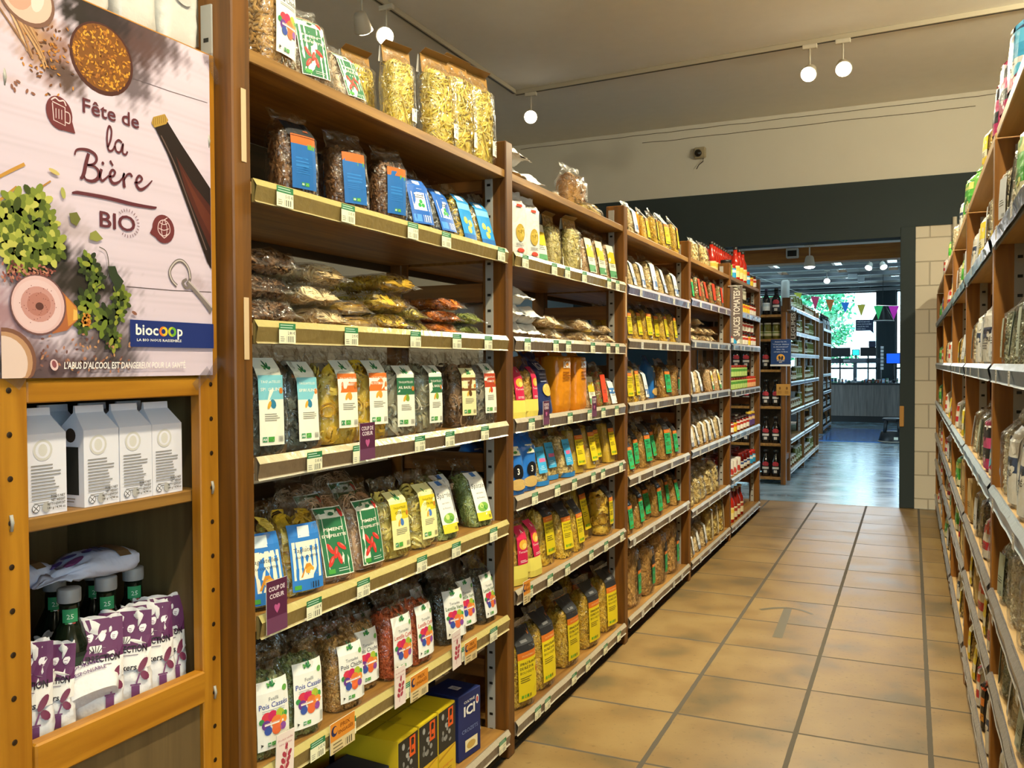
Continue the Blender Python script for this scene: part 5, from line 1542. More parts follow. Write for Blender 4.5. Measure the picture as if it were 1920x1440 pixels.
for i, (y, lab) in enumerate(((1.945, 'leftmost of three yellow boxes with black photo on bottom shelf'), (2.05, 'middle of three yellow boxes with black photo on bottom shelf'), (2.155, 'rightmost of three yellow boxes with black photo on bottom shelf'))):
    carton('pasta_box', lab, (XL - .125, y, ZG), PI / 2, .098, .20, .205, '#d6b822', yellow_front, None, yellow_top, group='yellow boxes on the bottom shelf')
for i, y in enumerate((1.95, 2.06)):
    carton('pasta_box', ('left' if i == 0 else 'right') + ' yellow box in the second rank on the bottom shelf', (XL - .335, y, ZG), PI / 2, .098, .18, .205, '#d6b822', yellow_front, None, yellow_top, group='yellow boxes on the bottom shelf')
carton('pasta_box', 'upright navy blue box with white lettering beside the yellow boxes', (XL - .09, 2.312, ZG), PI / 2 - .10, .12, .12, .195, '#1d2a60', navy_front, navy_side, navy_top)
carton('pasta_box', 'navy blue box lying across behind the upright navy box', (XL - .30, 2.33, ZG), PI / 2, .24, .14, .20, '#1d2a60', None, None, navy_top)
carton('pasta_box', 'navy blue box stacked at the back above the yellow boxes', (XL - .29, 2.33, ZG + .201), PI / 2, .22, .12, .055, '#18214a', navy_flat)
carton('pasta_box', 'dark navy box with cream square left of the yellow boxes', (XL - .12, 1.77, ZG), PI / 2 - .08, .23, .14, .15, '#191d30', navy_low, None, navy_top)
place('shells', (XL - .10, 2.44, ZG), PI / 2, 'clear bag with green and white label right of the navy box', None, .72)

# ------------------------------------------------------------------ shelf-edge signs
def edge_sign(name, label, y, z0, w, h, art, x=XL - .012, lean=0.0, rot=0.0, grp=None):
    o = link(name, None)
    m = MB(); m.box(-w / 2, w / 2, -.0006, .0006, 0, h, C('#e8e4da'))
    A = Art(); art(A, w, h); A.put(m, flat(-.0006), .0004)
    o2 = m.mesh(name, [M_PRINT])
    bpy.data.objects.remove(o)
    o = link(name, o2)
    o.location = (x, y, z0); o.rotation_euler = (lean, rot, PI / 2)
    tag(o, label, 'shelf sign', grp)
    return o
def s_heart(A, w, h):
    A.rect(-w / 2, 0, w / 2, h, C('#53203f'))
    A.text('COUP DE', 0, h * .80, .0125, C('#e6d8de'), width=w * .78, bold=.02); A.text('COEUR', 0, h * .66, .0125, C('#e6d8de'), width=w * .70, bold=.02)
    a = np.linspace(0, 2 * PI, 24, endpoint=False)
    A.poly(np.stack([.0085 * np.sin(a) ** 3 * w / .06, h * .46 + (.0065 * np.cos(a) - .0026 * np.cos(2 * a) - .001 * np.cos(3 * a)) * w / .045], 1), C('#b8568a'))
    A.rect(-w / 2, 0, w / 2, h * .30, C('#6a3a58'))
def s_gluten(A, w, h):
    A.rect(-w / 2, 0, w / 2, h, C('#ead9d2')); A.text('Produit vérifié', 0, h * .84, .0065, C('#b0485a'), width=w * .8, res=1); A.text('sans gluten', 0, h * .75, .0065, C('#b0485a'), width=w * .7, res=1)
    A.stroke([(-w * .1, h * .12), (0, h * .35), (w * .12, h * .66)], .0016, C('#a83a4c'))
    for t, s in ((.25, 1), (.25, -1), (.45, 1), (.45, -1), (.65, 1), (.65, -1)):
        A.ell((-.1 + .3 * t) * w + s * w * .15, h * (.14 + .62 * t), w * .14, h * .05, C('#a83a4c'), .8 * s, 10)
    A.ell(.05 * w, h * .70, w * .07, h * .07, C('#a83a4c'), -.3, 10)
def s_prix(A, w, h):
    A.rect(-w / 2, 0, w / 2, h, C('#d8892e')); A.rect(-w / 2, 0, w / 2, h * .40, C('#d9c392'))
    A.ell(-w * .34, h * .72, h * .17, h * .17, C('#252a52')); A.ell(-w * .30, h * .74, h * .11, h * .11, C('#d8892e'))
    A.text('PRIX', w * .10, h * .74, .013, C('#8a4a10'), width=w * .4, bold=.02); A.text('ENGAGÉS', w * .12, h * .55, .011, C('#8a4a10'), width=w * .6, bold=.02)
    A.bars(w * .1, h * .05, w * .42, h * .28); A.lines(-w * .4, h * .32, 0, 3, .008, C('#7a6a48'))
edge_sign('promo_tag', 'purple COUP DE COEUR tag on the fourth shelf below yellow ribbons', 1.71, 1.048, .062, .086, s_heart, XL + .014)
edge_sign('promo_tag', 'purple COUP DE COEUR tag at left end of fifth shelf', 1.385, .735, .062, .105, s_heart, XL + .014)
edge_sign('promo_tag', 'small purple COUP DE COEUR tag below the pink bags', 2.81, 1.058, .055, .082, s_heart, XL + .014)
edge_sign('promo_tag', 'small purple COUP DE COEUR tag below the orange bags', 3.315, 1.058, .055, .082, s_heart, XL + .014)
edge_sign('gluten_free_tag', 'pink tag with crossed ear of wheat at far left, sixth shelf', 1.402, .425, .056, .098, s_gluten, XL + .014, rot=.06)
edge_sign('gluten_free_tag', 'pink ear-of-wheat tag below the orange spirals', 1.845, .418, .05, .098, s_gluten, XL + .014)
edge_sign('gluten_free_tag', 'pink ear-of-wheat tag below the dark lentil spirals', 2.145, .418, .05, .105, s_gluten, XL + .014, rot=-.05)
edge_sign('price_sign', 'large orange PRIX ENGAGÉS sign below the tan spirals', 1.60, .412, .092, .068, s_prix, XL + .016)
edge_sign('price_sign', 'orange PRIX ENGAGÉS sign between the two right pink tags', 1.935, .408, .088, .066, s_prix, XL + .016)
edge_sign('price_sign', 'orange PRIX ENGAGÉS sign right of the last pink tag', 2.225, .412, .075, .06, s_prix, XL + .016)
edge_sign('price_sign', 'orange and white price sign under the lowest pink bags', 2.63, .478, .055, .075, s_prix, XL + .016)
# hanging aisle banner on the post before the sauces
def banner(label, x0, x1, y, z0, z1, text, colr='#6a5d58'):
    o_ = MB(); w = x1 - x0; xm = (x0 + x1) / 2
    pts = [(x0, z0 + w * .5), (xm, z0), (x1, z0 + w * .5), (x1, z1), (xm, z1 - w * .45), (x0, z1)]
    o_.prism(pts, -.003, .003, 'xz', C(colr))
    A = Art(); A.text(text, xm + .026 * w / .085, (z0 + z1) / 2 - .0, w * .78, C('#e2dcd2'), 'c', bold=.015, rot=PI / 2, width=(z1 - z0) * .82)
    v, f, c, k = A.items[0]; cz = (v[:, 1].max() + v[:, 1].min()) / 2; v[:, 1] += (z0 + z1) / 2 - cz; v[:, 0] += xm - (v[:, 0].max() + v[:, 0].min()) / 2
    A.put(o_, flat(-.003), .0006)
    t = thing('aisle_banner', label, 'sign', (0, y, 0))
    part('banner', o_, M_PRINT, t)
    m = MB(); m.box(x0 - .02, x1, -.004, .004, z1 - .004, z1 + .002, C('#b8b4ac')); part('bracket', m, M_SATIN, t)
    return t
banner('brown hanging banner reading SAUCES TOMATES on the fourth post', -1.160, -1.080, 6.262, 1.425, 1.815, 'SAUCES TOMATES')

# ------------------------------------------------------------------ jars and bottles
def jar_kind(key, desc, cat, r, h, content, lid, label=None, shape='jar', lidh=.016, text=None, seg=18, name='jar', lab2=None):
    K = Kind(); K.desc, K.cat, K.w, K.d, K.h, K.name = desc, cat, 2 * r, 2 * r, h, name
    m = MB()
    c = C(content)
    if shape == 'jar':
        hb = h - lidh
        prof = [(0, 0), (r * .86, 0), (r, .004), (r, hb * .82), (r * .9, hb * .94), (r * .82, hb), (0, hb)]
        m.lathe(prof, seg, c)
        lr, lz0 = r * .88, hb
    elif shape == 'tin':
        prof = [(0, 0), (r, 0), (r, h - .002), (r * .96, h), (0, h - .002)]
        m.lathe(prof, seg, c); lr, lz0 = r * .97, h - .003
    else:  # bottle
        hb = h - lidh; nr = r * (.36 if shape == 'wine' else .46)
        sh = .62 if shape == 'wine' else .58
        prof = [(0, 0), (r * .9, 0), (r, .006), (r, hb * sh), (r * .93, hb * (sh + .06)), (nr * 1.25, hb * (sh + .20)), (nr, hb * (sh + .25)), (nr * .95, hb), (0, hb)]
        m.lathe(prof, seg, c); lr, lz0 = nr * 1.15, hb - .004
    K.variants = [[('glass_body' if shape != 'tin' else 'tin_body', m.mesh('body', [M_ENAMEL]), None)]]
    m = MB()
    m.lathe([(lr, lz0), (lr * 1.02, lz0 + lidh * .2), (lr * 1.02, h - .002), (lr * .94, h), (0, h)], seg, C(lid))
    K.variants[0].append(('lid' if shape in ('jar', 'tin') else 'cap', m.mesh('lid', [M_SATIN]), None))
    if label:
        z0, z1, cols = label
        A = Art(); W = r * 2.2
        A.rect(-W, z0 * h, W, z1 * h, C(cols[0]), 16, 1)
        if len(cols) > 1:
            A.rect(-W, z0 * h + (z1 - z0) * h * .55, W, z0 * h + (z1 - z0) * h * .85, C(cols[1]), 16, 1)
        if lab2:
            lab2(A, r, h)
        if text:
            A.text(text, 0, (z0 + (z1 - z0) * .3) * h, r * .36, C(cols[2] if len(cols) > 2 else '#3a3a3a'), width=r * 1.35, bold=.02, res=1)
        A.lines(-r * .5, (z0 + (z1 - z0) * .25) * h, r * .5, 2, r * .12, C('#8a867a'))
        m = MB()
        A.put(m, lambda x, z, o: np.stack([(r + o) * np.sin(x / r), -(r + o) * np.cos(x / r), z], 1), .0008)
        K.variants[0].append(('label', m.mesh('label', [M_PRINT]), None))
    KIND[key] = K
jar_kind('passata', 'red tomato sauce bottle with cream label', 'bottle', .034, .255, '#a82414', '#1c1a18', (.10, .44, ('#e2cf8e', '#d8b84a')), 'bottle', name='sauce_bottle')
jar_kind('passata2', 'dark red tomato sauce bottle with pale label', 'bottle', .033, .235, '#7e1c12', '#c8c4b8', (.10, .44, ('#cfc2a0', '#9a3a2a')), 'bottle', name='sauce_bottle')
jar_kind('greenjar', 'jar with bright green label and black lid', 'jar', .045, .125, '#3a2a20', '#1a1a1a', (.08, .70, ('#8fbf2f', '#6a9a22')))
jar_kind('bluejar', 'small jar with sky blue and white label', 'jar', .032, .11, '#8a2418', '#b8241c', (.08, .70, ('#2f9ad0', '#e4eaec')))
jar_kind('greyjar', 'jar with grey label and white lid', 'jar', .038, .10, '#4a463c', '#cfccc2', (.10, .75, ('#b7b3a0', '#8a8878')))
jar_kind('spicejar', 'jar with yellow and orange label', 'jar', .038, .095, '#7a4a22', '#2a2420', (.10, .80, ('#e0c23a', '#d8642a')))
jar_kind('redjar', 'red sauce jar with white label', 'jar', .038, .105, '#7c1e16', '#2a1814', (.12, .72, ('#e6e0d4', '#b83a2c')))
jar_kind('pesto', 'pesto jar with green label', 'jar', .034, .092, '#5f6a2c', '#8a2a1a', (.10, .80, ('#a8c070', '#4f8a3a')))
jar_kind('pestored', 'sauce jar with orange-red label', 'jar', .034, .092, '#a8461e', '#b8301c', (.10, .80, ('#e0a878', '#c8402a')))
jar_kind('darkjar', 'large dark red jar with white label', 'jar', .052, .135, '#5a120e', '#6e1a16', (.14, .52, ('#e4e0d8', '#2f4a8a')))
jar_kind('tin', 'white tin with red blotches', 'tin', .042, .115, '#d8d2c8', '#c8c8c4', (.05, .95, ('#e2ded6',)), 'tin', lab2=lambda A, r, h: [A.ell(a * r, b * h, r * .5, h * .22, C('#b83226'), .4, 12) for a, b in ((-.6, .3), (.5, .75), (1.6, .3), (-1.7, .7))], name='tin_can')
jar_kind('purplejar', 'slim jar with purple label', 'jar', .028, .12, '#5a3a2a', '#caa83a', (.1, .8, ('#5a3f7a', '#d8b48a')))
def row_of(keys, b, l, y0, y1, dx=0.0, z=0.0, rear=False, where=None, stackpos=''):
    n_ = len(keys); ys = [y0 + (y1 - y0) * i / max(1, n_ - 1) for i in range(n_)]
    where = where or SHN[l] + ', ' + BN[b]
    labs = shelf_labels([(k, y, rear) for k, y in zip(keys, ys)], lambda k: KIND[k].desc + stackpos, where)
    for k, y, lab in zip(keys, ys, labs):
        K = KIND[k]
        place(k, (XL - .016 - K.d / 2 - dx, y, ZS[b][l] + .0008 + z), PI / 2 + RND.uniform(-.3, .1), lab, 'jars and bottles in the sauce bay')
P, Q = 'passata', 'passata2'
row_of(['greenjar', 'bluejar', P, P, P, 'bluejar', 'spicejar', 'redjar'], 4, 0, 6.44, 7.52)
row_of([P] * 12, 4, 0, 6.36, 7.30, .10, rear=True)
row_of([P] * 12, 4, 0, 6.37, 7.25, .18, rear=True, where='third rank, sauce bay')
row_of(['greyjar'] * 4 + ['spicejar'] * 5 + ['redjar'] * 3, 4, 1, 6.37, 7.50)
row_of(['greyjar'] * 4, 4, 1, 6.66, 7.02, 0.0, .101, stackpos=' stacked')
row_of(['bluejar', 'redjar', 'bluejar', 'redjar', 'greyjar', 'redjar', 'redjar', 'spicejar', 'redjar', 'redjar'], 4, 2, 6.37, 7.50)
row_of(['redjar'] * 5, 4, 2, 6.82, 7.44, 0.01, .106, stackpos=' stacked')
row_of(['greyjar', 'pesto', 'pesto', 'pesto', 'pesto', 'pesto', 'pesto', 'pesto', 'pestored', 'pestored', 'pestored', 'pestored'], 4, 3, 6.37, 7.50)
row_of(['pesto'] * 7, 4, 3, 6.42, 7.08, 0.0, .093, stackpos=' stacked')
row_of(['redjar', 'redjar', 'spicejar', 'redjar', 'redjar', 'redjar', 'redjar', 'purplejar', 'purplejar'], 4, 4, 6.37, 7.46)
row_of(['redjar', 'spicejar', 'redjar', 'greyjar', 'redjar'], 4, 4, 6.9, 7.4, .10, rear=True)
row_of(['redjar', 'tin', 'tin', 'tin', 'darkjar', 'darkjar', 'darkjar', 'bluejar', 'bluejar'], 4, 5, 6.37, 7.50)
row_of(['darkjar'] * 8, 4, 5, 6.42, 7.46, .12, rear=True)
row_of([P, P, Q, Q, Q], 4, 6, 6.40, 6.92)
row_of([P, P, Q, Q, Q], 4, 6, 6.42, 6.90, .09, rear=True)

# ------------------------------------------------------------------ left cabinet with the beer poster
XC = -1.21; CY0, CY1 = .80, 1.288; CT = 1.858
cab = thing('display_cabinet', 'yellow pine cabinet at left edge with open shelves below a poster', 'cabinet', (XC, CY0, 0), 0)
def cpart(nm, x0, x1, y0, y1, z0, z1, mat, bev=.002, parent=None):
    m = MB(); m.box(x0 - XC, x1 - XC, y0 - CY0, y1 - CY0, z0, z1, bev=bev)
    return part(nm, m, mat, parent or cab)
M_MDF = wood('cabinet_inside', C('#6f5a38'), C('#5f4c2e'), 'z', .6)
def stile(y0, y1):
    s_ = cpart('stile', XC - .024, XC, y0, y1, 0, CT, M_PINE)
    m = MB()
    for k in range(26):
        z = .12 + k * .0655
        m.lathe([(0, .0006), (.0042, .0006), (.0046, .0003)], 10, C('#2a1a0a'), center=(0.0003, (y0 + y1) / 2 - CY0 + .004, z), axis='x')
        if k in (5, 8, 14, 24):
            m.tube([(.001, (y0 + y1) / 2 - CY0 + .004, z - .012), (.004, (y0 + y1) / 2 - CY0 + .004, z), (.001, (y0 + y1) / 2 - CY0 + .004, z + .012)], .0028, 8, C('#a8a49c'))
    part('peg_holes', m, M_SATIN, s_)
stile(1.2405, CY1); stile(.822, .8905)
cpart('top_rail', XC - .022, XC - .0005, .8905, 1.2405, CT - .09, CT, M_PINEY)
cpart('middle_rail', XC - .022, XC - .0005, .8905, 1.2405, 1.213, 1.247, M_PINEY)
cpart('upper_panel', XC - .018, XC - .010, .8905, 1.2405, 1.247, CT - .09, M_PINEY)
cpart('front_rail', XC - .020, XC + .006, .8905, 1.2405, .634, .694, M_PINEY, .003)
cpart('lower_panel', XC - .018, XC - .008, .8905, 1.2405, .10, .634, M_MDF)
cpart('base_rail', XC - .022, XC - .0005, .8905, 1.2405, 0, .10, M_PINEY)
cpart('side_panel', XC - .40, XC - .025, CY1 - .018, CY1 - .002, 0, CT, M_MDF)
cpart('side_panel', XC - .40, XC - .025, CY0 + .02, CY0 + .036, 0, CT, M_MDF)
cpart('back_panel', XC - .41, XC - .401, CY0 + .02, CY1 - .002, 0, CT, M_MDF)
cpart('shelf', XC - .40, XC - .026, CY0 + .037, CY1 - .019, 1.012, 1.034, M_BOARD)
cpart('shelf', XC - .40, XC - .026, CY0 + .037, CY1 - .019, .638, .660, M_BOARD)
cpart('cabinet_top', XC - .40, XC - .0235, CY0 + .037, CY1 - .019, CT - .02, CT - .001, M_BOARD)
# white gable-topped cartons, lilac cast of cool light put into their colour
def gable(name, label, loc, rz, group):
    w, d, hb, h = .070, .060, .128, .168
    t = thing(name, label, 'carton', loc, rz, group)
    m = MB()
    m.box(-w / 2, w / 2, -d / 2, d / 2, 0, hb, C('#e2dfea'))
    V = [(-w / 2, -d / 2, hb), (w / 2, -d / 2, hb), (w / 2, d / 2, hb), (-w / 2, d / 2, hb), (-w * .40, -.003, h - .012), (w * .40, -.003, h - .012), (w * .40, .003, h - .012), (-w * .40, .003, h - .012),
         (-w * .40, -.002, h), (w * .40, -.002, h), (w * .40, .002, h), (-w * .40, .002, h)]
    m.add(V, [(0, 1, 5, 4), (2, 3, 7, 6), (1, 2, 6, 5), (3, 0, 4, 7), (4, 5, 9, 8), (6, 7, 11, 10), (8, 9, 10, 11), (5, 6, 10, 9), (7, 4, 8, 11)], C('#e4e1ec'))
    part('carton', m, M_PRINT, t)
    A = Art()
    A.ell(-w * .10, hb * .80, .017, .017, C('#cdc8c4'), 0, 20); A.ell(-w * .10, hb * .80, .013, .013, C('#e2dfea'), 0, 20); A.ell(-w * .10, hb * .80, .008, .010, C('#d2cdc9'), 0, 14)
    A.lines(-w * .40, hb * .62, w * .36, 11, .0052, C('#8f8a88'), .4, random.Random(2)); A.lines(-w * .35, hb * .16, w * .05, 2, .004, C('#8f8a88'))
    A.ell(-w * .30, .012, .007, .007, C('#4a4644'), 0, 16); A.ell(-w * .30, .012, .006, .006, C('#e2dfea'), 0, 16); A.stroke([(-w * .30 - .004, .008), (-w * .30 + .004, .016)], .0012, C('#4a4644')); A.stroke([(-w * .30 - .004, .016), (-w * .30 + .004, .008)], .0012, C('#4a4644'))
    A.ell(-w * .05, .012, .007, .008, C('#b0acaa'), 0, 16)
    for i, s in enumerate(('POIDS NET', 'NET WEIGHT', 'NETTOGEWICHT', '140 g / 4.94 oz')):
        A.text(s, w * .44, .026 - i * .006, .0055, C('#3f3b3a'), 'r', bold=.02, width=w * (.36 if i < 2 else .46), res=1)
    m = MB(); A.put(m, flat(-d / 2))
    A = Art(); A.rect(-d * .40, .020, d * .30, hb * .78, C('#2c2a26')); A.ell(0, hb * .93, .012, .012, C('#3f332c'), 0, 16)
    A.lines(-d * .4, .014, d * .3, 2, .005, C('#8a7a6a'))
    A.put(m, lambda x, z, o: np.stack([-w / 2 - o + 0 * x, -x, z], 1))
    part('print', m, M_PRINT, t)
    return t
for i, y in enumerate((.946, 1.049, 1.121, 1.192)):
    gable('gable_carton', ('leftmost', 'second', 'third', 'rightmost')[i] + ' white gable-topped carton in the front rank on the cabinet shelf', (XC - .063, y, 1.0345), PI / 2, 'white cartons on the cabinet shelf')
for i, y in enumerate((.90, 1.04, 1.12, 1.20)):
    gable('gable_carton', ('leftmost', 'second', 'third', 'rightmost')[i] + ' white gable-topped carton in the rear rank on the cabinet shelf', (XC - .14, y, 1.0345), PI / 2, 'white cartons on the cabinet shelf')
# dark lemonade bottles with silver caps
def green_label(A, r, h):
    A.rect(-r * .7, h * .70, r * .1, h * .80, C('#2f8a5a'), 4, 1)
jar_kind('lemonade', 'dark green glass bottle with silver screw cap', 'bottle', .036, .222, '#11180f', '#8a8a8e', (.30, .52, ('#1b241a', '#2c3a2a')), 'bottle', lidh=.020, name='glass_bottle')
for i, (x, y) in enumerate(((-1.345, .955), (-1.335, 1.055), (-1.345, 1.14), (-1.36, 1.215), (-1.425, 1.00), (-1.43, 1.10), (-1.435, 1.19))):
    t = place('lemonade', (x, y, .6605), PI / 2 - .6, ('leftmost', 'second', 'third', 'rightmost', 'left rear', 'middle rear', 'right rear')[i] + ' dark glass bottle with silver cap in the cabinet', 'glass bottles in the cabinet')
    m = MB(); A = Art(); rr = .0172
    A.rect(-.012, .165, .012, .188, C('#2f8a5a'), 6, 1); A.rect(-.008, .150, .008, .164, C('#e4e4e0'), 4, 1); A.rect(-.008, .150, -.003, .164, C('#2f8a4a'), 2, 1); A.rect(.003, .150, .008, .164, C('#b83a34'), 2, 1)
    A.text('25', 0, .171, .012, C('#d8e4d8'), res=1)
    A.put(m, lambda x_, z, o: np.stack([(rr + o) * np.sin(x_ / rr), -(rr + o) * np.cos(x_ / rr), z], 1), .0012); part('neck_label', m, M_PRINT, t)
# purple and white cracker pouches
PUR = C('#5e2a55')
def L_resur(A, S):
    w = S.w * .97 / 2; h = S.h
    A.rect(-w, h * .60, w, h * .985, PUR, 10, 3)
    a = np.linspace(0, PI, 14)
    A.poly(list(zip(w * .98 * np.cos(a), h * .58 + h * .13 * np.sin(a))), C('#e6e0dc')); A.rect(-w * .22, h * .66, w * .22, h * .73, C('#e6e0dc'))
    A.rect(-w, h * .40, w, h * .60, C('#e6e0dc'))
    A.text('À base de drêches de brasserie', 0, h * .885, .0058, C('#e6d8e2'), width=w * 1.45, shear=.15, res=1)
    for i in range(4):
        x = (-.66 + .44 * i) * w
        A.ell(x, h * .805, .0060, .0072, C('#e6dfe4'), 0, 10); A.ell(x + .002, h * .812, .0050, .0070, C('#e6dfe4'), -.6, 8); A.lines(x - .0035, h * .812, x + .0035, 3, .003, PUR)
    for i in range(5):
        an = PI * (.25 + .125 * i); A.stroke([(.006 * math.cos(an), h * .645 + .004 * math.sin(an)), (.016 * math.cos(an), h * .645 + .016 * math.sin(an))], .0013, C('#2a2228'))
    A.text('RESURRECTION', 0, h * .575, .0165, C('#261c24'), width=w * 1.72, bold=.03, res=2); A.lines(-w * .4, h * .55, w * .6, 1, .004, C('#7a6a78'))
    A.text('crackers', -w * .05, h * .40, .0150, C('#261c24'), width=w * 1.1, bold=.02, shear=.1)
    A.ell(-w * .66, h * .40, .0085, .018, PUR, -.4, 14); A.ell(w * .72, h * .44, .006, .014, C('#6e2e4a'), -.5, 12); A.ell(w * .8, h * .33, .006, .010, C('#6e2e4a'), .6, 10)
    A.rect(w * .32, h * .10, w * .62, h * .24, C('#6e3a66')); A.stroke([(w * .28, h * .25), (w * .66, h * .25)], .003, C('#6e3a66')); A.stroke([(w * .5, h * .26), (w * .62, h * .36)], .003, C('#6e3a66'))
    A.text('à recycler en', w * .2, h * .04, .0055, PUR, shear=.1, res=1)
bag_kind('resur', 'purple and white cracker pouch', 'pouch', .100, .052, .178, None, None, L_resur, film='paper', filmcol='#dcd8da', fill=.30, lean=(.10, .16), seal=.97, n=2.6, flare=.98, name='cracker_pouch', sway=(0, .03))
def L_resback(A, S):
    w = S.w * .8 / 2; h = S.h
    for i, s in enumerate(('NOS', 'ACTEURS', 'FAVEUR DE', "L'ALIMENTATION", 'DURABLE', '& RESPONSABLE')):
        A.text(s, w * .9, h * (.62 - .085 * i), .0105, C('#5a2f6a'), 'r', bold=.01, width=min(w * 1.7, .0075 * len(s)), res=1)
    A.rect(-w, h * .74, w, h * .90, PUR)
bag_kind('resback', 'white cracker pouch tipped forward showing purple writing', 'pouch', .100, .055, .178, None, None, L_resback, film='paper', filmcol='#dcd8da', fill=.5, seal=.97, n=2.6, name='cracker_pouch', nvar=1)
def L_respack(A, S):
    w = S.w * .8 / 2; h = S.h
    for a, b, r_ in ((-.1, .70, .3), (.1, .55, -.5), (-.1, .40, .6)):
        A.ell(a * w, b * h, .008, .014, C('#4a3a7a'), r_, 12)
    A.ell(-.6 * w, .6 * h, .010, .022, C('#6a3a6a'), .2, 12); A.rect(-w * 1.2, .02, w * 1.2, h * .22, C('#6a5238')); A.lines(-w * .5, h * .36, w * .6, 3, .009, C('#5a5a8a'))
bag_kind('respack', 'white and brown pouch', 'pouch', .105, .045, .20, None, None, L_respack, film='paper', filmcol='#b9bed6', fill=.45, seal=.97, n=2.6, lie=True, name='cracker_pouch', nvar=1)
ZB = .6605
for x, y, rz, lab in ((-1.284, .925, -.75, 'leftmost upright purple pouch beside the cabinet stile'), (-1.284, 1.062, -.62, 'upright RESURRECTION pouch behind the tipped white pouch'),
                      (-1.284, 1.125, -.85, 'third upright purple RESURRECTION pouch from the left'), (-1.282, 1.178, -.60, 'fourth upright purple RESURRECTION pouch from the left'), (-1.29, 1.215, -.5, 'rightmost purple RESURRECTION pouch against the cabinet side')):
    place('resur', (x, y, ZB), PI / 2 + rz, lab, 'purple pouches in the cabinet', .92)
t = place('resback', (-1.268, 1.045, ZB + .040), 0, 'white pouch tipped over with purple writing in front of others', None, .95)
t.rotation_euler = (math.radians(-52), math.radians(-12), PI / 2 - .50)
place('resur', (-1.30, .985, ZB), PI / 2 - .9, 'second purple pouch half hidden under the tipped pouch', 'purple pouches in the cabinet', .8)
t = place('respack', (-1.375, 1.10, ZB + .2225), -.1, 'white pouch lying across the bottle caps')
t = place('respack', (-1.40, .95, ZB + .2225), .25, 'bluish pouch lying on the caps at far left')
# white film-wrapped packs on top of the cabinet
def L_ghost(A, S):
    w = S.w * .8 / 2; h = S.h
    A.ell(.1 * w, h * .55, w * .5, h * .09, C('#c3c0bb'), .3, 14); A.ell(-.1 * w, h * .40, w * .6, h * .06, C('#c8c5c0'), -.3, 14); A.ell(w * .3, h * .78, w * .35, h * .05, C('#bdb9b4'), 0, 12)
bag_kind('whitepack', 'white wrapped pack with faint grey print', 'pack', .092, .07, .24, None, None, L_ghost, film='plastic', filmcol='#cfccc6', fill=.86, n=4.0, name='wrapped_pack', seal=.97)
for i, y in enumerate((.93, 1.035, 1.14, 1.238)):
    place('whitepack', (XC - .062, y, CT), PI / 2, ('leftmost', 'second', 'third', 'rightmost')[i] + ' white wrapped pack standing above the poster', 'white packs on top of the cabinet')

# ------------------------------------------------------------------ the poster (flat print, 425 x 602 mm) taped to the cabinet
PW_, PH_ = .426, .602
poster = thing('beer_poster', 'large beer festival poster taped to the pine cabinet', 'poster', (XC + .0035, .845, 1.251), PI / 2)
m = MB()
nx, nz = 86, 120
xs = np.linspace(0, PW_, nx + 1); zs = np.linspace(0, PH_, nz + 1)
X, Z = np.meshgrid(xs, zs); X = X.ravel(); Z = Z.ravel()
base = np.tile(np.array(C('#d6c3d2')), (len(X), 1))  # lilac share of this base is cool local light put into the colour
rs = np.random.RandomState(5)
def soft(cx, cz, rx, rz, rot, col, hard=2.0, amt=1.0):
    global base
    c, s = math.cos(rot), math.sin(rot)
    u = ((X * 1000 - cx) * c + (Z * 1000 - cz) * s) / rx; v = (-(X * 1000 - cx) * s + (Z * 1000 - cz) * c) / rz
    wob = .12 * np.sin(X * 210 + cx) + .12 * np.sin(Z * 190 + cz) + .08 * np.sin(X * 520 - Z * 410)
    k = np.clip((1 - (u * u + v * v) ** .5 + wob) * hard, 0, 1)[:, None] * amt
    base = base * (1 - k) + np.array(C(col)) * k
wave = (.5 + .5 * np.sin(Z * 1000 * .55 + .8 * np.sin(X * 14))) * (.5 + .5 * np.sin(Z * 1000 * .13 + X * 9))
base *= (1 - .10 * wave[:, None])
soft(190, 590, 120, 90, -.2, '#2a2220', 2.4); soft(250, 600, 110, 60, -.15, '#33282a', 1.8); soft(300, 590, 90, 40, -.3, '#5c4a4c', 1.5, .85); soft(270, 560, 60, 50, .3, '#5a403e', 1.4, .9); soft(90, 500, 60, 60, .5, '#8a6050', 1.6, .9); soft(115, 470, 50, 26, -.3, '#5c4640', 2.2)
soft(50, 545, 50, 75, .4, '#b88a66', 1.6, .9); soft(245, 500, 62, 48, .1, '#4a3a3c', 1.8, .85); soft(20, 440, 30, 8, 0, '#c9a7a4', 1.2, .5)
soft(110, 150, 150, 62, -.15, '#5a4848', 1.8, .9); soft(60, 190, 90, 50, 0, '#20201a', 2.0); soft(150, 150, 80, 40, 0, '#252018', 1.8, .95); soft(180, 60, 80, 75, .4, '#4c3c38', 1.5, .9)
soft(70, 10, 150, 42, 0, '#4a3638', 1.8, .95); soft(20, 90, 60, 60, 0, '#96666a', 1.4, .8); soft(60, 35, 90, 30, -.2, '#6a5054', 1.5, .8); soft(215, 40, 60, 60, .2, '#3a3030', 1.3, .8)
soft(395, 300, 28, 110, .35, '#b49aa2', 1.2, .7); soft(390, 170, 46, 20, -.6, '#a8929a', 1.2, .6); soft(120, 240, 60, 30, -.5, '#a08c8c', 1.3, .6); soft(320, 60, 100, 22, 0, '#cbb8bc', 1.2, .5)
V = np.stack([X, 0 * X, Z], 1)
F = []
for j in range(nz):
    i = np.arange(nx); a = j * (nx + 1) + i
    F.append(np.stack([a, a + 1, a + nx + 2, a + nx + 1], 1))
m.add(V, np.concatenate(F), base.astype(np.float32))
m.box(0, PW_, .0002, .0008, 0, PH_, C('#d8ccd0'))
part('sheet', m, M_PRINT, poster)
A = Art(); MM = .001; A.STEP = 1.2e-5
rr = random.Random(9)
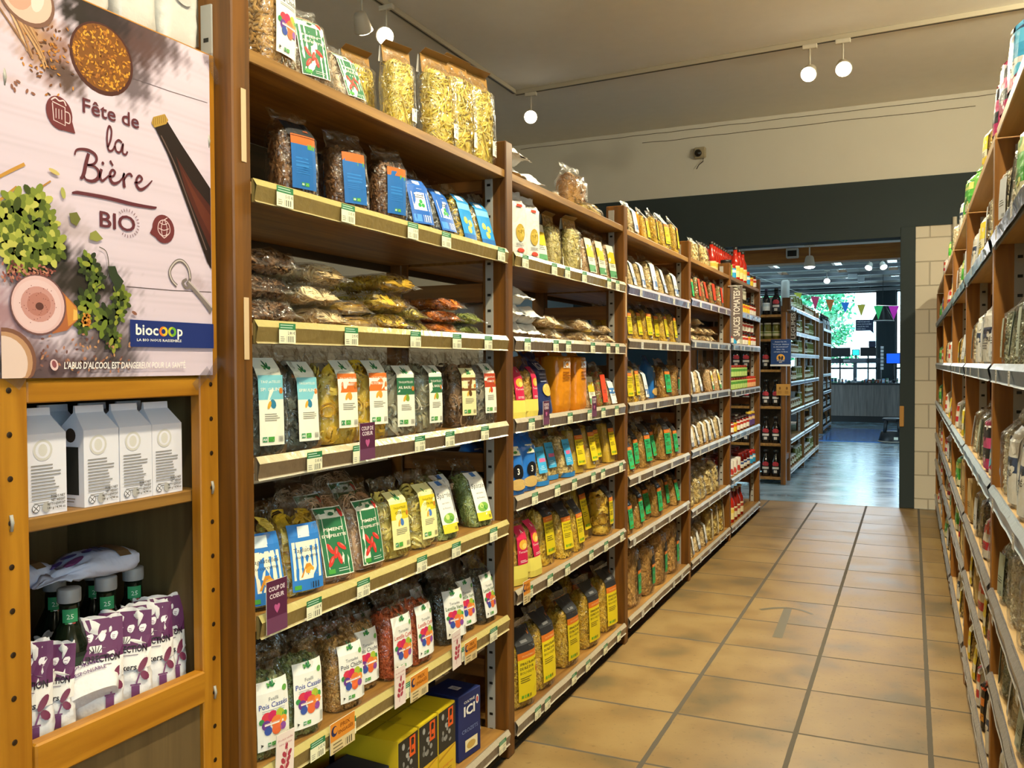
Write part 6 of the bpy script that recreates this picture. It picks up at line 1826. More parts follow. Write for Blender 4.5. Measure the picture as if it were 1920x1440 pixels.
def mm_(pts):
    return [(a * MM, b * MM) for a, b in pts]
WINE = C('#5e2a33'); WINE2 = C('#6c2f33')
# plank joints
A.stroke(mm_([(242, 507), (330, 508), (420, 512)]), .0012, C('#6a5c62'), smooth=False); A.stroke(mm_([(228, 152), (330, 153), (424, 157)]), .0015, C('#5a4a4c'), smooth=False)
# bowl of malt
A.ell(.186, .520, .062, .058, C('#4a2620'), .2, 30); A.ell(.186, .522, .057, .053, C('#7a4a1e'), .2, 30)
N_ = 330
px = []; pz = []
while len(px) < N_:
    a, b = rr.uniform(-1, 1), rr.uniform(-1, 1)
    if a * a + b * b < 1:
        px.append(.186 + .055 * a); pz.append(.521 + .051 * b)
A.many(px, pz, .0016, .0034, [rr.uniform(0, 3.1) for _ in px], [C(rr.choice(['#b87a24', '#c98a2c', '#8a5220', '#d89c3a', '#6a3c1c', '#a86828'])) for _ in px], 6)
px = [rr.gauss(88, 22) / 1000 for _ in range(110)]; pz = [rr.gauss(500, 22) / 1000 for _ in range(110)]
A.many(px, pz, .0016, .0034, [rr.uniform(0, 3.1) for _ in px], [C(rr.choice(['#a8682a', '#c08030', '#7a4a2a', '#5a3826'])) for _ in px], 6)
for (a, b) in ((32, 436), (26, 430), (36, 440), (30, 426), (50, 430), (60, 429)):
    A.ell(a * MM, b * MM, .0022, .004, C('#8a5a48'), rr.uniform(0, 3), 8)
# straw
for k in range(9):
    x0 = rr.uniform(0, 40); A.stroke(mm_([(x0 - 6, 575 - k * 3), (x0 + 20 + k * 3, 530 - k * 4), (x0 + 40 + k * 2, 470 + rr.uniform(0, 20))]), rr.uniform(.0015, .004), C(rr.choice(['#c09468', '#b08058', '#d2a880', '#8f6648'])))
A.stroke(mm_([(-1 + 2, 292), (22, 306), (44, 320)]), .005, C('#c08a3c'), smooth=False); A.stroke(mm_([(2, 258), (20, 274), (31, 284)]), .004, C('#b8863c'), smooth=False); A.stroke(mm_([(66, 287), (87, 303)]), .0025, C('#b07a3a'), smooth=False)
# beer glass, top left
A.ell(.052, .570, .047, .042, C('#7a5648'), -.2, 30); A.ell(.051, .572, .043, .038, C('#d8b4a4'), -.2, 30); A.ell(.040, .574, .022, .028, C('#c89a86'), -.3, 20); A.ell(.07, .572, .010, .02, C('#e6cbc2'), -.3, 14); A.ell(.055, .590, .009, .006, C('#4a3430'), 0, 12)
# speech drops
def drop(cx, cz, rx, rz, tip):
    A.ell(cx * MM, cz * MM, rx * MM, rz * MM, WINE2, .25, 26); A.poly(mm_(tip), WINE2)
drop(104, 411, 23, 26, [(118, 430), (132, 386), (104, 386)])
A.stroke(mm_([(92, 424), (94, 398), (114, 394), (114, 422), (92, 426)]), .0016, C('#dcc4c6'), smooth=False); A.stroke(mm_([(114, 416), (122, 414), (122, 400), (114, 400)]), .0016, C('#dcc4c6')); A.stroke(mm_([(90, 428), (97, 433), (104, 430), (112, 432), (116, 425)]), .0022, C('#dcc4c6'))
for x in (98, 103, 108):
    A.stroke(mm_([(x, 402), (x, 417)]), .0012, C('#dcc4c6'), smooth=False)
drop(309, 260, 25, 25, [(290, 270), (278, 249), (297, 240)])
for (a, b, c_, d_) in ((300, 250, 318, 252), (298, 260, 321, 262), (301, 270, 318, 271)):
    A.stroke(mm_([(a, b), ((a + c_) / 2, b - 2), (c_, d_)]), .0013, C('#dcc4c6'))
A.stroke(mm_([(310, 244), (297, 255), (299, 270), (310, 276), (321, 270), (323, 256), (310, 244)]), .0015, C('#dcc4c6')); A.stroke(mm_([(306, 246), (304, 262), (308, 275)]), .0013, C('#dcc4c6')); A.stroke(mm_([(314, 246), (317, 262), (312, 275)]), .0013, C('#dcc4c6')); A.stroke(mm_([(310, 276), (318, 281)]), .0015, C('#dcc4c6'))
# lettering
A.text('Fête de', .146, .424, .033, WINE, 'l', bold=.012, width=.112, res=3)
def brush(pts, w):
    A.stroke(mm_(pts), [x * MM * 1.3 for x in w] if isinstance(w, (list, tuple)) else w * MM * 1.3, WINE, up=False)
brush([(193, 378), (199, 392), (201, 407), (197, 414), (193, 404), (192, 386), (195, 374), (202, 375), (207, 383)], 2.6)
brush([(222, 392), (215, 395), (208, 387), (210, 376), (218, 376), (224, 391), (223, 376), (229, 374), (233, 380)], 2.6)
brush([(156, 360), (151, 344), (147, 328), (143, 319), (139, 318)], [4.5, 5, 5, 4.5, 2.5])
brush([(130, 352), (133, 360), (142, 364), (156, 365), (168, 361), (171, 353), (165, 345), (153, 341)], [2, 2.6, 3, 4, 4, 3.5, 3, 2.2])
brush([(153, 341), (167, 341), (175, 334), (173, 324), (163, 317), (151, 317), (147, 322)], [2.2, 3, 4.2, 4.8, 4, 3, 2])
brush([(180, 340), (177, 327), (181, 321), (188, 326), (194, 332)], [4, 4, 3.4, 2.4, 2]); A.ell(.183, .350, .0028, .0028, WINE, 0, 10)
brush([(193, 330), (203, 333), (207, 340), (202, 343), (197, 336), (198, 325), (205, 321), (215, 326), (222, 334)], [2, 2.6, 3, 3, 3.6, 4.2, 4, 2.6, 2]); brush([(197, 357), (203, 350)], [3.6, 2.4])
brush([(222, 334), (226, 342), (224, 336), (225, 322), (226, 318)], [2, 3, 3.6, 4.4, 4]); brush([(225, 330), (231, 340), (238, 343), (242, 339)], [2, 2.6, 3.4, 3])
brush([(246, 330), (257, 333), (263, 340), (257, 344), (251, 336), (252, 325), (260, 321), (272, 328), (285, 341)], [2, 2.6, 3, 3, 3.6, 4.2, 4, 2.8, 1.6]); A.k += 1
A.stroke(mm_([(124, 291), (140, 294), (190, 295), (240, 293), (284, 294), (294, 296)]), [.003, .006, .0065, .006, .005, .002], WINE); A.stroke(mm_([(130, 296.5), (180, 298), (210, 297.5)]), .0009, C('#b89aa2'))
A.text('BIO', .175, .246, .0365, WINE, 'l', bold=.014, width=.072, res=3)
for i in range(19):
    an = -2.1 + 4.5 * i / 18; c0, c1 = .0195, .0245
    A.stroke([(.2315 + c0 * math.cos(an), .2590 + c0 * math.sin(an)), (.2315 + c1 * math.cos(an), .2590 + c1 * math.sin(an))], .0011, WINE, up=(i == 18), smooth=False)
# bottle lying across the right edge
A.poly(mm_([(291, 437), (321, 452), (352, 420), (424, 352), (424, 200), (414, 212), (370, 300), (345, 350), (320, 395)]), C('#241815'))
A.poly(mm_([(340, 395), (380, 352), (424, 318), (424, 235), (390, 290), (362, 338)]), C('#4a2018')); A.poly(mm_([(352, 375), (392, 330), (424, 300), (424, 262), (396, 300)]), C('#5c2a1c')); A.stroke(mm_([(306, 424), (338, 378), (372, 312), (412, 235)]), .0022, C('#6a5450'))
A.poly(mm_([(285, 441), (289, 452), (315, 464), (323, 455), (318, 447), (291, 434)]), C('#b08a3e')); 
for k in range(7):
    A.stroke(mm_([(290 + k * 4.4, 437 + k * 2.2), (289 + k * 4.4, 450 + k * 2.1)]), .0012, C('#7a5c26'), up=False, smooth=False)
A.k += 1
# opener
A.stroke(mm_([(338, 162), (326, 172), (322, 188), (336, 205), (352, 208), (366, 196), (370, 178), (362, 166)]), .0062, C('#6e6260')); A.stroke(mm_([(338, 162), (326, 172), (322, 188), (336, 205), (352, 208), (366, 196), (370, 178)]), .0024, C('#c9bcb8'))
A.stroke(mm_([(362, 176), (352, 170), (360, 160), (372, 164)]), .005, C('#7a6e6a')); A.stroke(mm_([(364, 170), (384, 155), (405, 138), (424, 120)]), [.008, .010, .011, .012], C('#7c706e')); A.stroke(mm_([(366, 173), (388, 157), (424, 128)]), .003, C('#bdb0ac'))
# hops
def hop(cx, cz, r, n_, rot, pal):
    for ring in range(n_):
        q = 1 - ring / n_
        for k in range(7):
            an = rot + k * .9 + ring * .45
            A.ell((cx + r * q * .75 * math.cos(an)) * MM, (cz + r * q * .9 * math.sin(an)) * MM, r * .22 * MM, r * .42 * MM, C(rr.choice(pal)), an - PI / 2 + rr.uniform(-.3, .3), 9, up=(k % 3 == 2))
HP = ['#8f963a', '#a3a646', '#6f7a2c', '#b8b456', '#4a581c', '#788432', '#3a4616']; HD = ['#4a5a22', '#333f18', '#6a7a2a', '#8a8f34', '#26301a']
for a in ((62, 262, 27), (30, 250, 28), (8, 236, 22), (78, 238, 22), (40, 215, 24), (12, 200, 22)):
    hop(*a, 3, rr.uniform(0, 6), HP)
for a in ((30, 186, 28), (84, 205, 28), (60, 190, 24)):
    hop(*a, 4, rr.uniform(0, 6), HP)
for a in ((152, 180, 20), (166, 160, 18), (150, 118, 24), (182, 92, 24), (214, 130, 20), (206, 108, 18), (196, 62, 18), (140, 86, 16), (60, 232, 20)):
    hop(*a, 3, rr.uniform(0, 6), HD if a[0] not in (214,) else HP)
A.poly(mm_([(188, 182), (203, 184), (208, 172), (220, 160), (212, 148), (204, 140), (200, 152), (192, 165)]), C('#2c3822')); A.stroke(mm_([(172, 212), (186, 205), (190, 180), (182, 158), (165, 146)]), .0014, C('#3a3a2c'))
A.poly(mm_([(117, 258), (131, 262), (138, 252), (130, 240), (120, 244)]), C('#6a6a34')); A.poly(mm_([(155, 232), (166, 238), (180, 226), (168, 220), (154, 222)]), C('#8a8a44'))
A.ell(.107, .288, .0042, .0090, C('#a8a458'), .2, 10); A.ell(.092, .318, .010, .0035, C('#c8b26c'), -.3, 10); A.ell(.241, .108, .006, .003, C('#8a5a4a'), -.4, 8)
px = [rr.uniform(4, 90) / 1000 for _ in range(90)]; pz = [(158 + rr.gauss(0, 7)) / 1000 for _ in px]
A.many(px, pz, .0018, .0032, [rr.uniform(0, 3.1) for _ in px], [C(rr.choice(['#8a4a44', '#a86a5c', '#6a3430', '#b87a62'])) for _ in px], 6)
# beer glass from above
A.poly(mm_([(86, 148), (128, 112), (130, 92), (110, 74), (84, 68)]), C('#a8603a')); A.poly(mm_([(108, 128), (129, 108), (129, 92), (112, 80)]), C('#c8843c')); A.poly(mm_([(122, 108), (129, 106), (129, 92), (121, 90)]), C('#e0b05a'))
A.ell(.062, .111, .047, .046, C('#6e4a4a'), -.35, 34); A.ell(.0615, .1115, .0445, .0435, C('#d8b0b0'), -.35, 34); A.ell(.060, .110, .040, .039, C('#dcbabb'), -.35, 30); A.ell(.061, .112, .029, .027, C('#c08a84'), -.2, 22); A.ell(.062, .112, .020, .018, C('#b0746a'), .2, 20); A.ell(.063, .109, .007, .006, C('#5a3430'), 0, 12)
px = [(62 + 34 * math.cos(k * 2.4) * (.3 + .7 * ((k * 7) % 10) / 10)) / 1000 for k in range(40)]; pz = [(111 + 33 * math.sin(k * 2.4) * (.3 + .7 * ((k * 7) % 10) / 10)) / 1000 for k in range(40)]
A.many(px, pz, .0008, .0008, [0] * 40, [C('#7a4440')] * 40, 6)
px = [rr.uniform(140, 150) / 1000 for _ in range(40)]; pz = [rr.uniform(84, 100) / 1000 for _ in px]
A.many(px, pz, .0025, .005, [rr.uniform(0, 3) for _ in px], [C(rr.choice(['#d8923a', '#b86c28', '#e8b45a'])) for _ in px], 6)
# second glass, bottom left, scattered grain
A.ell(.004, .025, .052, .050, C('#7a5040'), 0, 30); A.ell(.003, .024, .047, .045, C('#b88a68'), 0, 30); A.ell(.001, .022, .041, .041, C('#dcc0b6'), 0, 26)
px = [rr.uniform(60, 230) / 1000 for _ in range(70)]; pz = [rr.uniform(8, 70) / 1000 for _ in px]
A.many(px, pz, .0018, .0032, [rr.uniform(0, 3.1) for _ in px], [C(rr.choice(['#8a5a4c', '#a8725a', '#b88660', '#6a4440'])) for _ in px], 6)
# logo banner
A.rect(.231, .0505, PW_, .0965, C('#1d2f70'), 12, 3)
A.text('bi', .243, .0715, .026, WHITE, 'l', bold=.02, width=.0185); A.text('oc', .2635, .0715, .026, WHITE, 'l', bold=.02, width=.0285)
for x, c1, c2 in ((.3035, '#e0762a', '#dcc02e'), (.3235, '#b8c02e', '#6aa62e')):
    A.ell(x, .0785, .0096, .0088, C(c1), 0, 18); A.ell(x + .003, .0785, .0066, .0080, C(c2), 0, 16); A.ell(x, .0785, .0046, .0044, C('#1d2f70'), 0, 14)
A.text('p', .3355, .0715, .026, WHITE, 'l', bold=.02, width=.0125)
A.text('LA BIO NOUS RASSEMBLE', .245, .0605, .0062, WHITE, 'l', bold=.015, width=.100, res=1)
A.text("L'ABUS D'ALCOOL EST DANGEREUX POUR LA SANTÉ.", .103, .0140, .0150, C('#efe6e4'), 'l', bold=.02, shear=.12, width=.252, res=2)
A.ell(.086, .020, .007, .009, C('#d8b8b8'), .3, 14); A.ell(.086, .021, .004, .006, C('#8a4a50'), .3, 10)
A.items = [(np.clip(v, [.0004, .0004], [PW_ - .0004, PH_ - .0004]), f, c, k) for v, f, c, k in A.items]
m = MB(); A.put(m, flat(0), .0003); part('printing', m, M_PRINT, poster)
# strips of clear tape at the corners
def tape(cx, cz, w, h, rot):
    m = MB(); c, s = math.cos(rot), math.sin(rot); n_ = 6
    V = []
    for i in range(n_ + 1):
        for j in (0, 1):
            a, b = (i / n_ - .5) * w, (j - .5) * h
            V.append((cx + c * a - s * b, -.0030 - .0004 * math.sin(i * 1.9 + j), cz + s * a + c * b))
    m.add(V, [(2 * i, 2 * i + 2, 2 * i + 3, 2 * i + 1) for i in range(n_)], C('#d0c4b8'), 0, True)
    part('tape_strip', m, M_STRIP, poster)
tape(.436, .575, .045, .020, -1.0); tape(.428, .012, .050, .018, .9); tape(.395, -.006, .05, .018, .7); tape(.012, .012, .06, .03, -.6); tape(.422, .596, .03, .016, .4)

# ------------------------------------------------------------------ right-hand shelves, close to the camera
XR = .195
YR = [1.33, 2.62, 3.86, 5.10, 6.50, 8.24]
ZR = [1.876, 1.600, 1.258, .942, .672, .450, .150]
RN = ['nearest right-hand bay', 'second right-hand bay', 'third right-hand bay', 'fourth right-hand bay', 'last right-hand bay']
RL = ['right-hand wooden shelving bay nearest the camera', 'second right-hand wooden shelving bay along the aisle', 'third right-hand wooden shelving bay along the aisle',
      'fourth right-hand wooden shelving bay along the aisle', 'last right-hand wooden shelving bay against the white blocks']
M_PINE2 = wood('post_pine', C('#a06a28'), C('#7c4d16'), 'z')
for i in range(5):
    make_bay(RL[i], (XR, YR[i + 1], 0), -PI / 2, YR[i + 1] - YR[i], list(zip(ZR, ['none', 'u', 'u', 'u', 'd', 'd', 'd'])), D=.42, H=1.849, tags=3, seed=30 + i, lodtag=False, board=M_LIGHTWOOD, post=M_PINE2, plinth=False,
             back=[(.2, 1.8)])
def L_patch(cols, wf=.9, seed=1, bands=5, text=None):
    def f(A, S):
        r = random.Random(seed); w = S.w * wf / 2
        for i in range(bands):
            z0 = S.h * (.05 + .75 * i / bands); A.rect(-w, z0, w, z0 + S.h * .75 / bands, C(cols[i % len(cols)]))
        for i in range(8):
            A.ell(r.uniform(-.8, .8) * w, S.h * r.uniform(.1, .75), w * r.uniform(.1, .3), S.h * .04, C(r.choice(cols)), r.uniform(0, 3), 9)
        if text:
            for k, s in enumerate(text):
                A.text(s, 0, S.h * (.42 - .1 * k), .018, C('#26262a'), width=w * 1.5, bold=.02)
        A.lines(-w * .6, S.h * .3, w * .6, 3, .008, C('#5a5a58'))
    return f
bag_kind('r_flakes', 'clear bag of pale flakes', 'dry goods bag', .13, .09, .22, 'shell', ['#cfc2a4', '#b9a98a', '#ddd2b8'], L_plain('#c8ccd2', wf=.5), size=.8, dens=.8, name='grain_bag', lean=(.05, .12))
bag_kind('r_grey', 'clear bag of grey-green seeds', 'dry goods bag', .12, .085, .21, 'grain', ['#9aa08a', '#868c76', '#b0b49e'], L_plain('#a9b4a6', wf=.5), size=1.6, name='grain_bag', lean=(.06, .12))
bag_kind('r_brown', 'clear bag of dark brown puffed cereal', 'dry goods bag', .15, .10, .20, 'grain', ['#3a2a20', '#4a3628', '#2c2019'], None, size=2.0, name='grain_bag', lean=(.05,))
bag_kind('r_white', 'white patterned bag with dark lettering', 'dry goods bag', .14, .10, .24, None, None, L_patch(['#d6d4ce', '#cfcdc8', '#3a4a6a', '#d8d6d0', '#dcdad4'], text=('BRIS DE', 'BLÉ DORÉ')), film='plastic', filmcol='#d4d2cc', name='grain_bag', lean=(.05, .1))
bag_kind('r_pink', 'pink and black patterned bag', 'dry goods bag', .12, .09, .215, None, None, L_patch(['#c03a74', '#24222a', '#c8487e', '#2c2a32', '#d8d0d0'], seed=3), film='plastic', filmcol='#b8406e', name='grain_bag', lean=(.04, .1))
bag_kind('r_blue', 'sky blue and pink bag', 'dry goods bag', .12, .09, .22, None, None, L_patch(['#c8406e', '#d8d4d0', '#3f9ac8', '#5ab0d8', '#2a3a5a'], seed=5), film='plastic', filmcol='#4a9ac4', name='grain_bag', lean=(.06, .1))
bag_kind('r_check', 'black and orange chequered bag', 'dry goods bag', .11, .08, .19, None, None, L_patch(['#1e1c20', '#d08a2a', '#1e1c20', '#d87a2a', '#1e1c20', '#c8502a'], seed=7, bands=6), film='plastic', filmcol='#26242a', name='grain_bag', lean=(.03,))
bag_kind('r_green', 'bright green and cream bag', 'dry goods bag', .12, .09, .21, None, None, L_patch(['#d8d6b8', '#3f9a3a', '#5ab04a', '#cfd47a', '#2f7a4a'], seed=9), film='plastic', filmcol='#6aa84a', name='grain_bag', lean=(.05, .1))
bag_kind('r_yellow', 'yellow and cream bag', 'dry goods bag', .12, .09, .20, 'shell', ['#cfae62', '#bd9a50'], L_patch(['#e0c62a', '#dcd6b8', '#e6d34a'], wf=.7, seed=11), name='grain_bag', lean=(.06, .12), dens=.7)
bag_kind('r_red', 'red and white bag', 'dry goods bag', .11, .085, .19, None, None, L_patch(['#d8d4cc', '#b82a3a', '#d8cfc2', '#c84a2a'], seed=13), film='plastic', filmcol='#c8c4bc', name='grain_bag', lean=(.05, .1))
bag_kind('r_tall', 'tall clear bag of pale grain', 'dry goods bag', .14, .10, .26, 'grain', ['#c9c2ae', '#b5ad98', '#d8d2c0'], None, size=2.2, name='grain_bag', lean=(.02, .05))
bag_kind('r_cardb', 'plain card box with small print', 'box', .09, .08, .17, None, None, L_plain('#bfa878', wf=.8, z=(.1, .9)), film='paper', filmcol='#c4a870', fill=.95, n=6.0, seal=.99, name='card_box')
RIGHT = {  # level: (y, kind, scale) from near to far
    0: [(2.30, 'r_blue', .95), (2.50, 'r_pink', .85), (2.76, 'r_pink', .95), (3.10, 'r_yellow', .7), (4.05, 'r_green', .9), (4.30, 'r_green', .75), (4.58, 'r_white', .7), (5.45, 'r_flakes', .8), (5.9, 'r_green', .75), (6.8, 'r_red', .7)],
    1: [(2.12, 'r_green', .98), (2.30, 'r_flakes', .9), (2.48, 'r_flakes', .85), (2.78, 'r_yellow', .9), (2.98, 'r_flakes', .9), (3.2, 'r_yellow', .9), (3.45, 'r_flakes', .9), (3.7, 'r_white', .8), (4.1, 'r_flakes', .9), (4.4, 'r_green', .8), (4.8, 'r_flakes', .8), (5.4, 'r_yellow', .8), (6.0, 'r_red', .8), (6.9, 'r_pink', .8), (7.6, 'r_green', .8)],
    2: [(2.10, 'r_grey', .9), (2.28, 'r_grey', .9), (2.46, 'r_grey', .85), (2.80, 'r_flakes', 1.0), (2.97, 'r_white', .95), (3.15, 'r_flakes', .95), (3.35, 'r_white', .9), (3.6, 'r_flakes', .9), (4.05, 'r_yellow', .9), (4.3, 'r_flakes', .9), (4.6, 'r_yellow', .8), (5.3, 'r_flakes', .8), (5.7, 'r_red', .9), (6.2, 'r_flakes', .8), (7.0, 'r_red', .8), (7.7, 'r_green', .8)],
    3: [(2.08, 'r_white', .95), (2.26, 'r_white', .95), (2.44, 'r_tall', .8), (2.78, 'r_blue', .98), (2.96, 'r_pink', .95), (3.14, 'r_grey', 1.0), (3.34, 'r_grey', .95), (3.6, 'r_flakes', .9), (4.05, 'r_green', .8), (4.25, 'r_yellow', .9), (4.5, 'r_grey', .9), (4.85, 'r_red', .9), (5.35, 'r_red', .9), (5.7, 'r_yellow', .9), (6.2, 'r_red', .9), (7.0, 'r_flakes', .9), (7.7, 'r_green', .9)],
    4: [(2.06, 'r_tall', .78), (2.25, 'r_tall', .78), (2.45, 'r_grey', .9), (2.80, 'r_brown', .95), (2.99, 'r_red', .85), (3.17, 'r_brown', 1.0), (3.38, 'r_flakes', .9), (3.64, 'r_cardb', 1.0), (4.05, 'r_cardb', 1.1), (4.2, 'r_cardb', 1.1), (4.42, 'r_flakes', .85), (4.7, 'r_green', .85), (5.35, 'r_green', .85), (5.8, 'r_flakes', .8), (6.2, 'r_red', .8), (7.0, 'r_red', .8), (7.7, 'r_flakes', .8)],
    5: [(2.06, 'r_grey', .85), (2.25, 'r_flakes', .85), (2.44, 'r_grey', .85), (2.78, 'r_red', .95), (2.95, 'r_yellow', .85), (3.12, 'r_red', .95), (3.32, 'r_cardb', 1.0), (3.6, 'r_yellow', .85), (4.05, 'r_cardb', 1.0), (4.2, 'r_cardb', 1.0), (4.42, 'r_red', .85), (4.75, 'r_green', .85), (5.35, 'r_green', .8), (5.8, 'r_red', .8), (6.2, 'r_flakes', .8), (7.0, 'r_red', .8), (7.7, 'r_flakes', .8)],
    6: [(2.05, 'r_white', .9), (2.24, 'r_white', .9), (2.44, 'r_white', .9), (2.82, 'r_white', .9), (3.0, 'r_check', 1.0), (3.2, 'r_red', .9), (3.45, 'r_yellow', .9), (3.68, 'r_yellow', .85), (4.05, 'r_flakes', .9), (4.3, 'r_yellow', .9), (4.6, 'r_white', .8), (5.35, 'r_flakes', .9), (5.8, 'r_flakes', .9), (6.2, 'r_green', .9), (7.0, 'r_flakes', .9), (7.7, 'r_red', .9)]}
for l, L in RIGHT.items():
    per = {}
    for y, k, sc in L:
        per.setdefault(max(i for i in range(5) if YR[i] < y), []).append((y, k, sc))
    for b, LL in per.items():
        cnt = {}
        for y, k, sc in LL:
            cnt.setdefault(k, []).append(y)
        for y, k, sc in LL:
            ys = sorted(cnt[k])
            pre = '' if len(ys) == 1 else ORD[ys.index(y)] + ' nearest '
            lab = '%s%s, %s, %s' % (pre, KIND[k].desc, SHN[l], RN[b])
            place(k, (XR + .006 + KIND[k].d * sc / 2, y, ZR[l] + .0008), -PI / 2 + RND.uniform(-.2, .2), lab, 'dry goods on the right-hand shelves', sc)
# yellow shelf ticket on the lowest near rail
o = MB(); o.box(-.045, .045, -.0006, .0006, 0, .07, C('#e6c61e'))
o = link('price_sign', o.mesh('price_sign', [M_PRINT])); o.location = (XR - .014, 2.30, .112); o.rotation_euler = (0, 0, -PI / 2)
tag(o, 'plain yellow ticket on the lowest right-hand shelf edge', 'shelf sign')

# ------------------------------------------------------------------ taped arrow on the floor
t = thing('floor_arrow', 'worn grey tape arrow stuck on the floor tiles', 'tape', (0, 0, 0))
TP = C('#5f5640')
for (pts, w) in (([(-.556, 4.147), (-.572, 4.665)], .05), ([(-.70, 4.585), (-.64, 4.645), (-.574, 4.682)], .028), ([(-.574, 4.682), (-.505, 4.662), (-.445, 4.605)], .022)):
    A = Art(); A.stroke(pts, [w * .9] + [w] * (len(pts) - 2) + [w * .8], TP)
    m = MB(); A.put(m, lambda x, z, o_: np.stack([x, z, .0006 + 0 * x], 1)); part('tape_strip', m, M_SATIN, t)

# ------------------------------------------------------------------ the far room behind the opening
GLASSM = M_GLASS
def sbox(name, *a, mat=M_FARW):
    m = MB(); m.box(*a); return structure(name, m, mat)
M_BROWN = wood('ceiling_boards', C('#5f4226'), C('#4a321c'), 'x', .6)
M_BEAM = wood('beam_wood', C('#a9702c'), C('#8a5820'), 'x', .5)
M_COUNTER = wood('counter_boards', C('#8a8078'), C('#6a625c'), 'z', .5)
sbox('wall_far_left', -9.1, -9, YW + .2, 24, 0, 3.6); sbox('wall_far_right', 6, 6.1, YW + .2, 24, 0, 3.6)
sbox('ceiling_far_lintel', -6, 3, YW + .19, 9.55, 2.47, 2.55, mat=M_CEIL)
m = MB(); m.box(-6, 3, 9.55, 9.75, 2.315, 2.475, bev=.004); structure('beam', m, M_BEAM)
# boarded ceiling with glazed slots
m = MB()
slots = [-5.3, -3.9, -2.55, -1.35, -.35, .75, 2.2]
xs = [-9] + [v for s in slots for v in (s - .09, s + .09)] + [6]
for i in range(0, len(xs), 2):
    m.box(xs[i], xs[i + 1], 9.7, 24.1, 3.22, 3.30)
for yy in (9.7, 13.2, 16.6, 20.3, 22.6):
    m.box(-9, 6, yy, yy + 1.25, 3.225, 3.30)
structure('ceiling_far', m, M_BROWN)
for i, s in enumerate(slots):
    m = MB(); m.box(s - .11, s + .11, 9.7, 24.1, 3.31, 3.32); o = structure('window_%d' % (10 + i), m, GLASSM)
for i, y in enumerate((15.2, 17.4, 18.8, 20.2, 21.6, 23.0)):
    m = MB(); m.box(-9, 6, y, y + .07, 3.02, 3.09, C('#6f7274')); structure('beam_far', m, [M_SATIN])
# glazed end: big panes, dark column, sill and frames
m = MB(); m.box(-9, 6, 24, 24.2, 3.10, 3.34); m.box(-9, -4.6, 24, 24.2, 0, 3.10); m.box(1.6, 6, 24, 24.2, 0, 3.10); m.box(-4.6, 1.6, 24, 24.2, 0, .62); structure('wall_far_end', m, M_BAND)
m = MB(); m.box(-.78, -.36, 23.85, 24.1, .6, 3.12, bev=.01)
for k in range(4):
    m.box(-.72 + .09 * k, -.69 + .09 * k, 23.83, 23.86, .6, 3.1)
structure('column_far', m, M_BAND)
for i, (a, b) in enumerate(((-4.6, -.78), (-.36, 1.6))):
    m = MB(); m.box(a, b, 24.05, 24.06, .62, 3.10); w = structure('window_%d' % (i + 1), m, GLASSM)
    m = MB()
    for (x0, x1, z0, z1) in ((a, a + .04, .62, 3.1), (b - .04, b, .62, 3.1), (a, b, .62, .68), (a, b, 3.05, 3.1), (a, b, 1.10, 1.15)):
        m.box(x0, x1, 24.02, 24.09, z0, z1, C('#3a3f44'))
    part('window_frame', m, M_SATIN, w)
# pale low parapet and bright ground outside
m = MB(); m.box(-30, 30, 24.3, 80, -.3, -.2); structure('ground_outside', m, simple('paving', C('#c9ccc8'), .8))
M_LEAF = attr_mat('leaf', .6, .3)
def tree(label, x, y, h, rad, n_, seed):
    t = thing('tree', label, 'tree', (x, y, -.2))
    m = MB(); m.tube([(0, 0, 0), (.05, 0, h * .35), (-.05, .1, h * .7)], [.16, .12, .06], 10, C('#5a4a38'))
    for k in range(6):
        a = k * 1.1; m.tube([(0, 0, h * (.35 + .05 * k)), (rad * .5 * math.cos(a), rad * .5 * math.sin(a), h * (.55 + .06 * k))], [.06, .02], 6, C('#5a4a38'))
    part('trunk', m, M_SATIN, t)
    r = np.random.RandomState(seed)
    cen = np.stack([r.normal(0, rad * .5, 26), r.normal(0, rad * .5, 26), h * .68 + r.normal(0, rad * .45, 26)], 1)
    pos = cen[r.randint(0, 26, n_)] + r.normal(0, rad * .17, (n_, 3))
    V = np.array([(-.5, 0, 0), (0, .28, .05), (.5, 0, 0), (0, -.28, .05)]) * .17
    m = MB(); scatter(m, (V, np.array([(0, 1, 2, 3)])), pos, rand_rot(r, n_, r.normal(size=(n_, 3)), .5), jitter(r, ['#2f8a5a', '#3fa06c', '#1f6a48', '#56b884'], n_, .2))
    part('foliage', m, M_LEAF, t)
tree('leafy green tree outside the far window on the left', -3.6, 31.5, 4.6, 1.5, 5200, 3)
tree('leafy tree outside the far window nearer the middle', -3.3, 36.5, 3.4, .9, 2200, 8)

# shelving row in the far room
ZF = [1.885, 1.620, 1.370, 1.060, .745, .430, .105]
XF = -1.19
FB = [(9.86, 11.24, 'near jar bay'), (11.24, 12.58, 'second jar bay'), (12.58, 13.06, 'narrow end bay')]
for i, (a, b, nme) in enumerate(FB):
    make_bay(('jar shelving bay nearest the doorway in the far room', 'second jar shelving bay in the far room', 'narrow shelving bay ending the jar row')[i], (XF, a, 0), PI / 2, b - a, list(zip(ZF, 'uuuuggg')), tags=3, seed=60 + i, end_post=(i == 2), lodtag=False, back=[(.1, 1.8)])
FB2 = [(16.5, 17.36, 'near wine bay'), (17.36, 18.22, 'far wine bay')]
for i, (a, b, nme) in enumerate(FB2):
    make_bay(('wine shelving bay beyond the jar row', 'last wine shelving bay before the counter')[i], (-1.43, a, 0), PI / 2, b - a, list(zip(ZF, 'uuuuuuu')), tags=0, seed=70 + i, end_post=(i == 1), strips=False, back=[(.1, 1.8)])
ZE = [1.775, 1.520, 1.200, .815, .425, .075]
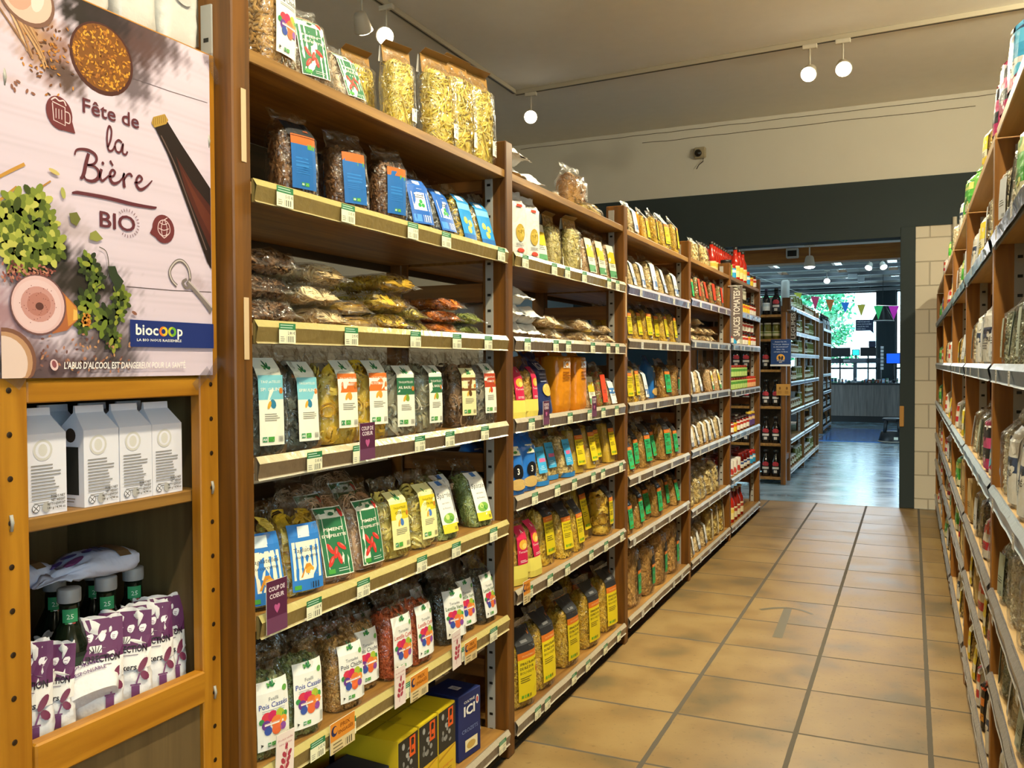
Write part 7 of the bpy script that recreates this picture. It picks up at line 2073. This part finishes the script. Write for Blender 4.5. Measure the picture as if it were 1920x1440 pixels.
make_bay('end shelving of dark bottles facing the pasta aisle', (-2.15, 9.41, 0), 0, .945, list(zip(ZE, ['none'] * 6)), D=.415, H=1.80, tags=0, seed=80, end_post=True, strips=False, plinth=False, back=[(.1, 1.75)])
jar_kind('f_jar', 'preserve jar with cream label', 'jar', .042, .115, '#6a4c22', '#b8b4aa', (.22, .58, ('#cfc6ac', '#a8a080')), seg=12)
jar_kind('f_dark', 'dark preserve jar with white label', 'jar', .045, .13, '#3a2616', '#2a1c12', (.22, .58, ('#c8c2b2', '#8a7a5a')), seg=12)
jar_kind('f_tall', 'tall jar of vegetables', 'jar', .042, .17, '#5f5f2a', '#a8a498', (.2, .48, ('#bcb896', '#6a7a3a')), seg=12)
jar_kind('beer', 'dark beer bottle with red and white label', 'bottle', .045, .28, '#171412', '#2a2a2a', (.12, .50, ('#1c1a1c',)), 'bottle', seg=14, name='beer_bottle',
         lab2=lambda A, r, h: [A.ell(0, h * .46, r * .8, h * .10, C('#b8353f'), 0, 14), A.rect(-r * .85, h * .28, r * .85, h * .36, C('#d6d2cc'), 6, 1), A.rect(-r * .6, h * .36, r * .6, h * .40, C('#171412'), 6, 1), A.rect(-r * .35, h * .14, r * .35, h * .24, C('#cfcac4'), 4, 1)])
jar_kind('wine', 'dark wine bottle with pale label', 'bottle', .038, .272, '#14161a', '#3a2a4a', (.16, .46, ('#dce4ea', '#b8ccd8')), 'wine', seg=12, name='wine_bottle')
jar_kind('goldwine', 'dark bottle with gold cap and cream label', 'bottle', .040, .275, '#191612', '#c8a23a', (.16, .44, ('#d8d4c4', '#8a7a4a')), 'wine', seg=12, name='wine_bottle')
def frow(keys, x, y0, y1, z, where, group, rz=PI / 2, alongx=None, extra=''):
    n_ = len(keys); ps = [y0 + (y1 - y0) * i / max(1, n_ - 1) for i in range(n_)]
    labs = shelf_labels([(k, p, False) for k, p in zip(keys, ps)], lambda k: KIND[k].desc + extra, where)
    for k, p, lab in zip(keys, ps, labs):
        K = KIND[k]
        loc = (p, x + K.d / 2, z + .0008) if alongx else (x - .018 - K.d / 2, p, z + .0008)
        place(k, loc, rz, lab, group)
rj = random.Random(21)
for bi, (a, b, nme) in enumerate(FB[:2]):
    for li, z in enumerate(ZF):
        if bi == 0 and li == 5:
            keys = ['f_dark', 'f_dark']; frow(keys, XF, a + .10, a + .2, z, SHN[li] + ', ' + nme, 'jars in the far room'); continue
        n_ = 7 if li else 5
        keys = [rj.choice(['f_jar', 'f_jar', 'f_dark', 'f_tall']) for _ in range(n_)]
        keys.sort()
        frow(keys, XF, a + .10, b - .10, z, SHN[li] + ', ' + nme, 'jars in the far room')
        if li in (1, 3, 4):
            frow(['f_jar'] * 4, XF, b - .62, b - .16, z + (.131 if 'f_dark' in keys or 'f_tall' in keys else .116), SHN[li] + ', ' + nme, 'jars in the far room', extra=' stacked above') if all(k in ('f_jar', 'f_dark') for k in keys) else None
for bi, (a, b, nme) in enumerate(FB2):
    for li, z in enumerate(ZF):
        if li in (0, 2, 4, 5, 6, 1):
            if li in (1, 2, 5) or li in (4, 6, 0):
                hgt = (ZF[li - 1] - z) if li else 9
                if hgt > .31 or li == 0 or li >= 4:
                    frow([('wine', 'goldwine')[(i + li) % 2] for i in range(6)], -1.43, a + .10, b - .10, z, SHN[li] + ', ' + nme, 'wine bottles in the far room')
# beer on the end shelving, faces the aisle
EN = ['top shelf', 'second shelf', 'third shelf', 'fourth shelf', 'fifth shelf', 'bottom shelf']
for li, z in enumerate(ZE):
    if li == 0:
        frow(['wine', 'beer', 'wine', 'beer', 'wine', 'beer'], 9.45, -1.80, -1.29, z, 'top of end shelving', 'bottles on the end shelving', rz=0, alongx=True)
    elif li == 1:
        frow(['f_tall'] * 7, 9.45, -1.82, -1.29, z, EN[li] + ', end shelving', 'bottles on the end shelving', rz=0, alongx=True)
    else:
        frow(['beer'] * 6, 9.45, -1.80, -1.29, z, EN[li] + ', end shelving', 'bottles on the end shelving', rz=0, alongx=True)
# clear bottles upside down and a tall frosted tube on top of the row
for i in range(4):
    m = MB(); m.lathe([(0, 0), (.05, 0), (.055, .02), (.055, .16), (.04, .2), (0, .2)], 14, C('#b8b4aa'))
    o = link('plastic_tub', m.mesh('plastic_tub', [M_ENAMEL])); o.location = (-1.74 + .13 * i, 9.62, ZE[0] + .302); o.location.z = ZE[0] + .001; o.location.y = 9.70
    tag(o, '%s from left of the pale tubs behind the bottles on the end shelving' % ORD[i], 'tub', 'pale tubs on the end shelving')
m = MB(); m.lathe([(0, 0), (.045, 0), (.047, .01), (.047, .27), (.03, .29), (0, .292)], 16, C('#c6c8be'))
o = link('frosted_tube', m.mesh('frosted_tube', [M_ENAMEL])); o.location = (-1.255, 9.93, ZF[0] + .001); tag(o, 'tall pale frosted tube at the corner of the jar row', 'container')
banner('dark brown hanging banner reading LÉGUMES in the far room', -1.205, -1.125, 9.835, 1.50, 1.84, 'LÉGUMES', '#4a3f3a')
# blue notice on the corner post
t = thing('blue_notice', 'dark blue notice with an orange round emblem on the end shelving', 'sign', (-1.232, 9.403, 1.252))
m = MB(); m.box(-.10, .10, -.003, .003, 0, .262, C('#1b3a68')); m.box(-.105, .105, -.006, .004, -.016, .002, C('#d8d4c8')); part('board', m, M_PRINT, t)
A = Art()
for i, s in enumerate(('Avant l\'an 30,', '"C\'est par dizaines', 'de dénominations"', 'blés, riz,', 'céréales & fèves')):
    A.text(s, 0, .232 - i * .026, .0165, C('#cfd6e0'), width=(.12, .165, .15, .08, .14)[i], bold=.01, res=1)
A.ell(0, .068, .042, .042, C('#e0a03a'), 0, 24); A.ell(-.012, .072, .012, .020, C('#1b2430'), .2, 10); A.ell(.014, .070, .012, .022, C('#1b2430'), -.2, 10); A.rect(-.045, .030, .045, .050, C('#1b3a68')); A.text('MOULINS', 0, .036, .013, C('#e6e2d2'), width=.075, bold=.02, res=1); A.text('BIO', 0, .020, .013, C('#e6e2d2'), width=.03, bold=.02, res=1)
m = MB(); A.put(m, flat(-.003)); part('printing', m, M_PRINT, t)
o = MB(); o.box(-.07, .07, -.002, .002, 0, .118, C('#b8863c')); A = Art()
for dx in (-.035, .035):
    A.ell(dx, .075, .010, .016, C('#7a5420'), 0, 10); A.lines(dx - .02, .045, dx + .02, 3, .010, C('#7a5420'))
A.put(o, flat(-.002)); o = link('card_sign', o.mesh('card_sign', [M_PRINT])); o.location = (-1.205, 9.4065, .932); tag(o, 'brown card sign clipped to the corner post of end shelving', 'sign')

# counter and everything on it
YC = 20.0
t = thing('checkout_counter', 'long grey-brown boarded checkout counter with black top', 'counter', (-1.0, YC, 0))
m = MB(); m.box(-2.6, 2.6, 0, .8, .13, .80); part('front_panel', m, M_COUNTER, t)
m = MB(); m.box(-2.55, 2.55, .06, .76, 0, .13); part('plinth', m, M_BLACK, t)
m = MB(); m.box(-2.65, 2.65, -.04, .84, .80, .835, bev=.006); part('worktop', m, M_BLACK, t)
ZT = .836
rc = random.Random(33)
cc_ = ['#d8dade', '#2a3a5a', '#3a6ab0', '#c8ccd2', '#b86a2a', '#1f2a3a', '#8ab0d8', '#e0e0da', '#4a8a6a']
nm = ['stapled booklet pile', 'small card tray', 'packet', 'pen pot', 'small tin', 'sweet box']
for i in range(24):
    x = -1.62 + i * .068; w = rc.uniform(.03, .06); hh = rc.uniform(.03, .12)
    m = MB()
    if i % 4 == 3:
        m.lathe([(0, 0), (w * .45, 0), (w * .5, hh), (w * .4, hh + .01), (0, hh)], 12, C(rc.choice(cc_)))
    else:
        m.box(-w / 2, w / 2, -.04, .04, 0, hh, C(rc.choice(cc_)), bev=.004); m.box(-w * .4, w * .4, -.0405, -.039, hh * .3, hh * .7, C(rc.choice(cc_)))
    o = link('counter_item', m.mesh('counter_item', [M_SATIN])); o.location = (x, YC + .05 + .09 * (i % 2), ZT)
    tag(o, '%s small item from the left along the checkout counter top' % (ORD[i] if i < 14 else str(i + 1) + 'th'), 'counter item', 'small things on the checkout counter')
m = MB(); m.box(-.24, .24, -.09, .09, 0, .07, C('#8a4428'), bev=.004); m.box(-.225, .225, -.075, .075, .06, .0705, C('#3a2418'))
o = link('wooden_tray', m.mesh('wooden_tray', [M_SATIN])); o.location = (-.68, YC + .24, ZT); tag(o, 'red-brown wooden tray on the checkout counter', 'tray')
def screen(label, x, z, w, h, colr, lit=None, y=YC + .45, glow=1.1):
    t = thing('monitor', label, 'monitor', (x, y, ZT))
    m = MB(); m.box(-w / 2, w / 2, -.02, .02, z - ZT, z - ZT + h, C('#16181c'), bev=.006); part('casing', m, M_SATIN, t)
    if lit:
        m = MB(); m.box(-w / 2 + .015, w / 2 - .015, -.0225, -.0205, z - ZT + .015, z - ZT + h - .015)
        part('screen', m, MATS.get('scr' + lit) or simple('scr' + lit, C(lit), .3, emit=C(lit), estr=glow), t)
    m = MB(); m.tube([(0, .0, 0), (0, .0, z - ZT + .02)], .018, 8, C('#26282c')); m.box(-.09, .09, -.07, .07, 0, .012, C('#26282c')); part('stand', m, M_SATIN, t)
screen('wide dark monitor at left end of the checkout', -1.42, 1.40, .42, .20, '#1d2740')
screen('small monitor with turquoise screen at the checkout', -1.095, 1.42, .16, .14, '#000000', '#2fd0d0', YC + .42)
screen('large black monitor in the middle of the checkout', -.85, 1.41, .32, .19, '#101010')
screen('bright blue monitor at right of the checkout', -.345, 1.24, .30, .235, '#1050d0', '#0d55e0', YC + .40)
m = MB(); m.box(-.07, .07, -.05, .05, 0, .14, C('#1a2440'), bev=.01); o = link('receipt_printer', m.mesh('receipt_printer', [M_SATIN])); o.location = (-.77, YC + .45, 1.6005); tag(o, 'dark blue printer on top of the black monitor', 'printer')
t = thing('checkout_scale', 'grey weighing scale column on the checkout', 'scale', (-1.10, YC + .21, ZT))
m = MB(); m.tube([(0, 0, 0), (0, 0, .42)], .04, 12, C('#5a646e')); part('column', m, M_SATIN, t)
m = MB(); m.box(-.10, .24, -.06, .06, .42, .52, C('#6a727c'), bev=.02); part('head', m, M_SATIN, t)
m = MB(); m.box(-.16, .16, -.14, .14, 0, .04, C('#a8acb0'), bev=.01); part('plate', m, M_SATIN, t)
t = thing('checkout_rack', 'grey equipment rail across the checkout behind the monitors', 'rack', (-1.0, YC + .55, ZT))
m = MB(); m.box(-.9, .9, 0, .10, .42, .53, C('#4a545e')); part('rail', m, M_SATIN, t)
m = MB(); m.box(-.36, -.14, -.003, 0, .45, .50, C('#e0e4e6')); part('sticker', m, M_PRINT, t)
for x in (-.8, .38, .8):
    m = MB(); m.box(x, x + .03, .02, .06, 0, .80 if x > 0 else .42, C('#3a4048')); part('upright', m, M_SATIN, t)
t = thing('ticket_strip', 'column of small white tickets beside the blue monitor', 'tickets', (-.57, YC + .40, ZT))
for k in range(7):
    m = MB(); m.box(-.03, .03, -.002, .002, .28 + k * .075, .335 + k * .075, C('#e4e6e6')); part('ticket', m, M_PRINT, t)
m = MB(); m.box(-.004, .004, .002, .006, 0, .84, C('#3a3a3a')); part('wire', m, M_SATIN, t)
# pendant lamp, speech-bubble sign, bunting
t = thing('pendant_lamp', 'black pendant lampshade with white rim over the checkout', 'lamp', (-.52, 19.0, 2.10))
m = MB(); m.lathe([(.21, 0), (.06, .29), (.05, .31), (0, .312)], 24, C('#151515')); part('shade', m, M_SATIN, t)
m = MB(); m.lathe([(.205, .012), (.212, -.004), (.20, .0)], 24, C('#efece4')); part('rim', m, M_SATIN, t)
m = MB(); m.tube([(0, 0, .31), (0, 0, 1.12)], .006, 6, C('#222222')); part('cable', m, M_SATIN, t)
t = thing('speech_sign', 'dark speech-bubble sign hanging before the far window', 'sign', (-.79, 17.435, 1.86))
m = MB(); m.prism([(-.155, 0), (.10, 0), (.16, -.06), (.155, .02), (.155, .205), (-.155, .205)], -.004, .004, 'xz', C('#1c2844')); part('board', m, M_PRINT, t)
A = Art()
for i, s in enumerate(('PARTAGEONS', 'NOS BONNES', 'VALEURS DE', 'BIEN BIO')):
    A.text(s, -.13, .155 - i * .044, .034, C('#c6ccd8'), 'l', bold=.01, width=(.22, .25, .2, .15)[i], res=1)
m = MB(); A.put(m, flat(-.004)); part('lettering', m, M_PRINT, t)
m = MB(); m.tube([(-.1, 0, .2), (-.1, 0, 1.16)], .002, 4, C('#888888')); m.tube([(.1, 0, .2), (.1, 0, 1.16)], .002, 4, C('#888888')); part('wire', m, M_SATIN, t)
t = thing('bunting', 'string of coloured triangular pennants across the far room', 'bunting', (0, 14.0, 0))
FL = [(-1.64, -1.52, 2.345, 2.17, '#b8b83a'), (-1.397, -1.266, 2.277, 2.068, '#c23a62'), (-1.182, -1.053, 2.225, 2.035, '#b86428'), (-.963, -.843, 2.174, 2.01, '#2a78d0'), (-.739, -.62, 2.134, 1.953, '#b8a83a'), (-.51, -.38, 2.107, 1.899, '#2fc46a'), (-.307, -.164, 2.097, 1.894, '#e02ab8'), (-.08, .05, 2.10, 1.9, '#e0c23a')]
for a, b, z1, z0, c_ in FL:
    m = MB(); m.prism([(a, z1), ((a + b) / 2, z0), (b, z1)], -.0012, .0012, 'xz', C(c_)); part('pennant', m, M_PRINT, t)
m = MB(); m.tube([(-3.6, 0, 3.222)] + [((a + b) / 2, 0, z1 + .004) for a, b, z1, z0, c_ in FL] + [(3.2, 0, 3.222)], .004, 5, C('#cfd4cc')); part('string', m, M_SATIN, t)
m = MB(); m.box(-1.38, -.05, 15.0, 17.9, -.0005, .006, C('#1f6fc0')); o = link('floor_mat', m.mesh('floor_mat', [M_ENAMEL])); tag(o, 'bright blue mat on the concrete before the checkout', 'mat')
# step stool
t = thing('step_stool', 'black round step stool standing on the concrete by the doorway', 'stool', (-.27, 15.1, .0065))
m = MB(); m.lathe([(0, 0), (.20, 0), (.205, .015), (.16, .17), (.0, .172)], 26, C('#18191b')); part('base', m, M_SATIN, t)
m = MB(); m.lathe([(.206, .002), (.212, .012), (.206, .022), (.200, .012), (.206, .002)], 26, C('#8a8276')); part('rim', m, M_SATIN, t)
m = MB(); m.lathe([(0, .345), (.135, .345), (.145, .355), (.145, .372), (.13, .38), (0, .38)], 26, C('#1d1f22')); part('top_step', m, M_SATIN, t)
for k in range(4):
    a = PI / 4 + k * PI / 2
    m = MB(); m.tube([(.150 * math.cos(a), .150 * math.sin(a), .165), (.118 * math.cos(a), .118 * math.sin(a), .35)], .026, 8, C('#18191b')); part('leg', m, M_SATIN, t)
m = MB(); m.box(.03, .09, -.192, -.178, .05, .09, C('#d8d4c0')); part('sticker', m, M_PRINT, t)
# brown card handle on the door column
m = MB(); m.box(-.018, .018, -.012, .0, -.09, .09, C('#b98a4a'), bev=.004); o = link('door_latch', m.mesh('door_latch', [M_SATIN])); o.location = (-.072, YW - .02, .80); tag(o, 'small tan latch plate on the dark door column', 'latch')
# far lamps, seen at the ceiling
def far_lamp(label, x, y, z, tx, ty, tz, e, lens=M_LENSW):
    return track_lamp((x, y, z), (tx, ty, tz), label, e, (1.0, .95, .92), lens)
far_lamp('white spotlight just beyond the lintel of the far room', -.93, 9.2, 2.468, -.9, 9.0, 0, FAR_LAMP_W)
far_lamp('left lamp of the pair under the far ceiling', -.62, 15.235, 3.02, -1.4, 13.2, .8, FAR_LAMP_W * 2)
far_lamp('right lamp of the pair under the far ceiling', -.42, 15.235, 3.02, .4, 13.2, .8, FAR_LAMP_W * 2)
far_lamp('spotlight above the jar row in the far room', -1.45, 17.435, 3.02, -1.0, 12.5, .0, FAR_LAMP_W)
t = thing('emergency_light', 'small box emergency light on the beam beyond the doorway', 'emergency light', (-1.13, 9.50, 2.36))
m = MB(); m.box(-.06, .06, -.04, .04, 0, .10, C('#b8b4aa'), bev=.006); part('housing', m, M_SATIN, t)
m = MB(); m.box(-.045, .045, -.043, -.039, .015, .075, C('#14140f')); part('panel', m, M_SATIN, t)
t = thing('ceiling_box', 'pair of pale boxes mounted under the far ceiling rails', 'box', (-1.0, 18.6, 2.94))
m = MB(); m.box(-.15, .02, -.05, .05, 0, .09, C('#b0b4b4'), bev=.006); part('box', m, M_SATIN, t)
m = MB(); m.box(.03, .15, -.05, .05, -.08, .04, C('#a8acac'), bev=.006); part('box', m, M_SATIN, t)
print('OBJECTS', len(bpy.data.objects))
